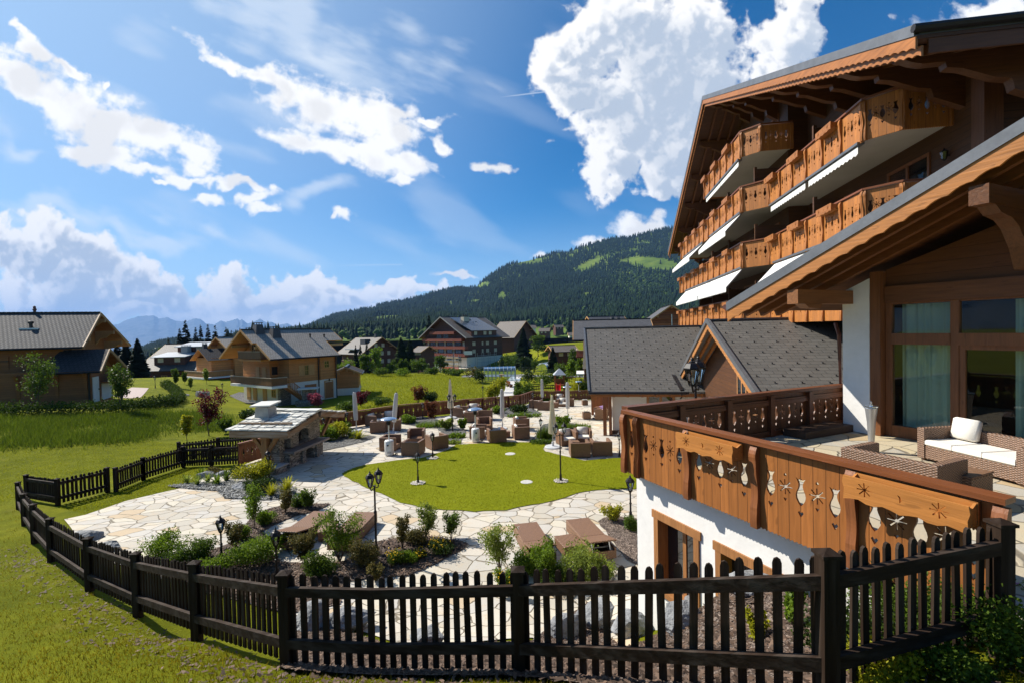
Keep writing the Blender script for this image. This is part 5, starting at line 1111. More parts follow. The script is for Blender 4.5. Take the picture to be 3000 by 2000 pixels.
for v, z in ((3.4, 5.3), (7.2, 7.2), (9.4, 6.0), (11.6, 4.9)): b.box(-2.7, -1.1, v - .14, v + .14, Z(z - .25), Z(z + .1)); b.prism([(0, 0), (1.3, 0), (.9, -.35), (.35, -.5), (0, -1.1)], [], (-2.69, v + .1, Z(z - .26)), (1, 0, 0), (0, 0, 1), .2)
b.build('verge_board', wood('pale_verge', (.42, .24, .1), 'y', .3, .55), lc.r)
b = MB(); b.tube([(-26, 1.02, Z(4.5)), (-.9, 1.02, Z(4.5))], .1, 6); b.tube([(-3.5, -.82, Z(2.32)), (.95, -.82, Z(2.32))], .09, 6); b.box(-9.7, -9.55, 2.02, 2.16, Z(-.6), Z(4.4)); b.box(-.18, -.06, -.12, -.02, Z(-.6), Z(2.3)); b.build('gutter', DKM, lc.r)
lc.L = 0
lc.win('r', .25, -.5, 1.3, 2.3, 'door', PLAS2); lc.win('r', 2.2, -.5, 2.4, 1.7, 'garage_door', PLAS2, d=.05); b = MB(); b.box(.1, 1.0, 1.75, 5.1, Z(1.1), Z(1.25)); bl = b.build('balcony', LCY, lc.r); rail_boards(lc, [(.95, 1.8), (.95, 5.0)], 1.2, .95, HONY); 
b = MB()
for u in (-5.0, -2.4, -.35): b.prism([(0, 0), (-.55, 0), (-.2, -.5), (0, -2.2)], [], (u - .12, -.003, Z(2.25)), (0, 1, 0), (0, 0, 1), .24)
for u in (-9.2, -16): b.prism([(0, 0), (-.9, 0), (-.3, -.6), (0, -2.2)], [], (u - .14, 2.197, Z(4.4)), (0, 1, 0), (0, 0, 1), .28)
b.build('eave_bracket', LCY, lc.r)
for u, z, w, h in ((-7.8, 2.8, 1.3, 1.1), (-5.6, 2.6, 1.2, 1.3), (-14, 2.7, 1.3, 1.1), (-12, -.2, 1.4, 1.3)): 
    b = MB(); b.box(u, u + w, 2.12, 2.197, Z(z), Z(z + h)); o = b.build('shutter', LCW, lc.r); b = MB(); b.box(u, u + w, 2.08, 2.119, Z(z + h * .55), Z(z + h * .62)); b.build('shutter_bar', DKM, o)
b = MB(); b.box(-4.4, -3.3, -.06, -.003, Z(.7), Z(1.3)); b.build('shutter', LCW, lc.r)
lc.vent(-5.9, 4.6, 6.35, .7, .14); b = MB(); b.box(-6.6, -5.2, 4.15, 4.5, Z(6.28), Z(6.42)); b.build('vent_flashing', WHT, lc.r); b = MB(); b.lathe([(.12, 0), (.12, .35), (.17, .38), (.17, .52), (.11, .55), (.13, .72), (.05, .8)], 8, (-6.7, 7.3, Z(7.85))); b.build('chimney_pot', plain('red_brown_pot', (.12, .05, .045), .6), lc.r)
# --- central apartment block
C_ = at_d(1367.5, 1043, 179); ab = House('apartment_block', 'large brown apartment chalet with red balcony bands and a solar roof in the centre distance', 'apartment block', C_, ang_of(2700), -9.5, 20.2, 24, 2.75, 11.1, 12.2, (BLOG, BLOGY)); ab.walls(zc=-4.6, eo=2.2, zlo=-14); ab.roof(GROOF, [(-2.2, 22.4, -2.2, 12.2)], 2, 2.2, .3, plain('grey_verge', (.3, .29, .28), .7), .35)
for z, v0, v1 in ((4.25, 5, 19.5), (1.45, 1.0, 24.2), (-1.4, -.9, 25), (-4.15, -.9, 25)):
    ab.box('balcony', REDB, (-1.75, -1.6, v0, v1, z, z + 1.1), (-1.6, -.003, v0, v0 + .1, z, z + 1.1), (-1.6, -.003, v1 - .1, v1, z, z + 1.1), (-1.6, -.003, v0 + .1, v1 - .1, z, z + .2))
for z, vs_ in ((1.9, (10, 14)), (-.9, (3, 8, 13, 18)), (-3.7, (3, 8, 13, 18)), (-6.4, (3, 8, 13, 18))):
    for v in vs_: ab.win('l', v, z + .35, 3.2, 1.9, 'window', BLOG); 
for z in (-1.2, -4.0):
    for v in (1.0, 6.7, 11.6, 16.6, 21.8): ab.win('l', v, z + .1, 1.0, 2.4, 'wall_panel', CREAM, d=.09)
for z in (-.25, -3.1):
    for u, w in ((3.1, 1.6), (8.2, .8), (10.6, 1.6), (15.2, 1.6)): ab.win('f', u, z, w, 1.4, 'shutter', CREAM)
Zb = ab.Z; b = MB(); zd = ab.zf(-.3); b.box(1.6, 15.6, -1.1, 4, Zb(3.3), Zb(5.4)); o = b.build('dormer', BLOG, ab.r)
for u in (3.1, 8.2, 11.2): b = MB(); b.box(u, u + 1.5, -1.18, -1.104, Zb(3.75), Zb(5.1)); b.build('dormer_shutter', CREAM, o)
b = MB(); b.hexa([(1.2, -1.7, Zb(5.3)), (16, -1.7, Zb(5.3)), (16, 10.4, Zb(10.6)), (1.2, 10.4, Zb(10.6)), (1.2, -1.7, Zb(5.5)), (16, -1.7, Zb(5.5)), (16, 10.4, Zb(10.8)), (1.2, 10.4, Zb(10.8))]); b.build('solar_roof', plain('solar_panels', (.05, .06, .075), .25, .3, 1.2, spec=.7, bump=.02), ab.r)
b = MB(); b.box(5.2, 8.2, 6.6, 8.4, Zb(8.5), Zb(10.9)); b.build('chimney', CREAM, ab.r)
for u, v in ((5.8, 7.5), (6.6, 7.4), (7.5, 7.5), (9.6, 6), (10.6, 5), (11.6, 6.4), (9.9, 8), (12.5, 4.2)): ab.vent(u, v, 10.9 if u < 8 else ab.zf(v) + ab.z0 + .5, .9, .22)
ab.box('garage_base', CREAM, (-5.2, -.003, -1.6, 11, -13, -8.4), (-.003, 12, -2.2, -.01, -13, -8.2))
# scaffolding around its lower corner
P_ = ab.r.matrix_world; sc_ = empty('scaffold', (C_[0], C_[1], -10.5), ang_of(2700), 'steel scaffold with planks and orange netting at the apartment corner', 'scaffold'); Zs = lambda z: z + 10.5
b = MB(); gv = plain('scaffold_steel', (.45, .45, .46), .4, .1, 4, metal=.6)
for v in (-2.6, 1, 4.6, 8.2):
    for u in (-6.6, -5.5): b.tube([(u, v, Zs(-12)), (u, v, Zs(-3.2))], .1, 5)
for u in (2, 5.5, 9, 12.5):
    for v in (-3.6, -2.6): b.tube([(u, v, Zs(-12)), (u, v, Zs(-2.8))], .08, 5)
for z in (-3.9, -5.2, -6.5): b.tube([(-6.6, -2.6, Zs(z)), (-6.6, 8.2, Zs(z))], .08, 5); b.tube([(2, -3.6, Zs(z)), (12.5, -3.6, Zs(z))], .07, 5)
b.build('frame', gv, sc_); b = MB()
for z in (-4.6, -6.0, -7.4): b.box(-6.5, -5.6, -2.6, 8.2, Zs(z), Zs(z) + .15); b.box(-6.7, -6.64, -2.6, 8.2, Zs(z) + .2, Zs(z) + .55)
b.build('plank', wood('scaffold_planks', (.45, .33, .2), 'y', .2, .7), sc_); b = MB(); b.box(-6.75, -6.7, -2.6, 6.5, Zs(-12), Zs(-7.6)); b.build('netting', plain('orange_netting', (.55, .13, .06), .8, .25, 2), sc_)
# --- other houses of the village
h = House('grey_roof_chalet', 'wide dark chalet under a big grey roof with two metal dormers', 'chalet', at_d(411, 1127, 105), radians(4), -5.0, 13.6, 17, -1.9, 3.75, 10.5, (BLOG, BLOGY)); h.walls(eo=1.2, zlo=-8); h.roof(GROOF2, None, .8, 1.2, .25)
for u0, u1, v0, z0, z1 in ((2.4, 9.0, 1.1, -.9, .9), (4.8, 11.2, 5.6, 1.2, 3.0)):
    b = MB(); b.box(u0, u1, v0, v0 + 4, h.Z(z0), h.Z(z1)); o = b.build('dormer', BLOG, h.r); b = MB(); b.hexa([(u0 - .4, v0 - .6, h.Z(z1)), (u1 + .4, v0 - .6, h.Z(z1)), (u1 + .9, v0 + 5, h.Z(z1 + .9)), (u0 - .1, v0 + 5, h.Z(z1 + .9)), (u0 - .4, v0 - .6, h.Z(z1 + .15)), (u1 + .4, v0 - .6, h.Z(z1 + .15)), (u1 + .9, v0 + 5, h.Z(z1 + 1.05)), (u0 - .1, v0 + 5, h.Z(z1 + 1.05))]); b.build('dormer_roof', plain('pale_metal_roof', (.42, .43, .44), .4, .1, 1, metal=.2), o)
    for u in (u0 + .8, u1 - 2.2): b = MB(); b.box(u, u + 1.2, v0 - .05, v0 - .004, h.Z(z0 + .7), h.Z(z1 - .15)); b.build('dormer_window', CREAM, o)
h.chimney(7.3, 4.6, .5, 3.3, .75, plain('grey_chimney', (.3, .3, .3), .8), .95); h.vent(11, 7, 2.6, .6, .2)
for u in (1.5, 4.5, 8, 11): h.win('f', u, -4.6, 1.3, 1.6)
h.box('awning', plain('red_awning', (.6, .06, .03), .7), (.4, 2.6, -1.5, -.05, -3.2, -3.05), (.4, 2.6, -1.55, -1.5, -3.5, -3.05))
O_ = at_d(690, 1130, 84); h = House('small_chalet', 'small honey timber chalet between the wide grey roof chalet and the middle chalet', 'chalet', O_, ang_of(2430), -3.4, 7.0, 8.0, 2.5, 5.2, 4.0); h.walls(zc=-2.6, eo=1.0); h.roof(TILE2, None, 1.2, 1.0, .2)
h.box('side_wing', CLOG, (-3.4, -.01, 1.0, 6.6, -4, 1.6)); b = MB(); roofplane(b, (-4.2, .4, h.Z(1.2)), (-.1, .4, h.Z(1.2)), (-.1, 3.8, h.Z(3.2)), (-4.2, 3.8, h.Z(3.2))); roofplane(b, (-.1, 7.2, h.Z(1.2)), (-4.2, 7.2, h.Z(1.2)), (-4.2, 3.8, h.Z(3.2)), (-.1, 3.8, h.Z(3.2))); b.build('wing_roof', [TILED, CLOGY, DKM], h.r)
rail_boards(h, [(-5.0, 7.4), (-5.0, .2), (-.2, .2)], -1.6, 1.0, HONY); h.box('balcony', WHT, (-5.1, -3.41, .1, 7.4, -1.85, -1.6), (-3.41, -.2, .1, .99, -1.85, -1.6)); h.chimney(-2.6, 5.0, 2.4, 4.0, .4); h.chimney(5.5, 5.2, 4.2, 6.6, .7)
for u in (1.2, 3.4, 5.2): h.win('f', u, .3, .9, 1.1)
D3 = at_d(1062, 1055, 150); h = House('dark_chalet', 'dark brown apartment chalet with pale roof beyond the middle chalet', 'apartment house', D3, radians(-40), -6.0, 12, 13, -1.2, 4.0, 6.5, (BLOG, BLOGY))
h.r.location = (D3[0] - 12 * cos(radians(-40)), D3[1] - 12 * sin(radians(-40)), -6); h.walls(eo=1.5, zlo=-11); h.roof(GROOF2, None, 1.5, 1.5, .25)
for z in (-4.5, -1.9): 
    for v in (1.6, 4.2, 6.8, 9.4): h.win('r', v, z, 1.1, 1.3, 'shutter', CREAM)
for v in (4.5, 7.2): h.win('r', v, .7, 1.1, 1.2, 'shutter', CREAM)
h.box('dormer_roof', plain('pale_metal_dormer', (.36, .37, .38), .4, .1, 1, metal=.2), (4, 9.5, -1.2, 2.4, .2, .45)); h.box('dormer', DROOFM, (6.2, 9, 3, 5, 1.2, 3.4)); h.chimney(10, 6.5, 3.4, 5.0, .4); rail_boards(h, [(2, -1.4), (11, -1.4)], -4.2, 1, BLOG)
D4 = at_d(1500, 1030, 215); h = House('rear_chalet', 'dark chalet with pale roof peeping out behind the central apartment block', 'chalet', (D4[0] - 9, D4[1] + 7), radians(-40), -5.5, 13, 15, 2.0, 9.5, 7.5, (BLOG, BLOGY)); h.walls(eo=1.5, zlo=-11); h.roof(GROOF, None, 1.5, 1.5, .3)
D5 = at_d(1752, 962, 120); h = House('rear_chalet', 'grey roofed chalet with two chimneys just above the annex ridge', 'chalet', D5, radians(12), -5, 8, 9, 4.9, 8.4, 4.5, (BLOG, BLOGY)); h.walls(eo=1.2); h.roof(DROOF, None, 1.2, 1.2, .25); h.chimney(4.6, 1.6, 6, 7.9, .5); h.chimney(6.2, 1.6, 6, 7.8, .5)
D6 = at_d(1900, 956, 92); OR_ = wood('orange_timber', (.38, .12, .04), 'y', .3, .6, groove='z', gp=.5, gw=.12); h = House('rear_chalet', 'chalet with orange timber gable rising behind the annex roof beside the hotel', 'chalet', (D6[0] + 8.4, D6[1] - 1), radians(80), -5, 12, 8.4, 5.6, 9.4, 4.2, (BLOG, OR_)); h.walls(eo=1.2); h.roof(DROOF, None, 1.2, 1.2, .25)
h.box('balcony', OR_, (-.9, -.8, 1, 7.4, 5.4, 6.0), (-.9, -.8, 1.6, 6.8, 6.8, 7.1)); h.box('post', WHT, (-.95, -.8, 4.1, 4.25, 5, 7.6))
D7 = at_d(1706, 1092, 72); h = House('village_house', 'red-brown timber house with balconies partly hidden by the left end of the annex', 'house', (D7[0] + .3, D7[1]), radians(-8), -4, 9, 10, 3.6, 6.6, 5, (BLOG, BLOGY)); h.walls(eo=1.2, zlo=-8); h.roof(DROOF, None, 1.6, 1.2, .2)
rail_boards(h, [(-1.1, 6), (-1.1, .4), (2, -1.0)], 1.0, 1.0, REDB); h.box('balcony', REDB, (-1.2, -.003, .4, 6, .8, 1.0)); h.box('balcony', WHT, (-1.2, -.003, .4, 6, -1.8, -1.6)); h.win('f', .3, 1.2, 1.2, 1.6, 'wall_panel', WHT); h.win('f', .3, -1.5, 1.2, 1.6, 'wall_panel', WHT)
def cottage(px, py, d, L, W, hw, hr, ang, lab, logs=(BLOG, BLOGY), rm=GROOF):
    P_ = at_d(px, py, d); h = House('village_house', lab, 'house', P_, radians(ang), P_[2], L, W, P_[2] + hw, P_[2] + hw + hr, None, logs); h.walls(eo=.8, zlo=P_[2] - 6); h.roof(rm, None, .8, .8, .25)
    for u in (L * .2, L * .6): h.win('f', u, P_[2] + hw * .4, 1.2, 1.2, 'shutter', CREAM)
cottage(1625, 1052, 128, 6, 7, 2.0, 1.6, 10, 'low brown roofed house among trees left of the annex'); cottage(1212, 1045, 150, 3.2, 6, 1.6, 1.8, -35, 'small brown cottage between the dark chalet and the apartment block')
PLW = (PLAS2, PLAS2)
cottage(1538, 972, 430, 10, 9, 3, 3, 10, 'white farmhouse on the meadow slope under the hill, leftmost of the scattered farms', PLW); cottage(1580, 980, 400, 8, 8, 2.5, 3, -15, 'small brown farmhouse on the meadow right of the white farmhouse'); cottage(1628, 966, 520, 9, 8, 2.5, 3, 15, 'brown farm below the road across the meadow'); cottage(1668, 994, 380, 7, 7, 3, 2.5, 0, 'tiny white farmhouse at the wood edge beside the annex ridge', PLW)
# ---------------------------------------------------------------- fences
FW = wood('dark_stained_picket', (.036, .021, .013), 'z', .45, .75, weather=.06, spec=.12, island=.6); FWX = wood('dark_stained_rail', (.030, .018, .012), 'x', .4, .75, weather=.07, spec=.12)
def picket_fence(label, posts, pick_w=.088, gap=.175, kinks=(), group=None, skip=(), counts=None):
    """posts: list of (Vector base, height); kinks = indices without a post; rails on the viewer's side"""
    base = posts[0][0]; r = empty('picket_fence', base, 0, label, 'fence', group)
    for i, (p, h) in enumerate(posts):
        if i in kinks: continue
        q = p - base; b = MB(); s = .062
        b.hexa([(q.x - s, q.y - s, q.z - .4), (q.x + s, q.y - s, q.z - .4), (q.x + s, q.y + s, q.z - .4), (q.x - s, q.y + s, q.z - .4), (q.x - s, q.y - s, q.z + h - .05), (q.x + s, q.y - s, q.z + h - .05), (q.x + s, q.y + s, q.z + h - .05), (q.x - s, q.y + s, q.z + h - .05)])
        s = .078; z = q.z + h - .048; v0 = [(q.x - s, q.y - s), (q.x + s, q.y - s), (q.x + s, q.y + s), (q.x - s, q.y + s)]; b.hexa([(*a, z) for a in v0] + [(*a, z + .025) for a in v0]); k = len(b.v)
        for a in v0: b.vert((*a, z + .026))
        t_ = b.vert((q.x, q.y, z + .06))
        for j in range(4): b.idx([k + j, k + (j + 1) % 4, t_])
        po = b.build('post', FW, r)
    for i in range(len(posts) - 1):
        if i in skip: continue
        (p, h), (q, g) = posts[i], posts[i + 1]; p = p - base; q = q - base; d = q - p; dh = Vector((d.x, d.y, 0)); L = dh.length; dh.normalize(); n = Vector((dh.y, -dh.x, 0)); mid = base + (p + q) / 2
        if n.dot(Vector((0, 0, 0)) - Vector((mid.x, mid.y, 0))) < 0: n = -n
        m = counts[i] if counts else max(2, int(round((L - .1) / gap))); b = MB(); pw = pick_w if not counts else min(pick_w, L / m * .52)
        for k in range(m):
            s = (.5 + k) / m; c = p.lerp(q, s) - n * .03; H = (h + (g - h) * s) - .06 + random.uniform(-.022, .016); w = pw / 2; lean = random.uniform(-.02, .02)
            prof = [(-w, .06), (w, .06), (w + lean, H - .05), (w * .7 + lean, H - .015), (lean, H), (-w * .7 + lean, H - .015), (-w + lean, H - .05)]
            b.prism(prof, [], c, dh, (0, 0, 1), .026 if dh.cross(Vector((0, 0, 1))).dot(n) < 0 else -.026)
        b.build('picket_panel', FW, r)
        for hz_ in (.27, .80):
            b = MB(); a = p + n * .0 + Vector((0, 0, h * hz_)); c = q + Vector((0, 0, g * hz_)); b.beam(a + n * .025, c + n * .025, .055, .115); b.build('rail', FWX, r)
    return r
picket_fence('long dark picket fence curving round the garden in the foreground', [(fence_pt(i), FENCE[i][3]) for i in range(len(FENCE))], kinks=(3,), counts=[15, 21, 13, 8, 19, 19, 17, 16, 12, 12, 12])
def gpl(l, h): return [(gp(x, y), h) for x, y in l]
cor = fence_pt(11)
picket_fence('dark picket fence at the far left side of the paved terrace, left of the gate', [(gpx(58, 19.6), 1.08)] + gpl([(170, 1480), (316, 1441)], 1.1), gap=.135)
picket_fence('small dark picket gate standing in the gap of the far left fence', gpl([(340, 1440), (421, 1406)], 1.08), gap=.135)
picket_fence('dark picket fence right of the gate running to the carved panel by the fireplace', gpl([(421, 1406), (538, 1368), (620, 1365), (702, 1361)], 1.1), gap=.135)
picket_fence('farther dark picket fence behind the stone fireplace on the lawn bank', gpl([(525, 1352), (640, 1338), (770, 1328)], 1.1), gap=.14)
# carved garden railing
GM = (wood('garden_panel', (.20, .068, .024), 'z', .35, .5, groove='x', gp=.22, gw=.04, gdark=.15), wood('garden_post', (.17, .058, .022), 'z', .3, .5), wood('garden_rail', (.20, .07, .026), 'x', .3, .45))
def garden_rail(label, path, group='carved garden railings', h=.98):
    P = [gp(*q) for q in path]; r = empty('carved_railing', P[0], 0, label, 'railing', group); n0 = 0
    for a, b_ in zip(P, P[1:]):
        L = hypot(b_.x - a.x, b_.y - a.y); balustrade(r, (a.x, a.y), (b_.x, b_.y), a.z + .1, h, max(1, round(L / 1.75)), GM, holes=5, t=.03, post_w=.12, rail=(.17, .06), z1=b_.z + .1)
    for ch in KIDS[r]: ch.location = ch.location - P[0]
    return r
garden_rail('short red-brown carved panel beside the stone fireplace post', [(702, 1366), (775, 1345)])
garden_rail('long carved railing round the back of the paved terrace, before the meadow and playground', [(925, 1278), (1000, 1258), (1170, 1230), (1330, 1214), (1525, 1193), (1560, 1174), (1740, 1172)])

# ---------------------------------------------------------------- furniture prototypes
def mat_wicker(name, c, k=1.):
    m, t, o = new_mat(name); tc = t('ShaderNodeTexCoord'); s = t('ShaderNodeSeparateXYZ'); t.l.new(tc.outputs['Object'], s.inputs[0])
    xy = t.math('ADD', s.outputs[0], s.outputs[1]); a = t.math('SINE', t.math('MULTIPLY', xy, 2 * pi / .05 * k)); b = t.math('SINE', t.math('MULTIPLY', s.outputs[2], 2 * pi / .026 * k)); w = t.math('MULTIPLY', a, b)
    n = noise(t, coords(t), 40, 3); f = t.math('ADD', t.math('MULTIPLY', w, .32), n); col = t.ramp(f, (.2, tuple(x * .42 for x in c)), (.55, c), (.9, tuple(x * 1.5 for x in c))); finish(t, o, col, .5, w, .7, .006, spec=.4); return m
WICK = mat_wicker('brown_wicker', (.215, .115, .062), .6); CUSH = plain('cream_cushion', (.72, .68, .6), .9, .04, 6, bump=.3, bd=.01)
def rbox(b, x0, x1, y0, y1, z0, z1, r=.03):
    """soft-edged box"""
    ring = lambda z, k: [(x0 + k, y0 + k, z), (x1 - k, y0 + k, z), (x1 - k, y1 - k, z), (x0 + k, y1 - k, z)]
    L = [ring(z0, r), ring(z0 + r, 0), ring(z1 - r, 0), ring(z1, r)]; I = [[b.vert(p) for p in l] for l in L]
    for A, B_ in zip(I, I[1:]):
        for j in range(4): b.idx([A[j], A[(j + 1) % 4], B_[(j + 1) % 4], B_[j]])
    b.idx(I[0][::-1]); b.idx(I[-1])
def make_seat(name, w, d, h, seats, cush=True, pillow=True, mat=WICK):
    """wicker seat, front toward -y, origin on the ground at its centre"""
    r = empty(name); th = .13; b = MB(); rbox(b, -w / 2, w / 2, d / 2 - th, d / 2, .04, h, .012); rbox(b, -w / 2, -w / 2 + th, -d / 2, d / 2 - th - .003, .04, h, .012); rbox(b, w / 2 - th, w / 2, -d / 2, d / 2 - th - .003, .04, h, .012); rbox(b, -w / 2 + th + .003, w / 2 - th - .003, -d / 2 + .02, d / 2 - th - .003, .05, .3, .01)
    for sx in (-1, 1):
        for sy in (-1, 1): b.box(sx * (w / 2 - .07) - .03, sx * (w / 2 - .07) + .03, sy * (d / 2 - .07) - .03, sy * (d / 2 - .07) + .03, 0, .045)
    b.build('frame', mat, r); sw = (w - 2 * th - .02) / seats
    for i in range(seats):
        x0 = -w / 2 + th + .01 + sw * i
        if cush: c = MB(); rbox(c, x0 + .005, x0 + sw - .005, -d / 2 + .0, d / 2 - th - .02, .303, .41, .022); c.build('seat_cushion', CUSH, r)
        if pillow and (i == 0 or seats < 3): c = MB(); rbox(c, x0 + .03, x0 + sw - .04, -.06, .06, 0, .4, .03); o = c.build('back_cushion', CUSH, r, True); o.location = (0, d / 2 - th - .12, .43); o.rotation_euler = (-.22, 0, 0)
    return r
P_full = make_seat('armchair', .98, .92, .74, 1); P_empty = make_seat('armchair', .98, .92, .74, 1, False, False); P_seat = make_seat('armchair', .98, .92, .74, 1, True, False)
used = set()
def use(proto, loc, rz, label, cat, group, s=None):
    if proto.name not in used: used.add(proto.name); o = proto
    else: o = copy_tree(proto)
    o['category'] = cat; place(o, loc, rz, label, s, group); return o
G1 = 'wicker armchairs of the garden terrace'
def z3(x, y): return 1000 + x * .3189, 900 + y * .3189
def chair(proto, x, y, face, label, dy=.0):
    """x,y: zoomed pixel of the nearest base edge; face: direction the seat looks, degrees clockwise from away (0=away,90=right,180=viewer)"""
    p = gp(*z3(x, y)); p = p + Vector((0, .42, 0)); p.z = tz(p.x, p.y) + .035; use(proto, p, radians(180 - face), label, 'armchair', G1)
CH = [(P_full, 290, 1092, 110, 'wicker armchair with cream cushions by the carved railing, left end of the back left group'), (P_full, 428, 1072, 165, 'cushioned wicker armchair behind the mushroom heater, half hidden by the leaning covered parasol'),
      (P_seat, 325, 1158, -10, 'wicker armchair seen from behind in the back left group, left one of the pair'), (P_seat, 466, 1142, -10, 'wicker armchair seen from behind beside the leaning covered parasol, right one of the pair'),
      (P_empty, 435, 1322, 95, 'bare wicker armchair standing right behind the white heater at the lawn edge'), (P_empty, 680, 1252, 175, 'bare wicker armchair facing the viewer, rear one of the group left of the lawn'), (P_empty, 648, 1370, 10, 'bare wicker armchair seen from behind, nearest to the lawn edge on the left'), (P_empty, 868, 1310, -35, 'bare wicker armchair behind the single lantern at the far lawn edge'),
      (P_full, 1090, 1012, 115, 'cushioned wicker armchair beside the cream parasol, left of the middle back group'), (P_full, 1210, 992, 180, 'cushioned wicker armchair facing the viewer behind the second heater'), (P_seat, 1195, 1060, 0, 'wicker armchair from behind with a pale seat, left of two below the long railing'), (P_seat, 1325, 1040, 0, 'wicker armchair from behind, right of two below the long railing'),
      (P_full, 1255, 1212, 95, 'cushioned wicker armchair behind the middle heater facing right'), (P_empty, 1312, 1130, 170, 'wicker armchair facing the viewer in the centre group behind the heater'), (P_seat, 1425, 1248, -15, 'wicker armchair seen from behind under the narrow grey parasol at the lawn edge'),
      (P_full, 1650, 1216, 80, 'cushioned wicker armchair facing right, front one of the two right of the grey parasol'), (P_full, 1655, 1130, 80, 'cushioned wicker armchair facing right, rear one of the two right of the grey parasol'),
      (P_seat, 1790, 930, 20, 'wicker armchair from behind at the far corner of the railing, left one'), (P_seat, 1868, 948, 15, 'wicker armchair from behind at the far corner of the railing, right one with white seat'), (P_full, 2010, 868, 185, 'cushioned wicker armchair by the back railing left of the slim parasol'), (P_full, 2040, 915, 190, 'cushioned wicker armchair just left of the slim grey parasol'), (P_empty, 2100, 912, -80, 'wicker armchair right of the slim grey parasol by the back railing'),
      (P_full, 2080, 1275, 165, 'wicker armchair with white cushions facing the viewer, beside the cream parasol on the round base'), (P_full, 2230, 1255, 185, 'wicker armchair with a tall white back cushion, right one of the pair facing the viewer'), (P_seat, 2200, 1385, 0, 'wicker armchair seen from behind with white pillow top, left one before the parasol group'), (P_seat, 2400, 1372, 0, 'wicker armchair seen from behind, rightmost by the lantern near the wall')]
for c_ in CH: chair(*c_)
p = gp(1764, 1230); use(P_full, Vector((p.x, p.y + .4, tz(p.x, p.y + .4) + .035)), radians(180 + 85), 'wicker armchair under the annex porch where the child in lilac sits', 'armchair', G1); PCH = Vector((p.x, p.y + .4, tz(p.x, p.y + .4) + .035))
p = gp(1757, 1192); use(P_empty, Vector((p.x, p.y + .4, tz(p.x, p.y + .4) + .035)), radians(180 - 80), 'wicker armchair behind the child, against the porch posts of the annex', 'armchair', G1)
# low tables and planters
def make_table(w=.5, h=.4):
    r = empty('low_table'); b = MB(); rbox(b, -w / 2, w / 2, -w / 2, w / 2, .03, h - .03, .01); b.build('wicker_body', WICK, r); b = MB(); rbox(b, -w / 2 - .01, w / 2 + .01, -w / 2 - .01, w / 2 + .01, h - .028, h, .008); b.build('table_top', WICK, r); return r
PT = make_table(); GT = 'low wicker tables'
for x, y, s, lb in ((375, 1120, 1., 'low wicker table amid the back left armchairs'), (1515, 1200, .9, 'small wicker table right of the narrow grey parasol'), (1960, 928, 1.2, 'low wicker table before the armchairs at the back railing'), (2150, 1300, .9, 'low wicker table in the middle of the right hand armchair group')):
    p = gp(*z3(x, y)); use(PT, (p.x, p.y + .2, p.z + .035), .1, lb, 'table', GT, s)
PEB = leaf('white_pebbles', (.6, .55, .48), .3, 0, .7, (1.2, 1.2, 1.2))
def make_planter():
    r = empty('wicker_planter'); b = MB(); rbox(b, -.27, .27, -.27, .27, .03, .5, .012); b.build('basket', WICK, r); n = 160; a = RNG.uniform(0, 2 * pi, n); C = np.c_[RNG.uniform(-.22, .22, n), RNG.uniform(-.22, .22, n), .5 + RNG.uniform(0, .09, n)]
    d = np.c_[np.cos(a), np.sin(a), RNG.uniform(-.5, .5, n)] * .045; e = np.c_[-np.sin(a), np.cos(a), RNG.uniform(-.5, .5, n)] * .035; np_mesh('pebbles', np.stack([C - d, C - e, C + d, C + e], 1).reshape(-1, 3), np.arange(4 * n).reshape(-1, 4), PEB, r); return r
PP = make_planter()
for x, y, lb in ((2240, 902, 'wicker cube planter with white flowers by the back railing, farther one'), (2257, 1030, 'wicker cube planter with white flowers on the paving, nearer one before the seated child')):
    p = gp(*z3(x, y)); use(PP, (p.x, p.y + .2, p.z + .035), .05, lb, 'planter', 'wicker cube planters')
# parasols
CLO = leaf('cream_parasol_cloth', (.80, .72, .55), .08, .15, .85, (1.05, 1.05, 1.05)); GCV = plain('grey_parasol_cover', (.50, .485, .46), .85, .1, 3, bump=.4, bd=.02); ALU = plain('brushed_aluminium', (.5, .5, .5), .35, .1, 4, metal=.7); PBASE = plain('pale_grey_base', (.50, .51, .52), .6, .08, 4)
def make_parasol(cover, h=2.9, base=True, r0=.2, zlo=.75):
    r = empty('closed_parasol'); b = MB(); b.lathe([(.028, .05), (.028, h - .12), (.02, h)], 8); b.build('pole', ALU, r); n = 20; V = []; b = MB()
    prof = [(.02, h + .02), (.05, h - .03), (.075, h - .3), (.11, h - .9), (r0 * .9, zlo + .5), (r0, zlo + .15), (r0 * 1.02, zlo)] if not cover else [(.02, h + .02), (.1, h - .02), (.13, h - .2), (.15, h - .9), (.15, zlo + .3), (.13, zlo)]
    rings = []
    for rr, z in prof:
        rings.append([b.vert(((rr * (1 + (.22 if not cover else .06) * (1 if j % 2 else -1) * min(1, rr / .1))) * cos(2 * pi * j / n), rr * (1 + (.22 if not cover else .06) * (1 if j % 2 else -1) * min(1, rr / .1)) * sin(2 * pi * j / n) * (.7 if cover else 1), z + (0 if rr < r0 else .05 * (j % 2)))) for j in range(n)])
    for A, B_ in zip(rings, rings[1:]):
        for j in range(n): b.idx([B_[j], B_[(j + 1) % n], A[(j + 1) % n], A[j]])
    b.idx(rings[0]); b.build('canopy', GCV if cover else CLO, r)
    b = MB(); b.lathe([(.02, h + .01), (.035, h + .04), (.012, h + .1), (.0, h + .12)], 8); b.build('finial', BLK, r)
    b = MB()
    if base: b.lathe([(.46, 0), (.46, .045), (.4, .075), (.07, .085), (.06, .3), (.03, .32)], 24)
    else: b.box(-.3, .3, -.3, .3, 0, .06); b.lathe([(.05, .06), (.05, .35)], 8)
    b.build('base', PBASE, r); return r
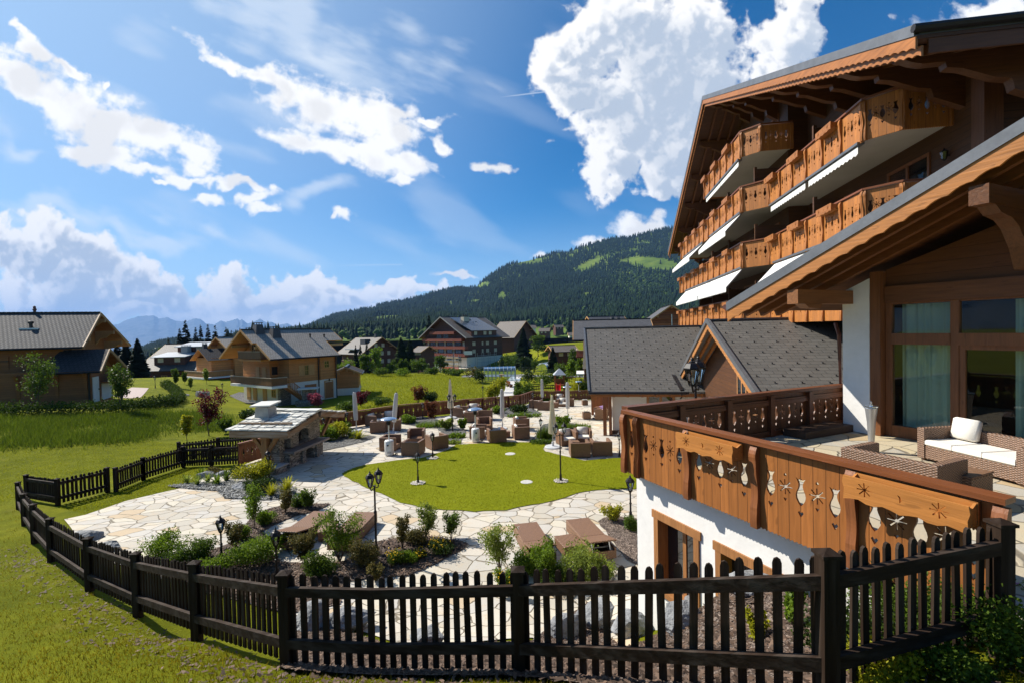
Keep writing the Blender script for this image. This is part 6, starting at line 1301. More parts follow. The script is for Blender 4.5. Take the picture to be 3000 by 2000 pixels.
PU1 = make_parasol(False); PU2 = make_parasol(True, 2.75, False); GP_ = 'closed garden parasols'
for pr, px, py, lean, s, lb in ((PU2, 1045, 1262, (.02, -.03), .95, 'closed parasol under a slim grey cover, leftmost before the red shrub'), (PU2, 1152, 1268, (.02, .12), .95, 'closed grey covered parasol leaning right beside the mushroom heater'), (PU1, 1321, 1225, (0, 0), 1.0, 'closed cream parasol behind the twin lantern at the back railing'), (PU2, 1472, 1256, (0, .01), .95, 'closed narrow grey parasol in the centre behind the armchairs'), (PU2, 1589, 1184, (0, 0), .95, 'tall closed grey parasol at the far corner, beside the playground'), (PU2, 1664, 1226, (0, 0), .95, 'closed slim grey parasol standing on a white base near the annex'), (PU1, 1620, 1311, (0, 0), .98, 'closed cream parasol on a round pale base right of the lawn')):
    p = gp(px, py); o = use(pr, (p.x, p.y, p.z + .04), random.uniform(0, 1), lb, 'parasol', GP_, s); o.rotation_euler = (lean[0], lean[1], random.uniform(-.2, .2))
# patio heaters
HW = plain('white_enamel', (.70, .69, .66), .4, .06, 3, spec=.5); CHR = plain('polished_steel', (.62, .66, .70), .18, .06, 3, metal=.9)
def make_heater():
    r = empty('patio_heater'); b = MB(); b.lathe([(.24, .03), (.26, .06), (.26, .8), (.23, .86), (.06, .87)], 20); o = b.build('gas_housing', HW, r, True)
    k = MB(); k.lathe([(.05, 0), (.05, .02)], 10); kk = k.build('dial', BLK, o); kk.location = (-.02, -.262, .62); kk.rotation_euler = (pi / 2, 0, 0)
    k = MB(); k.box(-.06, .14, -.272, -.262, .16, .26); k.build('label_plate', plain('grey_plate', (.35, .35, .35), .6), o)
    b = MB(); b.lathe([(.035, .86), (.035, 1.75)], 10); b.build('pole', HW, r); b = MB(); b.lathe([(.05, 1.72), (.1, 1.75), (.12, 1.82), (.12, 2.0), (.09, 2.03), (.03, 2.05)], 14); b.build('burner', BLK, r)
    b = MB(); b.lathe([(.49, 2.05), (.5, 2.06), (.42, 2.11), (.2, 2.17), (.04, 2.19), (.0, 2.2)], 28, cap=False); b.lathe([(.49, 2.045), (.2, 2.1), (.03, 2.12)], 28, cap=False); b.build('reflector', CHR, r, True)
    b = MB(); b.tube([(.2, -.1, .03), (.33, -.12, .07), (.4, -.02, .1)], .02, 6)
    for dx in (.36, .44): b.cbox((dx, -.03, .06), .04, .1, .1)
    b.build('wheel', BLK, r); return r
PH = make_heater()
for px, py, lb in ((1141, 1334, 'white mushroom patio heater at the left lawn edge, nearest one'), (1394, 1295, 'white mushroom patio heater in the centre behind the lawn'), (1662, 1190, 'mushroom patio heater half hidden behind the slim grey parasol'), (1696, 1163, 'small far mushroom heater beyond the railing in front of the playground')):
    p = gp(px, py); use(PH, (p.x, p.y, p.z + .035), random.uniform(-.3, .3), lb, 'heater', 'mushroom patio heaters', .92)
# lanterns
def head(par, c, s=1., name='lantern'):
    x, y, z = c; b = MB(); n = 6
    b.lathe([(.0, -.02), (.05 * s, 0), (.055 * s, .02 * s), (.03 * s, .03 * s)], n, (x, y, z)); b.lathe([(.115 * s, .265 * s), (.13 * s, .275 * s), (.13 * s, .29 * s), (.085 * s, .36 * s), (.05 * s, .375 * s), (.05 * s, .39 * s), (.02 * s, .41 * s), (.03 * s, .43 * s), (.012 * s, .45 * s), (.0, .5 * s)], n, (x, y, z))
    for j in range(n): a = 2 * pi * j / n; b.beam((x + .052 * s * cos(a), y + .052 * s * sin(a), z + .02 * s), (x + .115 * s * cos(a), y + .115 * s * sin(a), z + .27 * s), .014 * s, .014 * s)
    o = b.build(name, BLK, par); g = MB(); g.lathe([(.05 * s, .03 * s), (.11 * s, .265 * s)], n, (x, y, z), cap=False); g.build('glass', PGL, o); g = MB(); g.lathe([(.022 * s, .03 * s), (.022 * s, .13 * s), (.0, .14 * s)], 8, (x, y, z)); g.build('bulb', CUSH, o); return o
def make_lamp(h, twin=False, s=1.):
    r = empty('garden_lantern'); b = MB(); hp = h - .5 * s; q = .028 * (1 if not twin else 1.15) * max(1, s * .6)
    b.lathe([(q * 3, 0), (q * 3, .02), (q * 1.7, .05), (q * 1.5, .28), (q, .32), (q * .95, hp * .6), (q * 1.4, hp * .605), (q * 1.4, hp * .63), (q * .85, hp * .64), (q * .8, hp - .03), (q * 1.5, hp - .02), (q * 1.5, hp)], 10)
    if twin: w = .19 * s; b.tube([(-w, 0, hp - .02), (-w * .8, 0, hp - .1 * s), (0, 0, hp - .06 * s), (w * .8, 0, hp - .1 * s), (w, 0, hp - .02)], .016 * s, 6)
    b.build('pole', BLK, r)
    if twin: head(r, (-w, 0, hp), s); head(r, (w, 0, hp), s)
    else: head(r, (0, 0, hp), s)
    return r
PL1 = make_lamp(1.38); PL2 = make_lamp(2.5, True); PL3 = make_lamp(5.4, True, 1.42); GL1, GL2 = 'single garden lanterns', 'twin headed garden lanterns'
for px, py, s, lb in ((650, 1652, 1.0, 'black single lantern in the left shrub bed, before the left flagstones'), (812, 1705, 1.05, 'black single lantern just behind the foreground picket fence, left'), (787, 1408, 1., 'black single lantern beside the yellow-green bush before the fireplace'), (948, 1277, .9, 'black single lantern in the green bed just right of the fireplace counter'), (1017, 1256, .9, 'black single lantern before the carved railing left of the grey covered parasol'), (1239, 1228, .95, 'black single lantern against the carved railing behind the maple sapling'), (1225, 1417, 1., 'black single lantern at the left rim of the round lawn, pebbles round its foot'), (1268, 1343, 1.0, 'black single lantern before the bare armchair at the back of the lawn'), (1585, 1288, .95, 'black single lantern in the bed left of the cream round-base parasol'), (1562, 1202, 1.15, 'tall black single lantern by the far railing corner'), (1815, 1338, .95, 'black single lantern by the right armchair group near the white wall'), (1848, 1532, 1.15, 'black single lantern in the mulch bed beside the white basement wall'),
                      (455, 1137, 1.35, 'black lantern on the lawn before the wide grey roof chalet'), (652, 1157, 1.25, 'black lantern on the lawn right of the boulder, before the small chalet'), (765, 1166, 1.0, 'black lantern beside the basement shutters of the middle chalet'), (1415, 1168, 1.2, 'black lantern on the meadow beside the path shrubs'), (1518, 1134, .8, 'black lantern at the right edge of the concrete path')):
    p = gp(px, py); use(PL1, (p.x, p.y, p.z + .04), random.uniform(0, 1), lb, 'lantern', GL1, s)
for px, py, rz, s, lb in ((1103, 1628, 1.2, 1., 'tall twin-headed black lantern in the mulch bed between the lounger pairs'), (1643, 1411, .25, 1., 'twin-headed black lantern at the right side of the round lawn'), (1326, 1264, .2, 1., 'twin-headed black lantern in the back flower bed before the cream parasol')):
    p = gp(px, py); use(PL2, (p.x, p.y, p.z + .04), rz, lb, 'lantern', GL2, s)
p = at_d(2036, 1000, 10.6); p.z = tz(p.x, p.y); hh = 5.2 - 10.6 * (1036 - 956) / F - p.z; use(PL3, p, .95, 'tallest twin-headed black lantern just behind the shaded terrace railing', 'lantern', GL2, hh / 5.4)
b = MB(); b.lathe([(.3, 0), (.3, .012), (.26, .03), (.0, .035)], 24); MC = plain('pale_cover', (.48, .46, .42), .8, .2, 6)
for px, py, s, lb in ((1543, 1414, .85, 'round pale concrete cover set in the lawn before the right twin lantern'), (1495, 1331, .9, 'round gravel ring in the far half of the lawn')):
    p = gp(px, py); o = b.build('lawn_cover', MC) if px == 1543 else copy_tree(o); tag(o, lb, 'cover', 'round covers in the lawn'); place(o, (p.x, p.y, p.z + .045), 0, None, s)
for px, py, lb in ((1225, 1418, 'ring of pale pebbles round the single lantern at the left lawn rim'), (1643, 1412, 'ring of pale pebbles round the right twin lantern'), (1268, 1344, 'ring of pale pebbles round the lantern at the far lawn edge')):
    p = gp(px, py); n = 220; a = RNG.uniform(0, 2 * pi, n); R = .3 * np.sqrt(RNG.random(n)); C = np.c_[p.x + R * np.cos(a), p.y + R * np.sin(a), p.z + .07 + RNG.uniform(0, .03, n)]; a = RNG.uniform(0, 2 * pi, n); d = np.c_[np.cos(a), np.sin(a), RNG.uniform(-.3, .3, n)] * .035; e = np.c_[-np.sin(a), np.cos(a), RNG.uniform(-.3, .3, n)] * .03
    tag(np_mesh('pebble_ring', np.stack([C - d, C - e, C + d, C + e], 1).reshape(-1, 3), np.arange(4 * n).reshape(-1, 4), PEB), lb, 'pebbles')
# loungers
def make_lounger():
    r = empty('sun_lounger'); w, L, h = .74, 2.05, .33; b = MB()     # head end toward -y
    rbox(b, -w / 2, -w / 2 + .05, -L / 2, L / 2, .03, h, .01); rbox(b, w / 2 - .05, w / 2, -L / 2, L / 2, .03, h, .01); rbox(b, -w / 2 + .052, w / 2 - .052, L / 2 - .05, L / 2, .03, h, .01); rbox(b, -w / 2 + .052, w / 2 - .052, -L / 2, -L / 2 + .05, .03, h - .08, .01); b.build('frame', WICK, r)
    b = MB(); rbox(b, -w / 2 - .002, w / 2 + .002, -.25, L / 2 + .002, h + .002, h + .04, .01); b.build('lying_surface', WICK, r)
    b = MB(); rbox(b, -w / 2 + .0, w / 2 - .0, -.82, .0, -.02, .02, .008); o = b.build('backrest', WICK, r); o.location = (0, -.26, h + .02); o.rotation_euler = (-.24, 0, 0)
    b = MB()
    for sx in (-1, 1): b.beam((sx * .26, -L / 2 + .12, .12), (sx * .26, -.75, h + .13), .03, .03); b.beam((sx * .3, -L / 2 + .1, h - .09), (sx * .3, -.3, h - .09), .03, .03)
    b.beam((-.3, -L / 2 + .3, h - .09), (.3, -L / 2 + .3, h - .09), .03, .03); b.build('strut', ALU, r); b = MB(); b.box(-w / 2 + .055, w / 2 - .055, -L / 2 + .055, L / 2 - .055, .05, .07); b.build('bottom', BLK, r); return r
PLN = make_lounger()
for (fx, fy), (nx_, ny_), lb in (((940, 1515), (852, 1582), 'brown wicker sun lounger left of the fresh green bush, leftmost of the four'), ((1070, 1515), (1000, 1592), 'brown wicker sun lounger mostly hidden behind the fresh green bush'), ((1545, 1553), (1585, 1632), 'brown wicker sun lounger left of the right pair, behind the pale shrub'), ((1695, 1535), (1765, 1620), 'brown wicker sun lounger with raised head end, rightmost by the white wall')):
    a = gp(fx, fy + 22); c = gp(nx_, ny_ + 26); d = (a - c); m_ = (a + c) / 2; m_.z = tz(m_.x, m_.y) + .05; use(PLN, m_, atan2(-d.x, d.y), lb, 'lounger', 'wicker sun loungers', 1.0)
for px, py, lb in ((960, 1575, 'low wicker table between the left pair of loungers'), (1668, 1620, 'low wicker table between the right pair of loungers')):
    p = gp(px, py); use(PT, (p.x, p.y + .1, p.z + .04), .3, lb, 'table', GT, (1.15, 1.5, .75))
# terrace furniture
WICK2 = mat_wicker('terrace_wicker', (.20, .118, .075), .7); PS = make_seat('wicker_sofa', 1.75, .82, .62, 3, True, True, WICK2); used.add(PS.name)
tag(PS, 'long wicker sofa with cream pads and one pillow by the glass wall', 'sofa'); place(PS, lw(5.06, -3.62, 2.55), atan2(.29, -.957) + TH + pi / 2)
PA = make_seat('wicker_sofa', 1.3, .82, .62, 2, True, False, WICK2); tag(PA, 'wicker sofa seen from behind over the terrace handrail', 'sofa'); a_ = at_z(2458, 1308, 3.17); c_ = at_z(2752, 1365, 3.17); m_ = (a_ + c_) / 2 + Vector((cos(TH), sin(TH), 0)) * .41; place(PA, (m_.x, m_.y, 2.55), TH + pi / 2)
o = make_table(.62, .40); o['category'] = 'table'; o['group'] = GT; place(o, lw(3.15, -4.0, 2.55), TH, 'low wicker table on the raised terrace before the long sofa', 1.0)
r = empty('metal_torch', lw(4.75, -1.95, 2.55), 0, 'tall slim tapering metal oil torch standing on the terrace beside the sofa', 'torch'); b = MB(); b.lathe([(.04, 0), (.045, .02), (.075, .62), (.11, .9), (.112, .93)], 20); b.build('cone', ALU, r, True); b = MB(); b.lathe([(.125, .93), (.125, .945), (.03, .95), (.03, .98), (.015, .99), (.02, 1.03), (.0, 1.05)], 16); b.build('lid', CHR, r)
# ---------------------------------------------------------------- stone fireplace
ga = radians(-9); FO = gp(794, 1389); fp = empty('stone_fireplace', (FO.x, FO.y, -1.15), ga, 'outdoor stone fireplace under a little slab roof with chimney and timber post', 'fireplace'); Zf = lambda z: z + 1.15
MAS = mat_masonry('fireplace_stone', (.36, .33, .28)); OLDW = wood('weathered_beam', (.30, .18, .09), 'x', .4, .7, weather=.55); OLDY = wood('weathered_beam_y', (.30, .17, .085), 'y', .4, .7, weather=.5); OLDZ = wood('old_post', (.30, .15, .055), 'z', .35, .6); SLAB = leaf('roof_slab_stone', (.56, .55, .50), .3, 0, .75, (1.2, 1.2, 1.2)); CTOP = plain('warm_stone_top', (.30, .24, .2), .7, .25, 5)
b = MB(); b.box(-.92, .42, -.2, .55, -.2, Zf(-.82)); b.build('plinth', MAS, fp); b = MB(); rbox(b, -1.0, .5, -.27, .6, Zf(-.818), Zf(-.74), .02); b.build('plinth_top', plain('pale_plinth_slab', (.45, .44, .41), .7, .2, 4), fp)
b = MB(); b.box(-.55, -.27, .12, .4, Zf(-.74), Zf(.56)); b.build('post', OLDZ, fp)
for s in (-1, 1): b = MB(); b.beam((-.41 + s * .14, .26, Zf(-.1)), (-.41 + s * .62, .26, Zf(.54)), .16, .13, (0, 1, 0)); b.build('brace', OLDZ, fp)
b = MB(); b.beam((-1.95, -.05, Zf(.72)), (1.0, -.05, Zf(.72)), .2, .3); b.build('eave_beam', OLDX if False else OLDW, fp)
for p, q in (((.86, -.16, .70), (.86, 2.42, 1.20)), ((.86, 2.44, 1.20), (.86, 5.0, .72))): b = MB(); b.beam((p[0], p[1] + .22, Zf(p[2])), (q[0], q[1], Zf(q[2])), .2, .27); b.build('verge_beam', OLDY, fp)
b = MB(); b.beam((-1.9, 4.85, Zf(.72)), (.75, 4.85, Zf(.72)), .18, .24); b.build('eave_beam', OLDW, fp)
b = MB(); b.beam((.2, 3.92, Zf(-.2)), (.2, 4.8, Zf(.62)), .14, .14); b.build('brace', OLDZ, fp)
b = MB()
for w0, z0, w1, z1 in ((-.1, .84, 2.42, 1.33), (4.95, .84, 2.42, 1.33)): 
    A, B_, C2, D2 = (-2.0, w0, Zf(z0)), (.98, w0, Zf(z0)), (.98, w1, Zf(z1)), (-2.0, w1, Zf(z1)); b.face([A, B_, C2, D2]); b.face([tuple(Vector(p) - Vector((0, 0, .05))) for p in (D2, C2, B_, A)])
b.build('roof_deck', plain('dark_deck', (.03, .025, .02), .9), fp); b = MB()  # deck coloured near black so gaps between slabs read as shadow
def slabs(b, w0, z0, w1, z1):
    n = 8; sl = (z1 - z0) / abs(w1 - w0)
    for k in range(n):
        s0 = k / n; y0 = w0 + (w1 - w0) * s0; zz = z0 + (z1 - z0) * s0; x = -2.12 - random.uniform(0, .25)
        while x < .95:
            w = random.uniform(.34, .56); L = abs(w1 - w0) / n * random.uniform(1.35, 1.7); sg = 1 if w1 > w0 else -1; t_ = random.uniform(.04, .075); c = min(x + w, 1.06); x_ = max(x, -2.15)
            if c - x_ > .15:
                k_ = random.uniform(.1, .22); P = [(x_ + k_ * (c - x_), -.03), (c - k_ * (c - x_), -.05), (c - .035, L * .4), (c - .05, L), (x_ + .04, L), (x_ + .025, L * .45)]
                if k == 0: P[0] = (x_ + .01, -.05); P[1] = (c - .01, -.06)
                zt = Zf(zz) + .03 + random.uniform(0, .02); base = [Vector((a, y0 + sg * q, zt + sl * q * .45)) for a, q in P]; top = [v + Vector((0, 0, t_)) for v in base]
                if sg < 0: base, top = base[::-1], top[::-1]
                i0 = [b.vert(v) for v in base]; i1 = [b.vert(v) for v in top]; b.idx(i1); b.idx(i0[::-1])
                for j in range(6): b.idx([i0[j], i0[(j + 1) % 6], i1[(j + 1) % 6], i1[j]])
            x += w * .97
slabs(b, -.12, .86, 2.45, 1.36); slabs(b, 4.98, .86, 2.45, 1.36)
for i in range(5): x = -2.0 + i * .6; b.cbox((x + .3, 2.42, Zf(1.44) + random.uniform(0, .02)), .66, .5, .045, random.uniform(-.05, .05), random.uniform(-.04, .04))
b.build('roof_slabs', SLAB, fp); b = MB(); b.tube([(-1.95, .52, Zf(1.10)), (.8, .5, Zf(1.12))], .05, 8); b.build('snow_pole', OLDW, fp)
b = MB()
def block_with_arch(b, x0, x1, y0, y1, z0, z1, ya, yb, za, zb):
    """block whose +x face has an arched recess"""
    n = 8; c = (ya + yb) / 2; r = (yb - ya) / 2; out = [(y0, z0), (y1, z0), (y1, z1), (y0, z1)]; hole = [(ya, za), (yb, za), (yb, zb - r * .55)] + [(c + r * cos(pi * i / n), zb - r * .55 + r * .55 * sin(pi * i / n)) for i in range(1, n)] + [(ya, zb - r * .55)]
    b.prism(out, [hole], (x1 - .45, 0, 0), (0, 1, 0), (0, 0, 1), .45); b.box(x0, x1 - .451, y0, y1, z0, z1)
block_with_arch(b, -1.0, .12, 1.35, 3.9, Zf(-.25), Zf(.9), 2.0, 2.85, Zf(-.22), Zf(.5)); b.build('oven_body', MAS, fp)
b = MB(); block_with_arch(b, -1.0, .3, .95, 3.85, -.2, Zf(-.42), 2.25, 3.0, -.05, Zf(-.55)); b.box(-.75, .05, .56, .949, -.2, Zf(.55)); b.box(.301, .42, 1.85, 2.1, -.2, Zf(-.42)); b.box(.301, .42, 3.1, 3.35, -.2, Zf(-.42)); b.build('oven_base', MAS, fp)
b = MB(); rbox(b, -.5, .62, .85, 4.0, Zf(-.418), Zf(-.3), .015); b.build('counter', CTOP, fp)
b = MB(); b.box(-.4, -.33, 2.0, 2.85, Zf(-.22), Zf(.45)); b.box(-.2, -.14, 2.3, 2.95, -.05, Zf(-.6)); b.build('dark_recess_back', plain('recess_black', (.015, .013, .012), .9), fp)  # near-black panels at the back of both arched openings
b = MB(); b.hexa([(-1.75, 1.25, Zf(.9)), (-.93, 1.25, Zf(.9)), (-.93, 1.95, Zf(.9)), (-1.75, 1.95, Zf(.9)), (-1.68, 1.3, Zf(1.72)), (-1.0, 1.3, Zf(1.72)), (-1.0, 1.9, Zf(1.72)), (-1.68, 1.9, Zf(1.72))]); b.box(-1.70, -.98, 1.28, 1.92, Zf(1.55), Zf(1.6)); o = b.build('chimney', plain('chimney_render', (.36, .35, .32), .8, .2, 4), fp); b = MB(); b.cbox((-1.34, 1.6, Zf(1.86)), 1.05, .95, .07, .05, .10, -.03); b.box(-1.55, -1.12, 1.4, 1.8, Zf(1.72), Zf(1.83)); b.build('cap_slab', SLAB, o)
# second small stone oven behind, by the stairs of the middle chalet
O2 = gp(905, 1185); so_ = empty('stone_barbecue', O2, .3, 'small round stone barbecue with slab top beside the stairs of the middle chalet', 'barbecue'); b = MB(); b.lathe([(1.5, -.3), (1.5, .5), (1.4, .6)], 10); b.build('stone_base', MASON, so_); b = MB(); b.box(-.7, .7, -.5, .7, .55, 1.9); b.build('oven', MASON, so_); b = MB(); b.cbox((0, 0, 2.0), 2.3, 1.8, .12); b.build('slab_top', SLAB, so_)
# ---------------------------------------------------------------- seated child
SKIN = plain('skin', (.55, .30, .2), .5, .05, 10); LIL = plain('lilac_top', (.42, .28, .55), .85, .1, 8); JEAN = plain('blue_jeans', (.035, .05, .11), .85, .2, 12); HAIR = plain('auburn_hair', (.16, .055, .025), .6, .25, 20); SHOE = plain('dark_purple_shoe', (.06, .03, .07), .6)
def skinned(name, nodes, edges, mat, parent, root=0, sub=2):
    me = bpy.data.meshes.new(name); bm = bmesh.new(); ly = bm.verts.layers.skin.verify(); vs = []
    for (p, r) in nodes: v = bm.verts.new(p); v[ly].radius = (r if isinstance(r, tuple) else (r, r)); vs.append(v)
    for a, c in edges: bm.edges.new((vs[a], vs[c]))
    bm.verts.ensure_lookup_table(); vs[root][ly].use_root = True; bm.to_mesh(me); bm.free(); me.materials.append(mat); o = link(name, me, parent); m = o.modifiers.new('skin', 'SKIN'); m.use_smooth_shade = True; m = o.modifiers.new('sub', 'SUBSURF'); m.levels = sub; m.render_levels = sub; return o
pe = empty('person', PCH, radians(265), 'child in a lilac top and blue jeans lounging in the wicker chair under the porch', 'person')
J = [((0, .12, .53), .1), ((0, .2, .7), .1), ((0, .27, .88), .105), ((0, .29, .98), .055), ((0, .28, 1.06), .075), ((0, .27, 1.14), .085), ((0, .27, 1.2), .06),
     ((.13, .27, .92), .045), ((.24, .1, .82), .036), ((.3, -.12, .79), .03), ((.31, -.22, .78), .026), ((-.13, .27, .92), .045), ((-.28, .12, .84), .036), ((-.36, -.12, .80), .03), ((-.37, -.24, .80), .026),
     ((.09, .05, .52), .075), ((.11, -.3, .53), .06), ((.12, -.4, .3), .048), ((.12, -.42, .1), .035), ((-.09, .05, .52), .075), ((-.12, -.32, .52), .06), ((-.16, -.44, .3), .048), ((-.16, -.47, .1), .035)]
E_ = [(0, 1), (1, 2), (2, 3), (3, 4), (4, 5), (5, 6), (2, 7), (7, 8), (8, 9), (9, 10), (2, 11), (11, 12), (12, 13), (13, 14), (0, 15), (15, 16), (16, 17), (17, 18), (0, 19), (19, 20), (20, 21), (21, 22)]
for sx, hp in ((1, (.31, -.22, .78)), (-1, (-.37, -.24, .80))):
    for k, (dx, L_) in enumerate(((-.028, .055), (-.01, .066), (.01, .062), (.027, .05))): i0 = len(J); J.append(((hp[0] + dx, hp[1] - .05, hp[2]), .008)); J.append(((hp[0] + dx * 1.2, hp[1] - .05 - L_, hp[2] - .012), .007)); E_ += [(10 if sx > 0 else 14, i0), (i0, i0 + 1)]
    i0 = len(J); J.append(((hp[0] - sx * .045, hp[1] - .02, hp[2] + .005), .009)); E_.append((10 if sx > 0 else 14, i0))
skinned('body', J, E_, SKIN, pe)
skinned('top', [((0, .14, .56), .125), ((0, .2, .7), .12), ((0, .27, .88), .12), ((0, .285, .95), .075), ((.13, .265, .92), .06), ((.24, .1, .82), .048), ((.29, -.08, .795), .042), ((-.13, .265, .92), .06), ((-.28, .12, .84), .048), ((-.345, -.08, .805), .042)], [(0, 1), (1, 2), (2, 3), (2, 4), (4, 5), (5, 6), (2, 7), (7, 8), (8, 9)], LIL, pe)
skinned('jeans', [((0, .12, .52), .12), ((.09, .05, .52), .09), ((.11, -.3, .53), .074), ((.12, -.4, .3), .06), ((.12, -.42, .12), .052), ((-.09, .05, .52), .09), ((-.12, -.32, .52), .074), ((-.16, -.44, .3), .06), ((-.16, -.47, .12), .052)], [(0, 1), (1, 2), (2, 3), (3, 4), (0, 5), (5, 6), (6, 7), (7, 8)], JEAN, pe)
skinned('hair', [((0, .31, 1.05), .06), ((0, .315, 1.13), .085), ((0, .29, 1.2), .075), ((0, .25, 1.235), .045)], [(0, 1), (1, 2), (2, 3)], HAIR, pe)
for x, y in ((.12, -.43), (-.16, -.48)): skinned('shoe', [((x, y + .04, .04), .04), ((x, y - .06, .035), .04), ((x, y - .14, .03), .032)], [(0, 1), (1, 2)], SHOE, pe)
b = MB()
for sx in (-1, 1): b.lathe([(.0, -.008), (.009, -.004), (.009, .004), (0, .008)], 8, (sx * .03, .19, 1.15))
b.build('eye', BLK, pe)
b = MB(); b.hexa([(-.012, .185, 1.09), (.012, .185, 1.09), (.01, .2, 1.09), (-.01, .2, 1.09), (-.006, .187, 1.135), (.006, .187, 1.135), (.006, .2, 1.135), (-.006, .2, 1.135)]); b.build('nose', SKIN, pe)
# ---------------------------------------------------------------- boulders
def boulder(px, py, sx, sy, sz, rz, label, seed, loc=None, mat=STONE, name='boulder'):
    bm = bmesh.new(); bmesh.ops.create_icosphere(bm, subdivisions=4, radius=1); R = random.Random(seed)
    pl = [(Vector((R.uniform(-1, 1), R.uniform(-1, 1), R.uniform(-.6, 1))).normalized(), R.uniform(.5, .85)) for _ in range(16)]
    for v in bm.verts:
        for n, d in pl:
            k = v.co.dot(n) - d
            if k > 0: v.co -= n * k * .93
        q = v.co; v.co += q.normalized() * (.03 * sin(q.x * 9 + seed) * sin(q.y * 8 + 1) + .02 * sin(q.z * 19 + q.x * 13) + R.uniform(-.008, .008))
        v.co = Vector((v.co.x * sx, v.co.y * sy, v.co.z * sz))
    me = bpy.data.meshes.new(name); bm.to_mesh(me); bm.free(); me.materials.append(mat); o = link(name, me); p = gp(px, py) if loc is None else Vector(loc); o.location = (p.x, p.y + (sy * .5 if loc is None else 0), p.z + sz * .35); o.rotation_euler = (R.uniform(-.15, .15), R.uniform(-.15, .15), rz)
    tag(o, label, 'boulder', 'grey boulders of the garden'); return o
BL = [(900, 1850, .5, .4, .36, .3, 'grey slate boulder behind the picket fence, leftmost by the corner post'), (1020, 1850, .6, .4, .32, .1, 'long pale grey boulder behind the fence left of the stone steps'), (1250, 1900, .5, .36, .28, -.2, 'low grey boulder in the middle of the fence gap by the flagstone path'), (1660, 1868, .5, .38, .38, .2, 'tall faceted boulder behind the fence right of the middle post'), (1745, 1850, .55, .45, .45, -.3, 'grey boulder beside the tall one, touching the pale shrub'), (1850, 1870, .48, .4, .36, .4, 'pale boulder against the corner of the white wall'), (2010, 1850, .35, .3, .25, 0, 'small grey boulder below the first basement window'), (2230, 1735, .55, .3, .2, .2, 'long dark boulder against the white wall below the second window'), (2060, 1790, .34, .28, .22, .6, 'jagged grey boulder between the two basement windows'),
      (232, 1590, .6, .42, .26, -.5, 'large flat boulder at the left tip of the flagstones'), (300, 1618, .45, .35, .2, .2, 'flat grey boulder at the left edge of the flagstones, nearer the fence'), (700, 1432, .35, .3, .22, .1, 'pale boulder in the dark gravel bed'), (600, 1400, .5, .3, .25, .3, 'half buried boulder among the ferns by the dark fence'), (641, 1395, .35, .25, .2, .5, 'small boulder beside the dark shrub by the carved panel'), (590, 1162, 1.1, .7, .7, .2, 'pale boulder on the left lawn before the small chalet'), (537, 1158, .8, .4, .25, 0, 'flat stone on the lawn left of the pale boulder'), (1036, 1140, 1.5, .8, .9, .1, 'dark block of rock before the timber shed')]
for i, q in enumerate(BL): boulder(*q, seed=40 + i)
b = MB(); b.cbox((0, 0, 0), 1.1, .5, .16); o = b.build('stone_slab', CONC); p = lw(-.4, -4.7, 0); o.location = (p.x, p.y, tz(p.x, p.y) + .12); o.rotation_euler = (.1, -.18, TH + pi / 2); tag(o, 'pale concrete slab step lying on the bark below the terrace railing', 'slab')
# ---------------------------------------------------------------- glass tunnels, playground, path things
BGL = clear_glass('blue_polycarbonate', tint=(.80, .90, .97)); BLU = plain('grey_steel_rib', (.2, .24, .28), .4, .1, 4, metal=.5)
def tunnel(px, py, L, R_, rz, label, n=9, h=2.4):
    p = gp(px, py); r = empty('glass_tunnel', p, rz, label, 'glass tunnel', 'arched glass tunnels'); prof = [(R_ * cos(a), h * sin(a) ** .8) for a in [pi * k / 12 for k in range(13)]]
    b = MB()
    for i in range(n): x = L * i / (n - 1); b.tube([(x, y, z) for y, z in prof], .05, 5)
    for k in (0, 3, 6, 9, 12): y, z = prof[k]; b.tube([(0, y, z), (L, y, z)], .035, 5)
    b.tube([(L, 0, 0), (L, 0, h)], .04, 5); b.tube([(0, 0, 0), (0, 0, h)], .04, 5); b.tube([(L, -R_, h * .45), (L, R_, h * .45)], .03, 5); b.build('steel_frame', BLU, r); b = MB()
    for (y0, z0), (y1, z1) in zip(prof, prof[1:]): b.face([(0, y0, z0), (L, y0, z0), (L, y1, z1), (0, y1, z1)])
    b.face([(L, y, z) for y, z in prof]); b.build('glazing', BGL, r)
tunnel(1419, 1113, 5.6, 1.5, radians(4), 'arched blue glass tunnel at the meadow edge beyond the path'); tunnel(1588, 1088, 11, 1.9, radians(62), 'arched blue glass tunnel running away behind the playground', 10, 2.6)
p = gp(1640, 1148); pg = empty('playground_tower', p, 0, 'wooden playground tower with a silver roof and a bright red slide', 'playground tower'); b = MB()
for x in (-.6, .6):
    for y in (-.6, .6): b.box(x - .06, x + .06, y - .06, y + .06, 0, 2.5)
b.build('posts', R_Z, pg); b = MB(); b.lathe([(1.2, 2.45), (.25, 3.15), (.0, 3.3)], 4); o = b.build('roof', plain('silver_roof', (.5, .5, .5), .4, .1, 3, metal=.4), pg); o.rotation_euler = (0, 0, pi / 4); b = MB(); b.box(-.66, .66, -.66, .66, 1.0, 1.1); b.box(-.64, .64, .6, .64, 1.1, 1.8); b.build('platform', R_X, pg)
b = MB(); b.hexa([(-.45, -.7, 1.05), (.05, -.7, 1.05), (-.1, -2.0, .2), (-.6, -2.0, .2), (-.45, -.7, 1.1), (.05, -.7, 1.1), (-.1, -2.0, .25), (-.6, -2.0, .25)]); 
for x in (-.5, .05): b.beam((x, -.6, 1.25), (x - .15, -2.0, .35), .05, .3)
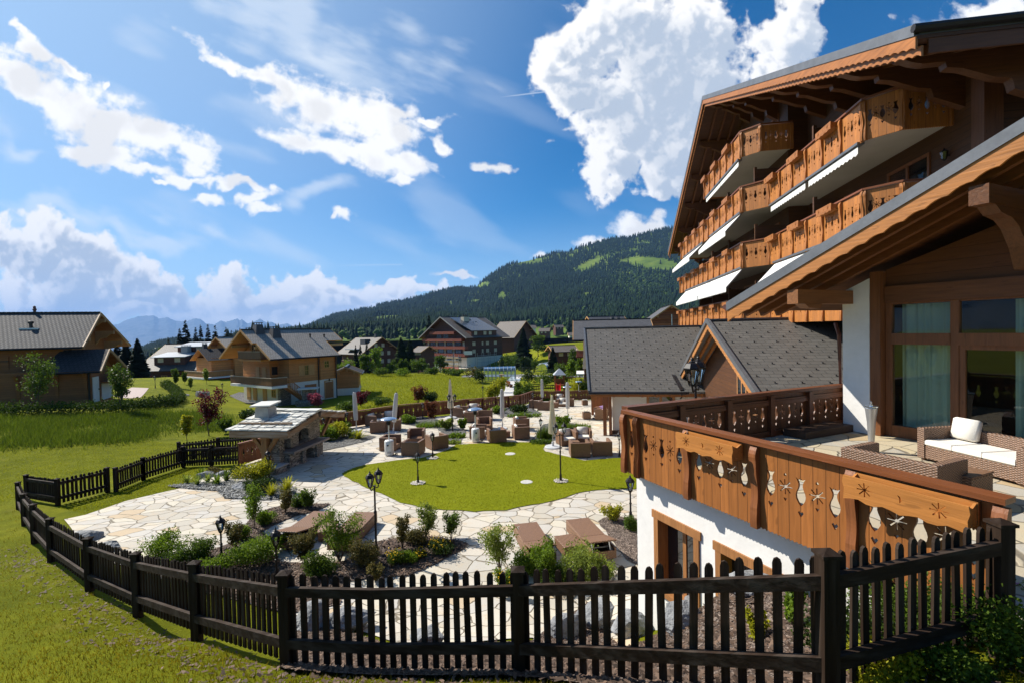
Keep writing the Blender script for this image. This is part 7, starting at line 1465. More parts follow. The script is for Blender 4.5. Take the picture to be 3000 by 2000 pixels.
b.build('slide', plain('red_plastic', (.65, .012, .015), .3, .05, 3), pg); b = MB(); b.beam((1.2, 0, 0), (.6, 0, 1.8), .06, .08); b.beam((2.2, .3, 0), (2.2, .3, 2.0), .1, .1); b.beam((.6, .2, 2.0), (2.2, .3, 2.0), .1, .1); b.build('climbing_frame', R_X, pg)
picket_fence('low dark picket fence enclosing the playground behind the carved railing', gpl([(1530, 1147), (1590, 1141), (1660, 1140), (1730, 1141)], .8), gap=.3)
p = gp(1470, 1138); r = empty('wooden_post', p, 0, 'square wooden post with a flat top beside the meadow path', 'post'); b = MB(); b.box(-.12, .12, -.12, .12, 0, 2.1); b.build('shaft', OLDZ, r); b = MB(); b.box(-.35, .35, -.35, .35, 2.1, 2.2); b.build('cap', OLDW, r)
p = gp(1493, 1133); r = empty('garden_bench', p, 1.9, 'low dark bench beside the concrete path', 'bench'); b = MB(); b.box(-1, 1, -.25, .25, .42, .5); b.build('seat', D_X, r); b = MB(); b.box(-1, 1, .2, .28, .6, 1.0); b.build('backrest', D_X, r)
for x in (-.8, .8): b = MB(); b.box(x - .05, x + .05, -.22, .26, 0, .42); b.build('leg', D_X, r)
# wire fence with posts along the far meadow edge, lamp posts
WP = gpl([(880, 1092), (960, 1090), (1090, 1088), (1180, 1088), (1300, 1092), (1395, 1094), (1530, 1090), (1600, 1088)], 1.2); r = empty('wire_fence', WP[0][0], 0, 'thin wire fence along the far edge of the meadow', 'fence'); q0 = WP[0][0]
for (p, h) in WP: b = MB(); b.tube([p - q0, p - q0 + Vector((0, 0, h))], .05, 5); b.build('post', ZINC, r)
b = MB()
for (p, h), (q, g) in zip(WP, WP[1:]):
    for k in (.35, .7, 1.1): b.tube([p - q0 + Vector((0, 0, k)), q - q0 + Vector((0, 0, k))], .018, 4)
b.build('wire', ZINC, r)
def street_lamp(px, py, ytop, label, dome=True):
    p = gp(px, py); h = p.y * (py - ytop) / F; r = empty('street_lamp', p, 0, label, 'street lamp', 'street lamps by the apartment block'); b = MB(); b.tube([(0, 0, 0), (0, 0, h)], [.11, .07], 8); b.build('pole', ZINC, r)
    if dome: b = MB(); b.lathe([(.05, h - .1), (.35, h), (.38, h + .12), (.2, h + .35), (0, h + .42)], 12); b.build('lamp_dome', WHT, r)
    else: b = MB(); b.box(-.3, .3, -.1, .1, h, h + .12); b.build('lamp_head', ZINC, r)
street_lamp(1109, 1090, 1033, 'grey pole at the far meadow edge below the dark chalet', False); street_lamp(1330, 1095, 1024, 'grey pole before the scaffolded corner of the apartment block', False); street_lamp(1403, 1075, 1031, 'white domed lamp before the long side of the apartment block'); street_lamp(1608, 1085, 1008, 'tall lamp post beside the rear glass tunnel', False); street_lamp(1498, 1062, 1054, 'small white domed lamp on the grassy mound')
b = MB(); q = gp(1372, 1060); b.box(-1.4, 1.4, -.05, .05, 1.6, 2.9); o = b.build('site_board', WHT); o.location = at_d(1372, 1052, 165); tag(o, 'white building site board on the scaffold corner', 'board')
# ---------------------------------------------------------------- vegetation
def cloud(clumps, size, droop=.3, flat=.0):
    """leaf quads scattered through ellipsoids: list of (centre, radii, n)"""
    Vs = []
    for c, r, n in clumps:
        d = RNG.normal(size=(n, 3)); d /= np.linalg.norm(d, axis=1)[:, None]; k = RNG.random(n) ** .45 * (1 + .12 * np.sin(d[:, 0] * 7 + c[0] * 3) + .12 * np.sin(d[:, 2] * 6 + d[:, 1] * 5))
        P = np.array(c) + d * k[:, None] * np.array(r); s = size * RNG.uniform(.55, 1.35, n)
        a = d * .7 + RNG.normal(size=(n, 3)) * .8; a[:, 2] -= droop; a /= np.linalg.norm(a, axis=1)[:, None]
        u = np.cross(a, RNG.normal(size=(n, 3))); u /= np.linalg.norm(u, axis=1)[:, None] + 1e-9
        a *= s[:, None]; u *= (s * .47)[:, None]
        Vs.append(np.stack([P, P + a * .5 + u, P + a, P + a * .5 - u], 1).reshape(-1, 3))
    return np.concatenate(Vs)
def leaves(name, clumps, size, mat, parent=None, **k):
    V = cloud(clumps, size, **k); return np_mesh(name, V, np.arange(len(V)).reshape(-1, 4), mat, parent)
LF = dict(h=leaf('hedge_leaves', (.05, .085, .012), .4, .3, .8), y=leaf('yellow_green_leaves', (.34, .34, .02), .4, .45), g=leaf('fresh_green_leaves', (.14, .22, .018), .45, .45), d=leaf('dark_green_leaves', (.04, .07, .013), .5, .3), m=leaf('mid_green_leaves', (.085, .14, .016), .45, .4), o=leaf('olive_leaves', (.13, .12, .035), .45, .35, hue=(1.4, 1.1, 1.)), r=leaf('dark_red_leaves', (.105, .016, .022), .5, .4, hue=(1.8, 1.4, 1.4)), p=leaf('pink_leaves', (.30, .055, .09), .45, .4, hue=(1.5, 1.8, 1.7)), b=leaf('rusty_leaves', (.17, .06, .025), .45, .4, hue=(1.4, 1.3, 1.2)), l=leaf('pale_green_leaves', (.22, .28, .05), .4, .45), s=leaf('spruce_needles', (.016, .032, .012), .5, .15, hue=(1.7, 1.7, 1.4)))
BARKT = plain('tree_bark', (.10, .075, .055), .9, .35, 9)
FLW = dict(w=leaf('white_flowers', (.7, .7, .65), .2, .2, hue=(1.1, 1.1, 1.1)), y=leaf('yellow_flowers', (.75, .5, .02), .2, .2, hue=(1.1, 1.1, 1.)), p=leaf('pink_flowers', (.55, .2, .45), .2, .2, hue=(1.1, 1.1, 1.1)))
GS = 'shrubs of the garden beds'
def plant(px, py, wpx, hpx, kind, col, label, cat='shrub', n=None, size=None, flower=None, group=GS, name=None, dz=0., depth=None):
    p = gp(px, py) if depth is None else at_d(px, py, depth); m = p.y / F; w, h = wpx * m, hpx * m; w, h = (w * 1.22, h * 1.18) if kind == 'bush' else (w * 2.0, h * 1.9) if kind == 'fern' else (w, h); R = random.Random(int(px * 7 + py)); p = p + Vector((0, min(w, 1.2) * .2, 0)); g_ = tz(p.x, p.y); h += max(0, p.z - g_) if depth else 0; p.z = (g_ if depth is None else min(g_, p.z)) + dz
    name = name or {'bush': 'shrub', 'sparse': 'shrub', 'fern': 'fern', 'sapling': 'young_tree', 'tree': 'tree', 'mat': 'ground_plant', 'grass': 'grass_clump'}[kind]; o = empty(name, p, 0, label, cat, group); sz = size or max(.04, min(.13, m * 4.2))
    if kind == 'bush':
        nn = n or int(min(7000, 500 + 3.2 * w * h / (sz * sz * .34))); cl = []
        for i in range(9): a = R.uniform(0, 2 * pi); q = R.uniform(.1, .34); cl.append(((w * q * cos(a), w * q * sin(a) * .8, h * R.uniform(.28, .66)), (w * R.uniform(.18, .3), w * R.uniform(.18, .26), h * R.uniform(.22, .36)), nn // 9))
        leaves('foliage', cl, sz, LF[col], o)
    elif kind in ('sparse', 'sapling'):
        b = MB(); cl = []; ns = 6 if kind == 'sparse' else 5
        for i in range(ns):
            a = R.uniform(0, 2 * pi); q = R.uniform(.15, .45) * (1 if kind == 'sparse' else .75); tip = Vector((w * q * cos(a), w * q * sin(a) * .8, h * R.uniform(.75, 1.0))); mid = tip * .5 + Vector((R.uniform(-.05, .05) * w, R.uniform(-.05, .05) * w, h * .08)); base = Vector((0, 0, h * .25 if kind == 'sapling' and i else 0)); b.tube([base, mid, tip], [max(.006, h * .012), h * .008, .004], 5)
            for k in range(5): s = .35 + .65 * k / 4; c = base.lerp(mid, s * 2) if s < .5 else mid.lerp(tip, s * 2 - 1); rr = w * R.uniform(.10, .18); cl.append((tuple(c + Vector((R.uniform(-.08, .08) * w, R.uniform(-.08, .08) * w, 0))), (rr, rr, rr * .9), (n or 420) // (ns * 5)))
        b.build('stems', BARKT, o); leaves('foliage', cl, sz * 1.05, LF[col], o)
    elif kind == 'fern':
        V = []
        for i in range(26):
            a = R.uniform(0, 2 * pi); L = w * R.uniform(.4, .65); el = R.uniform(.5, 1.3); pts = [Vector((cos(a) * L * s * cos(el) * 1.1, sin(a) * L * s * cos(el), h * (1.15 * s * sin(el) - .35 * s * s))) for s in (0, .25, .5, .75, 1)]; t_ = Vector((-sin(a), cos(a), 0))
            for k in range(4):
                for j in range(3): c = pts[k].lerp(pts[k + 1], j / 3); wd = w * .11 * (1 - (k + j / 3) / 4.3); nx = pts[k + 1] - pts[k]; V += [c, c + t_ * wd + nx * .25, c + nx * .33, c - t_ * wd + nx * .25]
        V = np.array([tuple(v) for v in V]); np_mesh('fronds', V, np.arange(len(V)).reshape(-1, 4), LF[col], o)
    elif kind in ('mat', 'grass'):
        k = n or 700; a = RNG.uniform(0, 2 * pi, k); q = np.sqrt(RNG.random(k)) * .5; P = np.c_[np.cos(a) * q * w, np.sin(a) * q * min(w, 1.6 * max(.5, h)) , np.zeros(k)]; P[:, 2] = tz_arr(P[:, 0] + p.x, P[:, 1] + p.y) - p.z; hh = h * RNG.uniform(.4, 1.1, k) * (1 - q * .8)
        if kind == 'grass': tp = P + np.c_[RNG.normal(0, .18, k) * h, RNG.normal(0, .18, k) * h, hh]; wd = np.c_[np.cos(a), np.sin(a), np.zeros(k)] * max(.008, m * .9); V = np.stack([P - wd, P + wd, tp], 1).reshape(-1, 3); np_mesh('blades', V, np.arange(len(V)).reshape(-1, 3), LF[col], o)
        else: cl = [(tuple(P[i] + np.array([0, 0, hh[i] * .5])), (w * .06, w * .06, hh[i] * .5), 14) for i in range(min(k, 70))]; leaves('foliage', cl, sz, LF[col], o)
    elif kind == 'tree':
        b = MB(); th = h * .3; b.tube([(0, 0, -.3), (R.uniform(-.03, .03) * h, 0, th), (R.uniform(-.05, .05) * h, 0, h * .75)], [h * .035, h * .026, h * .008], 8); cl = []
        for i in range(14):
            a = R.uniform(0, 2 * pi); q = R.uniform(.12, .36) * w; z = R.uniform(.3, .88) * h; q *= 1 - .5 * max(0, z / h - .55) / .45; c = Vector((q * cos(a), q * sin(a), z)); b.tube([(0, 0, z * .55), tuple(c)], [h * .012, h * .004], 5); cl.append((tuple(c), (w * R.uniform(.14, .24), w * R.uniform(.14, .24), h * R.uniform(.09, .16)), (n or 2400) // 14))
        b.build('trunk', BARKT, o); leaves('crown', cl, sz * 1.15, LF[col], o)
    if flower:
        k = 40; a = RNG.uniform(0, 2 * pi, k); q = np.sqrt(RNG.random(k)) * .42 * w; C = np.c_[np.cos(a) * q, np.sin(a) * q, h * RNG.uniform(.6, 1.02, k)]; cl = [(tuple(c), (.02, .02, .02), 4) for c in C]; leaves('flowers', cl, sz * .7, FLW[flower], o)
    return o
def conifer(px, ybase, ytop, wpx, label, depth, n=230, col='s', group=None, name='spruce_tree'):
    p = gpx(px, depth); zt = at_d(px, ytop, depth).z; p.z = min(p.z, at_d(px, ybase, depth).z); h = zt - p.z; w = wpx * (2.1 if 140 < depth < 162 and px < 700 else 1.55) * depth / F; o = empty(name, p, 0, label, 'conifer', group); b = MB(); b.tube([(0, 0, -.3), (0, 0, h * .98)], [h * .02 + .05, .02], 7); b.build('trunk', BARKT, o)
    t_ = RNG.random(n) ** .8; z = h * (.08 + .9 * t_); a = RNG.uniform(0, 2 * pi, n); L = w * .5 * (1 - t_) ** .85 * RNG.uniform(.65, 1.15, n) + .03 * w; V = []
    for s0, s1, k in ((0, 1, 1.), (.35, .95, .7)):
        for sg in (-1, 0, 1):
            aa = a + sg * .28 * (1 if k < 1 else .0) + (sg * .05); d = np.c_[np.cos(aa), np.sin(aa), -.28 - .25 * (1 - t_)] ; e = np.c_[-np.sin(aa), np.cos(aa), np.full(n, sg * .35)]; wd = (L * .30 + .015 * w)[:, None]; B0 = np.c_[np.zeros(n), np.zeros(n), z]; d = d * L[:, None]; V.append(np.stack([B0 + d * s0, B0 + d * (s0 * .4 + s1 * .6) + e * wd, B0 + d * s1 + np.c_[np.zeros(n), np.zeros(n), L * .12], B0 + d * (s0 * .4 + s1 * .6) - e * wd], 1).reshape(-1, 3))
    V = np.concatenate(V); np_mesh('crown', V, np.arange(len(V)).reshape(-1, 4), LF[col], o); return o
PLANTS = [
 (740, 1418, 98, 62, 'bush', 'y', 'big rounded yellow-green euphorbia bush left of the single lantern by the fireplace'), (752, 1446, 66, 46, 'bush', 'd', 'dark green shrub below the yellow-green euphorbia'), (690, 1400, 42, 36, 'bush', 'd', 'dark green shrub before the short carved panel'), (628, 1392, 42, 22, 'bush', 'o', 'low reddish-green shrub among boulders by the dark fence'),
 (540, 1420, 26, 24, 'fern', 'l', 'fern clump at the left end of the dark gravel bed'), (571, 1425, 26, 24, 'fern', 'l', 'fern clump second from the left in the dark gravel bed'), (583, 1399, 24, 22, 'fern', 'g', 'fern clump behind the row in the dark gravel bed'), (603, 1416, 24, 22, 'fern', 'l', 'fern clump in the middle of the row of ferns'), (629, 1422, 30, 26, 'fern', 'g', 'green fern clump right of the middle of the fern row'), (657, 1411, 28, 28, 'fern', 'm', 'darker fern clump before the dark shrub'), (789, 1458, 36, 34, 'fern', 'y', 'yellow-green fern left one of two at the corner of the gravel bed'), (834, 1449, 40, 40, 'fern', 'y', 'yellow-green fern right one of two at the corner of the gravel bed'),
 (732, 1560, 88, 112, 'sapling', 'g', 'leafy young tree standing at the right rim of the left flagstones'), (775, 1543, 48, 38, 'bush', 'g', 'small round green bush right of the leafy young tree'), (830, 1510, 48, 64, 'sparse', 'o', 'thin olive shrub left of two at the path bed'), (906, 1496, 62, 52, 'sparse', 'm', 'thin green shrub right of two at the path bed'),
 (454, 1640, 135, 48, 'sparse', 'g', 'low pale spreading plant at the near edge of the left flagstones'), (571, 1650, 70, 60, 'bush', 'm', 'fine leaved green bush left of the left single lantern'), (684, 1618, 62, 74, 'sparse', 'o', 'thin reddish shrub just right of the left single lantern'), (736, 1668, 130, 72, 'bush', 'g', 'wide dense green bush behind the fence between the two left lanterns'), (885, 1668, 84, 86, 'sparse', 'o', 'thin brownish shrub right of the lantern behind the fence'), (986, 1660, 138, 138, 'sparse', 'g', 'tall fresh green bush before the left pair of loungers'), (1057, 1680, 64, 78, 'bush', 'o', 'yellow-brown bush right of the tall fresh green one'), (1154, 1664, 46, 38, 'bush', 'm', 'small green bush with a few yellow flowers right of the twin lantern'), (1231, 1646, 36, 24, 'bush', 'm', 'tiny green plant with yellow blooms in the middle of the mulch bed'), (1175, 1618, 54, 92, 'sparse', 'o', 'thin brown stemmed shrub in the middle mulch bed'), (1220, 1598, 54, 38, 'bush', 'o', 'low olive bush behind the thin brown shrub'), (1251, 1590, 72, 98, 'sapling', 'l', 'pale green young maple at the back of the mulch bed'), (1287, 1630, 62, 38, 'bush', 'd', 'dark low bush with yellow flowers at the right of the mulch bed'), (1320, 1588, 66, 66, 'sparse', 'm', 'wispy shrub at the right end of the mulch bed'),
 (1465, 1690, 122, 132, 'sparse', 'l', 'pale loose shrub with tiny white flowers before the right loungers'), (1600, 1712, 120, 92, 'sparse', 'g', 'light green leafy shrub behind the fence left of the boulders'), (1710, 1715, 130, 96, 'bush', 'l', 'broad pale green shrub below the right pair of loungers'), (1802, 1533, 62, 42, 'sparse', 'y', 'yellowish low shrub before the rusty flagstone by the wall'), (1853, 1560, 34, 42, 'bush', 'm', 'small green bush at the foot of the white wall'), (500, 1668, 70, 46, 'bush', 'm', 'fine dark green bush behind the fence, left of the left lantern'), (610, 1690, 80, 52, 'bush', 'g', 'bright green bush behind the fence, right below the left lantern'), (935, 1700, 80, 60, 'bush', 'm', 'green bush close behind the fence below the tall fresh green one'), (1100, 1712, 60, 46, 'sparse', 'o', 'brownish low shrub behind the fence left of the stone steps'), (800, 1628, 60, 50, 'sparse', 'g', 'green loose shrub beside the leftmost lounger'), (700, 1590, 50, 40, 'bush', 'g', 'green bush between the leafy young tree and the leftmost lounger'), (1540, 1700, 70, 60, 'bush', 'g', 'green bush between the pale loose shrub and the right loungers'), (1770, 1722, 80, 60, 'sparse', 'l', 'pale shrub against the corner of the white wall'), (1640, 1735, 90, 56, 'bush', 'm', 'dense green bush above the tall faceted boulder'), (870, 1490, 40, 30, 'bush', 'm', 'small bush between the two thin shrubs of the path bed'), (1200, 1655, 44, 30, 'bush', 'g', 'bright green cushion plant in the middle mulch bed'),
 (1470, 1760, 60, 70, 'sparse', 'g', 'green weed with yellow flowers by the middle fence post'),
 (985, 1284, 58, 44, 'bush', 'y', 'yellow-green bush in the bed right of the fireplace'), (960, 1292, 60, 46, 'bush', 'g', 'round green bush just behind the fireplace counter'), (1046, 1288, 36, 22, 'fern', 'y', 'yellow fern at the right tip of the fireplace bed'), (1025, 1286, 34, 20, 'fern', 'l', 'pale fern beside the yellow one in the fireplace bed'), (1005, 1262, 40, 26, 'bush', 'g', 'green bush under the grey covered parasol'),
 (1198, 1241, 48, 26, 'bush', 'g', 'green bush at the left of the back bed'), (1262, 1243, 38, 66, 'sapling', 'b', 'young maple turning orange in the back bed'), (1272, 1252, 112, 28, 'grass', 'g', 'tufts of ornamental grass around the young maple'), (1309, 1260, 44, 32, 'sparse', 'l', 'pale rose bush at the right of the back bed'), (1354, 1260, 28, 32, 'sparse', 'g', 'small leafy shrub left of the centre heater'), (1334, 1284, 58, 22, 'mat', 'g', 'low green ground plants at the lawn side of the back bed'), (1330, 1300, 40, 14, 'mat', 'l', 'pale ground plants at the lower tip of the back bed'),
 (1456, 1212, 36, 20, 'bush', 'g', 'green tuft left in the bed below the railing'), (1517, 1208, 46, 26, 'bush', 'd', 'dark green shrub in the bed below the railing'), (1540, 1222, 100, 22, 'mat', 'g', 'spreading green plants along the bed below the railing'), (1596, 1286, 44, 48, 'grass', 'm', 'dense grassy clump left of the cream parasol on the round base'), (1679, 1256, 110, 24, 'grass', 'g', 'wide green herb bed behind the right armchair group'), (1584, 1301, 62, 18, 'mat', 'm', 'low leafy plants below the grassy clump'), (1603, 1174, 28, 10, 'mat', 'g', 'strip of green plants by the far railing'), (1650, 1248, 60, 26, 'sparse', 'g', 'loose green shrub in the herb bed'),
 (606, 1278, 104, 142, 'sapling', 'r', 'dark red maple sapling on the lawn left of the fireplace'), (542, 1295, 48, 76, 'sapling', 'y', 'small yellow-green sapling left of the dark red maple'), (657, 1270, 42, 42, 'sparse', 'm', 'thin green shrub between the red maple and the fireplace roof'), (722, 1230, 54, 30, 'bush', 'd', 'dark green shrub behind the fireplace roof'), (932, 1193, 66, 38, 'sparse', 'p', 'bright pink leaved shrub before the white wall of the middle chalet'), (1057, 1193, 50, 42, 'sparse', 'r', 'crimson shrub behind the leftmost covered parasol'), (1223, 1182, 46, 52, 'sparse', 'b', 'rust coloured bush in the meadow behind the railing'), (1256, 1180, 42, 30, 'bush', 'd', 'dark dwarf pine right of the rust coloured bush'), (1121, 1187, 52, 22, 'bush', 'm', 'dark green mound left of the rust coloured bush'), (1015, 1205, 50, 30, 'bush', 'm', 'green shrub behind the carved railing left end'),
 (351, 1207, 92, 142, 'sapling', 'm', 'slender young tree in front of the garage of the left chalet'), (99, 1206, 172, 165, 'sapling', 'm', 'bushy young tree before the dark wall of the left chalet'), (512, 1136, 26, 54, 'sapling', 'm', 'small upright tree on the left lawn before the wide grey roof chalet'), (539, 1126, 22, 36, 'sapling', 'm', 'tiny tree right of the small upright tree'), (556, 1142, 20, 36, 'sapling', 'l', 'pale little tree on the left lawn'), (603, 1126, 24, 46, 'sapling', 'l', 'pale slim tree before the small chalet')]
for q in PLANTS:
    if q[1] > 1480: q = (q[0], q[1], q[2] * 1.2, q[3] * 1.15, *q[4:])
    lb = q[6]; far = q[1] < 1300 and q[0] < 730; plant(*q[:6], lb, 'shrub' if q[4] in ('bush', 'sparse') else {'sapling': 'young tree', 'fern': 'fern', 'mat': 'ground plant', 'grass': 'grass clump'}[q[4]], flower='y' if 'yellow flowers' in lb or 'yellow blooms' in lb else 'w' if 'white flowers' in lb else None, n={'sapling': 2600 if q[3] > 90 else 1800, 'sparse': 4200 if q[2] > 100 else 2000}.get(q[4]))
# hedge along the left chalet
hp_ = [gp(x, y) for x, y in ((-60, 1219), (60, 1217), (200, 1214), (330, 1208), (420, 1198), (500, 1188), (528, 1174), (515, 1152), (482, 1131))]; cl = []
for a, c in zip(hp_, hp_[1:]):
    k = max(2, int((c - a).length / .6))
    for i in range(k): q = a.lerp(c, i / k); q.z = tz(q.x, q.y); cl.append(((q.x - hp_[0].x, q.y - hp_[0].y, q.z - hp_[0].z + .5), (.62, .6, .62), 260))
hg = empty('hedge', hp_[0], 0, 'clipped dark green hedge curving along the lawn before the left chalet', 'hedge'); leaves('foliage', cl, .14, LF['h'], hg)
GC = 'spruces on the left skyline'
for i, (x, yb, yt, w, d, lb) in enumerate(((343, 1130, 991, 38, 95, 'dark spruce just right of the left chalet roof, leftmost of three'), (368, 1132, 990, 46, 92, 'dark spruce in the middle of the three beside the left chalet'), (402, 1135, 988, 50, 90, 'broad dark spruce rightmost of the three beside the left chalet'), (494, 1050, 984, 22, 160, 'small lone spruce left of the skyline row'), (527, 1055, 957, 30, 150, 'skyline spruce behind the grey roof chalet, first of the row'), (545, 1055, 933, 38, 150, 'tallest skyline spruce, second of the row'), (574, 1055, 954, 28, 152, 'skyline spruce right of the tallest one'), (589, 1055, 946, 26, 155, 'slim skyline spruce, fourth of the row'), (610, 1055, 946, 30, 152, 'skyline spruce, fifth of the row'), (631, 1055, 949, 34, 150, 'wide skyline spruce, sixth of the row'), (663, 1055, 954, 32, 148, 'skyline spruce left of the last pair beside the middle chalet roof'), (679, 1055, 963, 28, 150, 'last skyline spruce, touching the middle chalet roof'),
                                            (1175, 1052, 985, 44, 140, 'green spruce left of the apartment block'), (1200, 1052, 992, 40, 145, 'sparse larch beside the green spruce left of the apartment block'), (1258, 1010, 921, 40, 215, 'dark spruce rising behind the left roof corner of the apartment block'), (1041, 1076, 1008, 18, 120, 'narrow dark spruce before the dark chalet, left of a pair'), (1055, 1076, 1006, 20, 122, 'narrow dark spruce before the dark chalet, right of a pair'), (1074, 1050, 994, 18, 135, 'slim spruce against the roof of the dark chalet'), (1533, 1030, 956, 44, 170, 'tall dark pine on the grassy mound right of the apartment block'), (1619, 1062, 1014, 30, 110, 'dark spruce beside the low brown roofed house'), (1998, 952, 922, 22, 60, 'little spruce on the hotel balcony side behind the annex'), (2021, 912, 884, 26, 55, 'spruce tip between the hotel balconies and the rear chalet'))): conifer(x, yb, yt, w, lb, d, 420 if d < 100 else 320, 's' if 'larch' not in lb and 'green spruce left' not in lb else 'd', GC if i < 12 else 'conifers of the village')
GT_ = 'broadleaved trees of the village'
for x, yb, yt, w, d, c, lb in ((470, 1060, 1004, 44, 150, 'm', 'round green tree left of the grey roof chalet'), (445, 1075, 1022, 40, 140, 'm', 'green tree between the spruces and the grey roof chalet'), (420, 1115, 1065, 40, 112, 'm', 'bushy green tree at the left eave of the grey roof chalet'), (1099, 1082, 1014, 52, 105, 'g', 'bright green tree before the dark chalet'), (1068, 1084, 1030, 38, 104, 'm', 'green tree between the narrow spruces and the bright green tree'), (1018, 1078, 1050, 48, 100, 'g', 'low yellow-green bush tree right of the shed roof'), (1290, 1093, 1040, 40, 105, 'm', 'green tree before the red balconies of the apartment block'), (1384, 1108, 1070, 48, 82, 'o', 'yellowish bush tree left of the front glass tunnel'), (1405, 1110, 1083, 28, 80, 'd', 'dark bush touching the left end of the front glass tunnel'), (1577, 1032, 978, 56, 175, 'm', 'broad dark green tree right of the pine on the mound'), (1682, 1060, 1016, 40, 120, 'm', 'round tree beside the left end of the annex roof'), (1638, 1046, 1018, 30, 140, 'm', 'green tree in front of the low brown roofed house'), (1470, 1062, 1038, 22, 150, 'd', 'round clipped bush at the right corner of the apartment block'), (1548, 1060, 1035, 14, 140, 'd', 'small round bush on the mound'), (1532, 1064, 1040, 12, 140, 'd', 'narrow small bush on the mound, left of the round one'), (1675, 1094, 1050, 40, 85, 'g', 'light green tree between the lamp post and the annex'), (1700, 1098, 1050, 36, 80, 'm', 'green tree pressed against the end of the annex roof'), (1690, 1122, 1098, 36, 60, 'y', 'yellow flowering shrub left of the annex roof'), (1552, 1112, 1084, 44, 78, 'd', 'dark red-green shrub right of the front glass tunnel'), (1592, 1110, 1080, 46, 72, 'm', 'green shrub behind the tall grey parasol'), (1622, 1108, 1085, 36, 76, 'd', 'dark shrub behind the playground tower'), (1655, 1112, 1085, 40, 74, 'm', 'green shrub right of the playground roof'), (1715, 1126, 1098, 34, 60, 'm', 'green shrub at the annex eave beyond the railing'),
                               (1152, 1074, 1050, 14, 110, 'm', 'clipped ball bush, leftmost of three below the larch'), (1174, 1075, 1050, 13, 108, 'm', 'clipped ball bush in the middle of three below the larch'), (1186, 1075, 1052, 12, 108, 'm', 'clipped ball bush, right of three below the larch'), (1225, 1084, 1048, 70, 106, 'm', 'large wide hedge bush left of the apartment block terrace'), (1262, 1092, 1074, 40, 100, 'm', 'low green bush at the far meadow edge'), (1310, 1096, 1078, 40, 98, 'm', 'low green bush below the scaffold'), (1145, 1078, 1062, 30, 104, 'm', 'low bush at the far meadow edge, left of the ball bushes'), (1345, 1098, 1082, 44, 96, 'm', 'low bush before the orange netting of the scaffold'), (985, 1092, 1066, 44, 98, 'm', 'low bush at the meadow edge right of the timber shed'), (1120, 1094, 1074, 50, 96, 'm', 'wide low bush under the bright green tree'), (1180, 1094, 1078, 46, 96, 'g', 'low green bush at the meadow edge below the larch'), (1495, 1064, 1030, 46, 160, 'm', 'round tree against the right wall of the apartment block'), (1640, 1092, 1062, 40, 92, 'm', 'green tree behind the playground roof'), (1560, 1060, 1040, 30, 150, 'm', 'small tree on the right slope of the mound'), (1730, 1062, 1030, 44, 100, 'm', 'tree behind the ridge end of the annex'),
                               (1437, 1153, 1128, 26, 52, 'y', 'yellow-green shrub by the path, nearest of the row'), (1447, 1146, 1118, 26, 56, 'y', 'yellow-green shrub by the path, second of the row'), (1457, 1138, 1108, 28, 60, 'y', 'yellow-green shrub by the path, third of the row'), (1468, 1128, 1102, 26, 66, 'y', 'yellow-green shrub by the path, farthest of the row'), (1522, 1157, 1130, 30, 50, 'm', 'green shrub at the right side of the concrete path'), (1545, 1142, 1112, 40, 56, 'm', 'green shrub between the path and the playground fence'), (1520, 1130, 1110, 24, 62, 'm', 'far green shrub at the right side of the path')):
    hpx = yb - yt; kd = 'tree' if hpx > 40 or w > 60 else 'bush'; plant(x, yb, w, hpx, kd, c, lb, 'tree' if kd == 'tree' else 'shrub', depth=d, group=GT_, n=1500 if kd == 'tree' else 900, size=max(.16, d * .0026))
for x, y, w, h, kd, c, lb in ((2222, 1885, 70, 90, 'sparse', 'y', 'yellow-green little juniper behind the fence below the second window'), (2330, 1850, 80, 130, 'sparse', 'g', 'green juniper with upright tips left of the right fence post'), (2585, 1800, 120, 170, 'bush', 'd', 'dense dark juniper behind the right fence section'), (2680, 1760, 90, 90, 'bush', 'd', 'dark juniper farther right behind the fence pickets')):
    plant(x, y, w, h, kd, c, lb, 'shrub', n=1500, size=.035, group='junipers by the fence')

# foreground junipers and weeds in the lower right corner
for x, y, w, h, c, lb in ((2520, 1960, 280, 150, 'd', 'spreading dark juniper with yellow tips in front of the right fence section'), (2680, 1890, 300, 160, 'm', 'dark juniper mound below the right fence post'), (2620, 2010, 200, 110, 'y', 'yellow-green juniper tips at the bottom edge of the view'), (2850, 1900, 260, 190, 'm', 'tangle of green weeds under the right fence post'), (2960, 1960, 240, 210, 'm', 'dark leafy weeds in the bottom right corner'), (2800, 2010, 240, 90, 'm', 'low green weeds along the bottom edge')): plant(x, y, w, h, 'bush', c, lb, 'shrub', n=3600, size=.03, group='weeds and junipers at the fence foot')
plant(2930, 1860, 160, 170, 'sparse', 'g', 'tall weeds with pink clover heads beside the right fence post', 'weed', n=900, size=.035, flower='p', group='weeds and junipers at the fence foot', name='clover')
# ---- grass blades
def inpoly(X, Y, P):
    ins = np.zeros(len(X), bool); j = len(P) - 1
    for i in range(len(P)):
        xi, yi = P[i]; xj, yj = P[j]; ins ^= ((yi > Y) != (yj > Y)) & (X < (xj - xi) * (Y - yi) / ((yj - yi) or 1e-9) + xi); j = i
    return ins
def blades(name, X, Y, h, w, mat, label, off=0.):
    k = len(X); Z = tz_arr(X, Y) + off; a = RNG.uniform(0, 2 * pi, k); hh = h * RNG.uniform(.45, 1.25, k); ww = w * RNG.uniform(.6, 1.3, k); B = np.c_[X, Y, Z]; d = np.c_[np.cos(a), np.sin(a), np.zeros(k)] * ww[:, None]
    ln = np.c_[RNG.normal(0, .33, k), RNG.normal(0, .33, k), np.ones(k)] * hh[:, None]
    V = np.stack([B - d, B + d, B + ln], 1).reshape(-1, 3); o = np_mesh(name, V, np.arange(3 * k).reshape(-1, 3), mat); return tag(o, label, 'grass', kind='stuff')
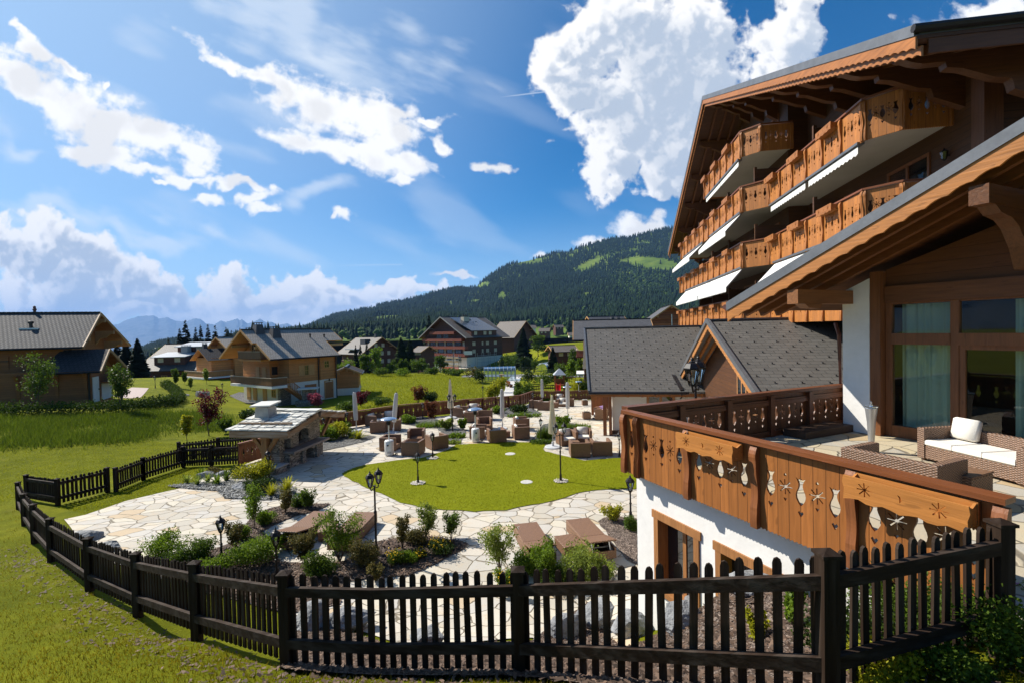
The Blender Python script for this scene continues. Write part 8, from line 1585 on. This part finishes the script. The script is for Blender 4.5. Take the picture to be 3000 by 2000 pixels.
GB = leaf('grass_blades', (.19, .205, .008), .4, .45, .7, (1.5, 1.25, 1.4)); GBL = leaf('lawn_blades', (.20, .205, .007), .14, .4, .7, (1.35, 1.2, 1.4)); GBN = leaf('olive_lawn_blades', (.175, .155, .008), .4, .45, .7, (1.45, 1.2, 1.4)); GBM = leaf('meadow_blades', (.24, .26, .01), .35, .5, .7, (1.3, 1.2, 1.4)); GBD = leaf('tall_grass_blades', (.085, .13, .01), .45, .45, .6, (1.7, 1.4, 1.4))
fenc = [tuple(fence_pt(i)[:2]) for i in range(len(FENCE))]; near = fenc[::-1] ; out_ = [(fenc[-1][0] - 1.5, fenc[-1][1] + 1), (-24, 22), (-24, 6), (-9, 2.0), (0, 1.6), (4.5, 1.6), (4.5, 3.7)]
poly = fenc + out_; n = 330000; X = -24 + 28.5 * RNG.random(n); Y = 1.6 + 22 * RNG.random(n) ** 1.3; dist = np.hypot(X, Y); ok = inpoly(X, Y, poly) & (RNG.random(n) < np.clip(8.5 / dist, .25, 1) ** 1.5); dirt = np.sin(X * 3.1 + np.sin(Y * 2.3) * 2) * np.sin(Y * 2.7 + 1) ; fd = np.min([np.hypot(X - a, Y - b) for p, q in zip(fenc, fenc[1:]) for a, b in [(p[0] + (q[0] - p[0]) * s, p[1] + (q[1] - p[1]) * s) for s in np.linspace(0, 1, 8)]], 0); ok &= ~((fd < .75) & (dirt > .25) & (RNG.random(n) < .8)); X, Y = X[ok], Y[ok]
blades('grass', X, Y, .055, .007, GBN, 'short mown grass of the sloping lawn in front of the fence')
LP = np.array(lawn); X = RNG.uniform(LP[:, 0].min(), LP[:, 0].max(), 90000); Y = RNG.uniform(LP[:, 1].min(), LP[:, 1].max(), 90000); ok = inpoly(X, Y, lawn); blades('lawn_grass', X[ok], Y[ok], .022, .009, GBL, 'short dense grass of the round lawn', .05)
bankp = pxpoly([(-80, 1222), (200, 1220), (420, 1212), (520, 1200), (640, 1215), (690, 1260), (560, 1262), (470, 1250), (430, 1288), (300, 1298), (150, 1305), (-80, 1318)]); BP = np.array(bankp); X = RNG.uniform(BP[:, 0].min(), BP[:, 0].max(), 140000); Y = RNG.uniform(BP[:, 1].min(), BP[:, 1].max(), 140000); ok = inpoly(X, Y, bankp) & (np.sin(X * .9) * np.sin(Y * .7 + X * .3) > -.45 + RNG.normal(0, .25, len(X))); X, Y = X[ok] + RNG.normal(0, .7, ok.sum()), Y[ok] + RNG.normal(0, .7, ok.sum()); ok = RNG.random(len(X)) < .8; ok &= RNG.random(len(X)) < .6; blades('tall_grass', X[ok], Y[ok], .42, .022, GBD, 'tall uncut grass on the bank below the left hedge')
midp = pxpoly([(-80, 1318), (150, 1306), (430, 1290), (520, 1300), (690, 1340), (520, 1362), (300, 1400), (150, 1425), (-80, 1500)]); BP = np.array(midp); X = RNG.uniform(BP[:, 0].min(), BP[:, 0].max(), 90000); Y = RNG.uniform(BP[:, 1].min(), BP[:, 1].max(), 90000)[:40000]; X = X[:40000]; ok = inpoly(X, Y, midp); blades('grass', X[ok], Y[ok], .05, .014, GBM, 'short grass of the left lawn between the bank and the far picket fence')
mead = pxpoly([(850, 1098), (1080, 1094), (1300, 1098), (1400, 1112), (1440, 1150), (1330, 1200), (1180, 1215), (1060, 1222), (1010, 1190), (1060, 1150), (1000, 1120)]); BP = np.array(mead); X = RNG.uniform(BP[:, 0].min(), BP[:, 0].max(), 150000); Y = RNG.uniform(BP[:, 1].min(), BP[:, 1].max(), 150000); ok = inpoly(X, Y, mead); ok &= RNG.random(len(X)) < .45; blades('meadow_grass', X[ok], Y[ok], .26, .03, GBM, 'long sunny grass of the meadow beyond the carved railing')
strip = pxpoly([(249, 1506), (368, 1466), (526, 1430), (600, 1398), (690, 1370), (538, 1372), (421, 1409), (316, 1446), (170, 1486)]); BP = np.array(strip); X = RNG.uniform(BP[:, 0].min(), BP[:, 0].max(), 30000); Y = RNG.uniform(BP[:, 1].min(), BP[:, 1].max(), 30000)[:14000]; X = X[:14000]; ok = inpoly(X, Y, strip); blades('grass', X[ok], Y[ok], .05, .012, GBM, 'grass strip between the far picket fence and the flagstones')
# dirt and chips at the fence foot
FP = [(a + (b - a) * .5, 0) for a, b in ()]; n = 1500; s = RNG.random(n) * (len(fenc) - 3); i = s.astype(int); fr = s - i; A_ = np.array(fenc); C = A_[i] * (1 - fr)[:, None] + A_[i + 1] * fr[:, None] + np.c_[RNG.normal(-.15, .3, n), RNG.normal(-.35, .28, n)]
a = RNG.uniform(0, 2 * pi, n); sz = .03 * RNG.uniform(.4, 1.3, n); C3 = np.c_[C, tz_arr(C[:, 0], C[:, 1]) + .02]; d = np.c_[np.cos(a), np.sin(a), RNG.uniform(-.4, .4, n)] * sz[:, None]; e = np.c_[-np.sin(a), np.cos(a), RNG.uniform(-.3, .3, n)] * sz[:, None] * .45
tag(np_mesh('bark_chips', np.stack([C3 - d - e, C3 + d - e, C3 + d + e, C3 - d + e], 1).reshape(-1, 3), np.arange(4 * n).reshape(-1, 4), CHIP), 'scattered bark chips on the grass side of the front fence', 'bark chips', kind='stuff')
# snowy blue mountains behind and left of the viewer, mirrored in the terrace glazing
yy_ = np.linspace(-9000, 6000, 120); hh = 900 + 380 * np.sin(yy_ * .0012 + 1) + 240 * np.sin(yy_ * .0031) + 110 * np.sin(yy_ * .009) + RNG.normal(0, 25, 120); V = []
for k, f_ in enumerate(np.linspace(0, 1, 14)): V.append(np.c_[-5200 - 3800 * f_ + 200 * np.sin(yy_ * .004 + k), yy_, -200 + hh * f_ ** 1.2 + RNG.normal(0, 14, 120)])
ii = np.arange(14 * 120).reshape(14, 120); tag(np_mesh('mountains', np.concatenate(V), np.c_[ii[:-1, :-1].ravel(), ii[:-1, 1:].ravel(), ii[1:, 1:].ravel(), ii[1:, :-1].ravel()], mo.data.materials[0]), 'mountain range far to the left of the viewer', 'mountains', kind='structure')
# ---- split repeated building pieces into parts of their own
def split_loose(o):
    me = o.data; n = len(me.vertices); par = list(range(n))
    def find(i):
        while par[i] != i: par[i] = par[par[i]]; i = par[i]
        return i
    for p in me.polygons:
        v = p.vertices; r0 = find(v[0])
        for k in v[1:]: par[find(k)] = r0
    grp = {}
    for p in me.polygons: grp.setdefault(find(p.vertices[0]), []).append(p)
    if len(grp) < 2 or len(grp) > 60: return
    base = o.name.split('.')[0]
    for ps in grp.values():
        ids = sorted({v for p in ps for v in p.vertices}); mp = {v: i for i, v in enumerate(ids)}; m2 = bpy.data.meshes.new(base); m2.from_pydata([me.vertices[v].co[:] for v in ids], [], [[mp[v] for v in p.vertices] for p in ps])
        for m_ in me.materials: m2.materials.append(m_)
        m2.polygons.foreach_set('material_index', [p.material_index for p in ps]); c = link(base, m2, o.parent); c.location = o.location; c.rotation_euler = o.rotation_euler
    bpy.data.objects.remove(o)
for o in [o for o in COL.objects if o.type == 'MESH' and o.name.split('.')[0] in ('eave_bracket', 'porch_post', 'rafter', 'verge_board', 'gable_wall', 'log_end', 'downpipe', 'plank', 'posts', 'eave_board', 'awning_arm', 'eye', 'garage_base', 'stems_', 'lintel', 'divider', 'step') and not o.children and o.data.users == 1]:
    split_loose(o)
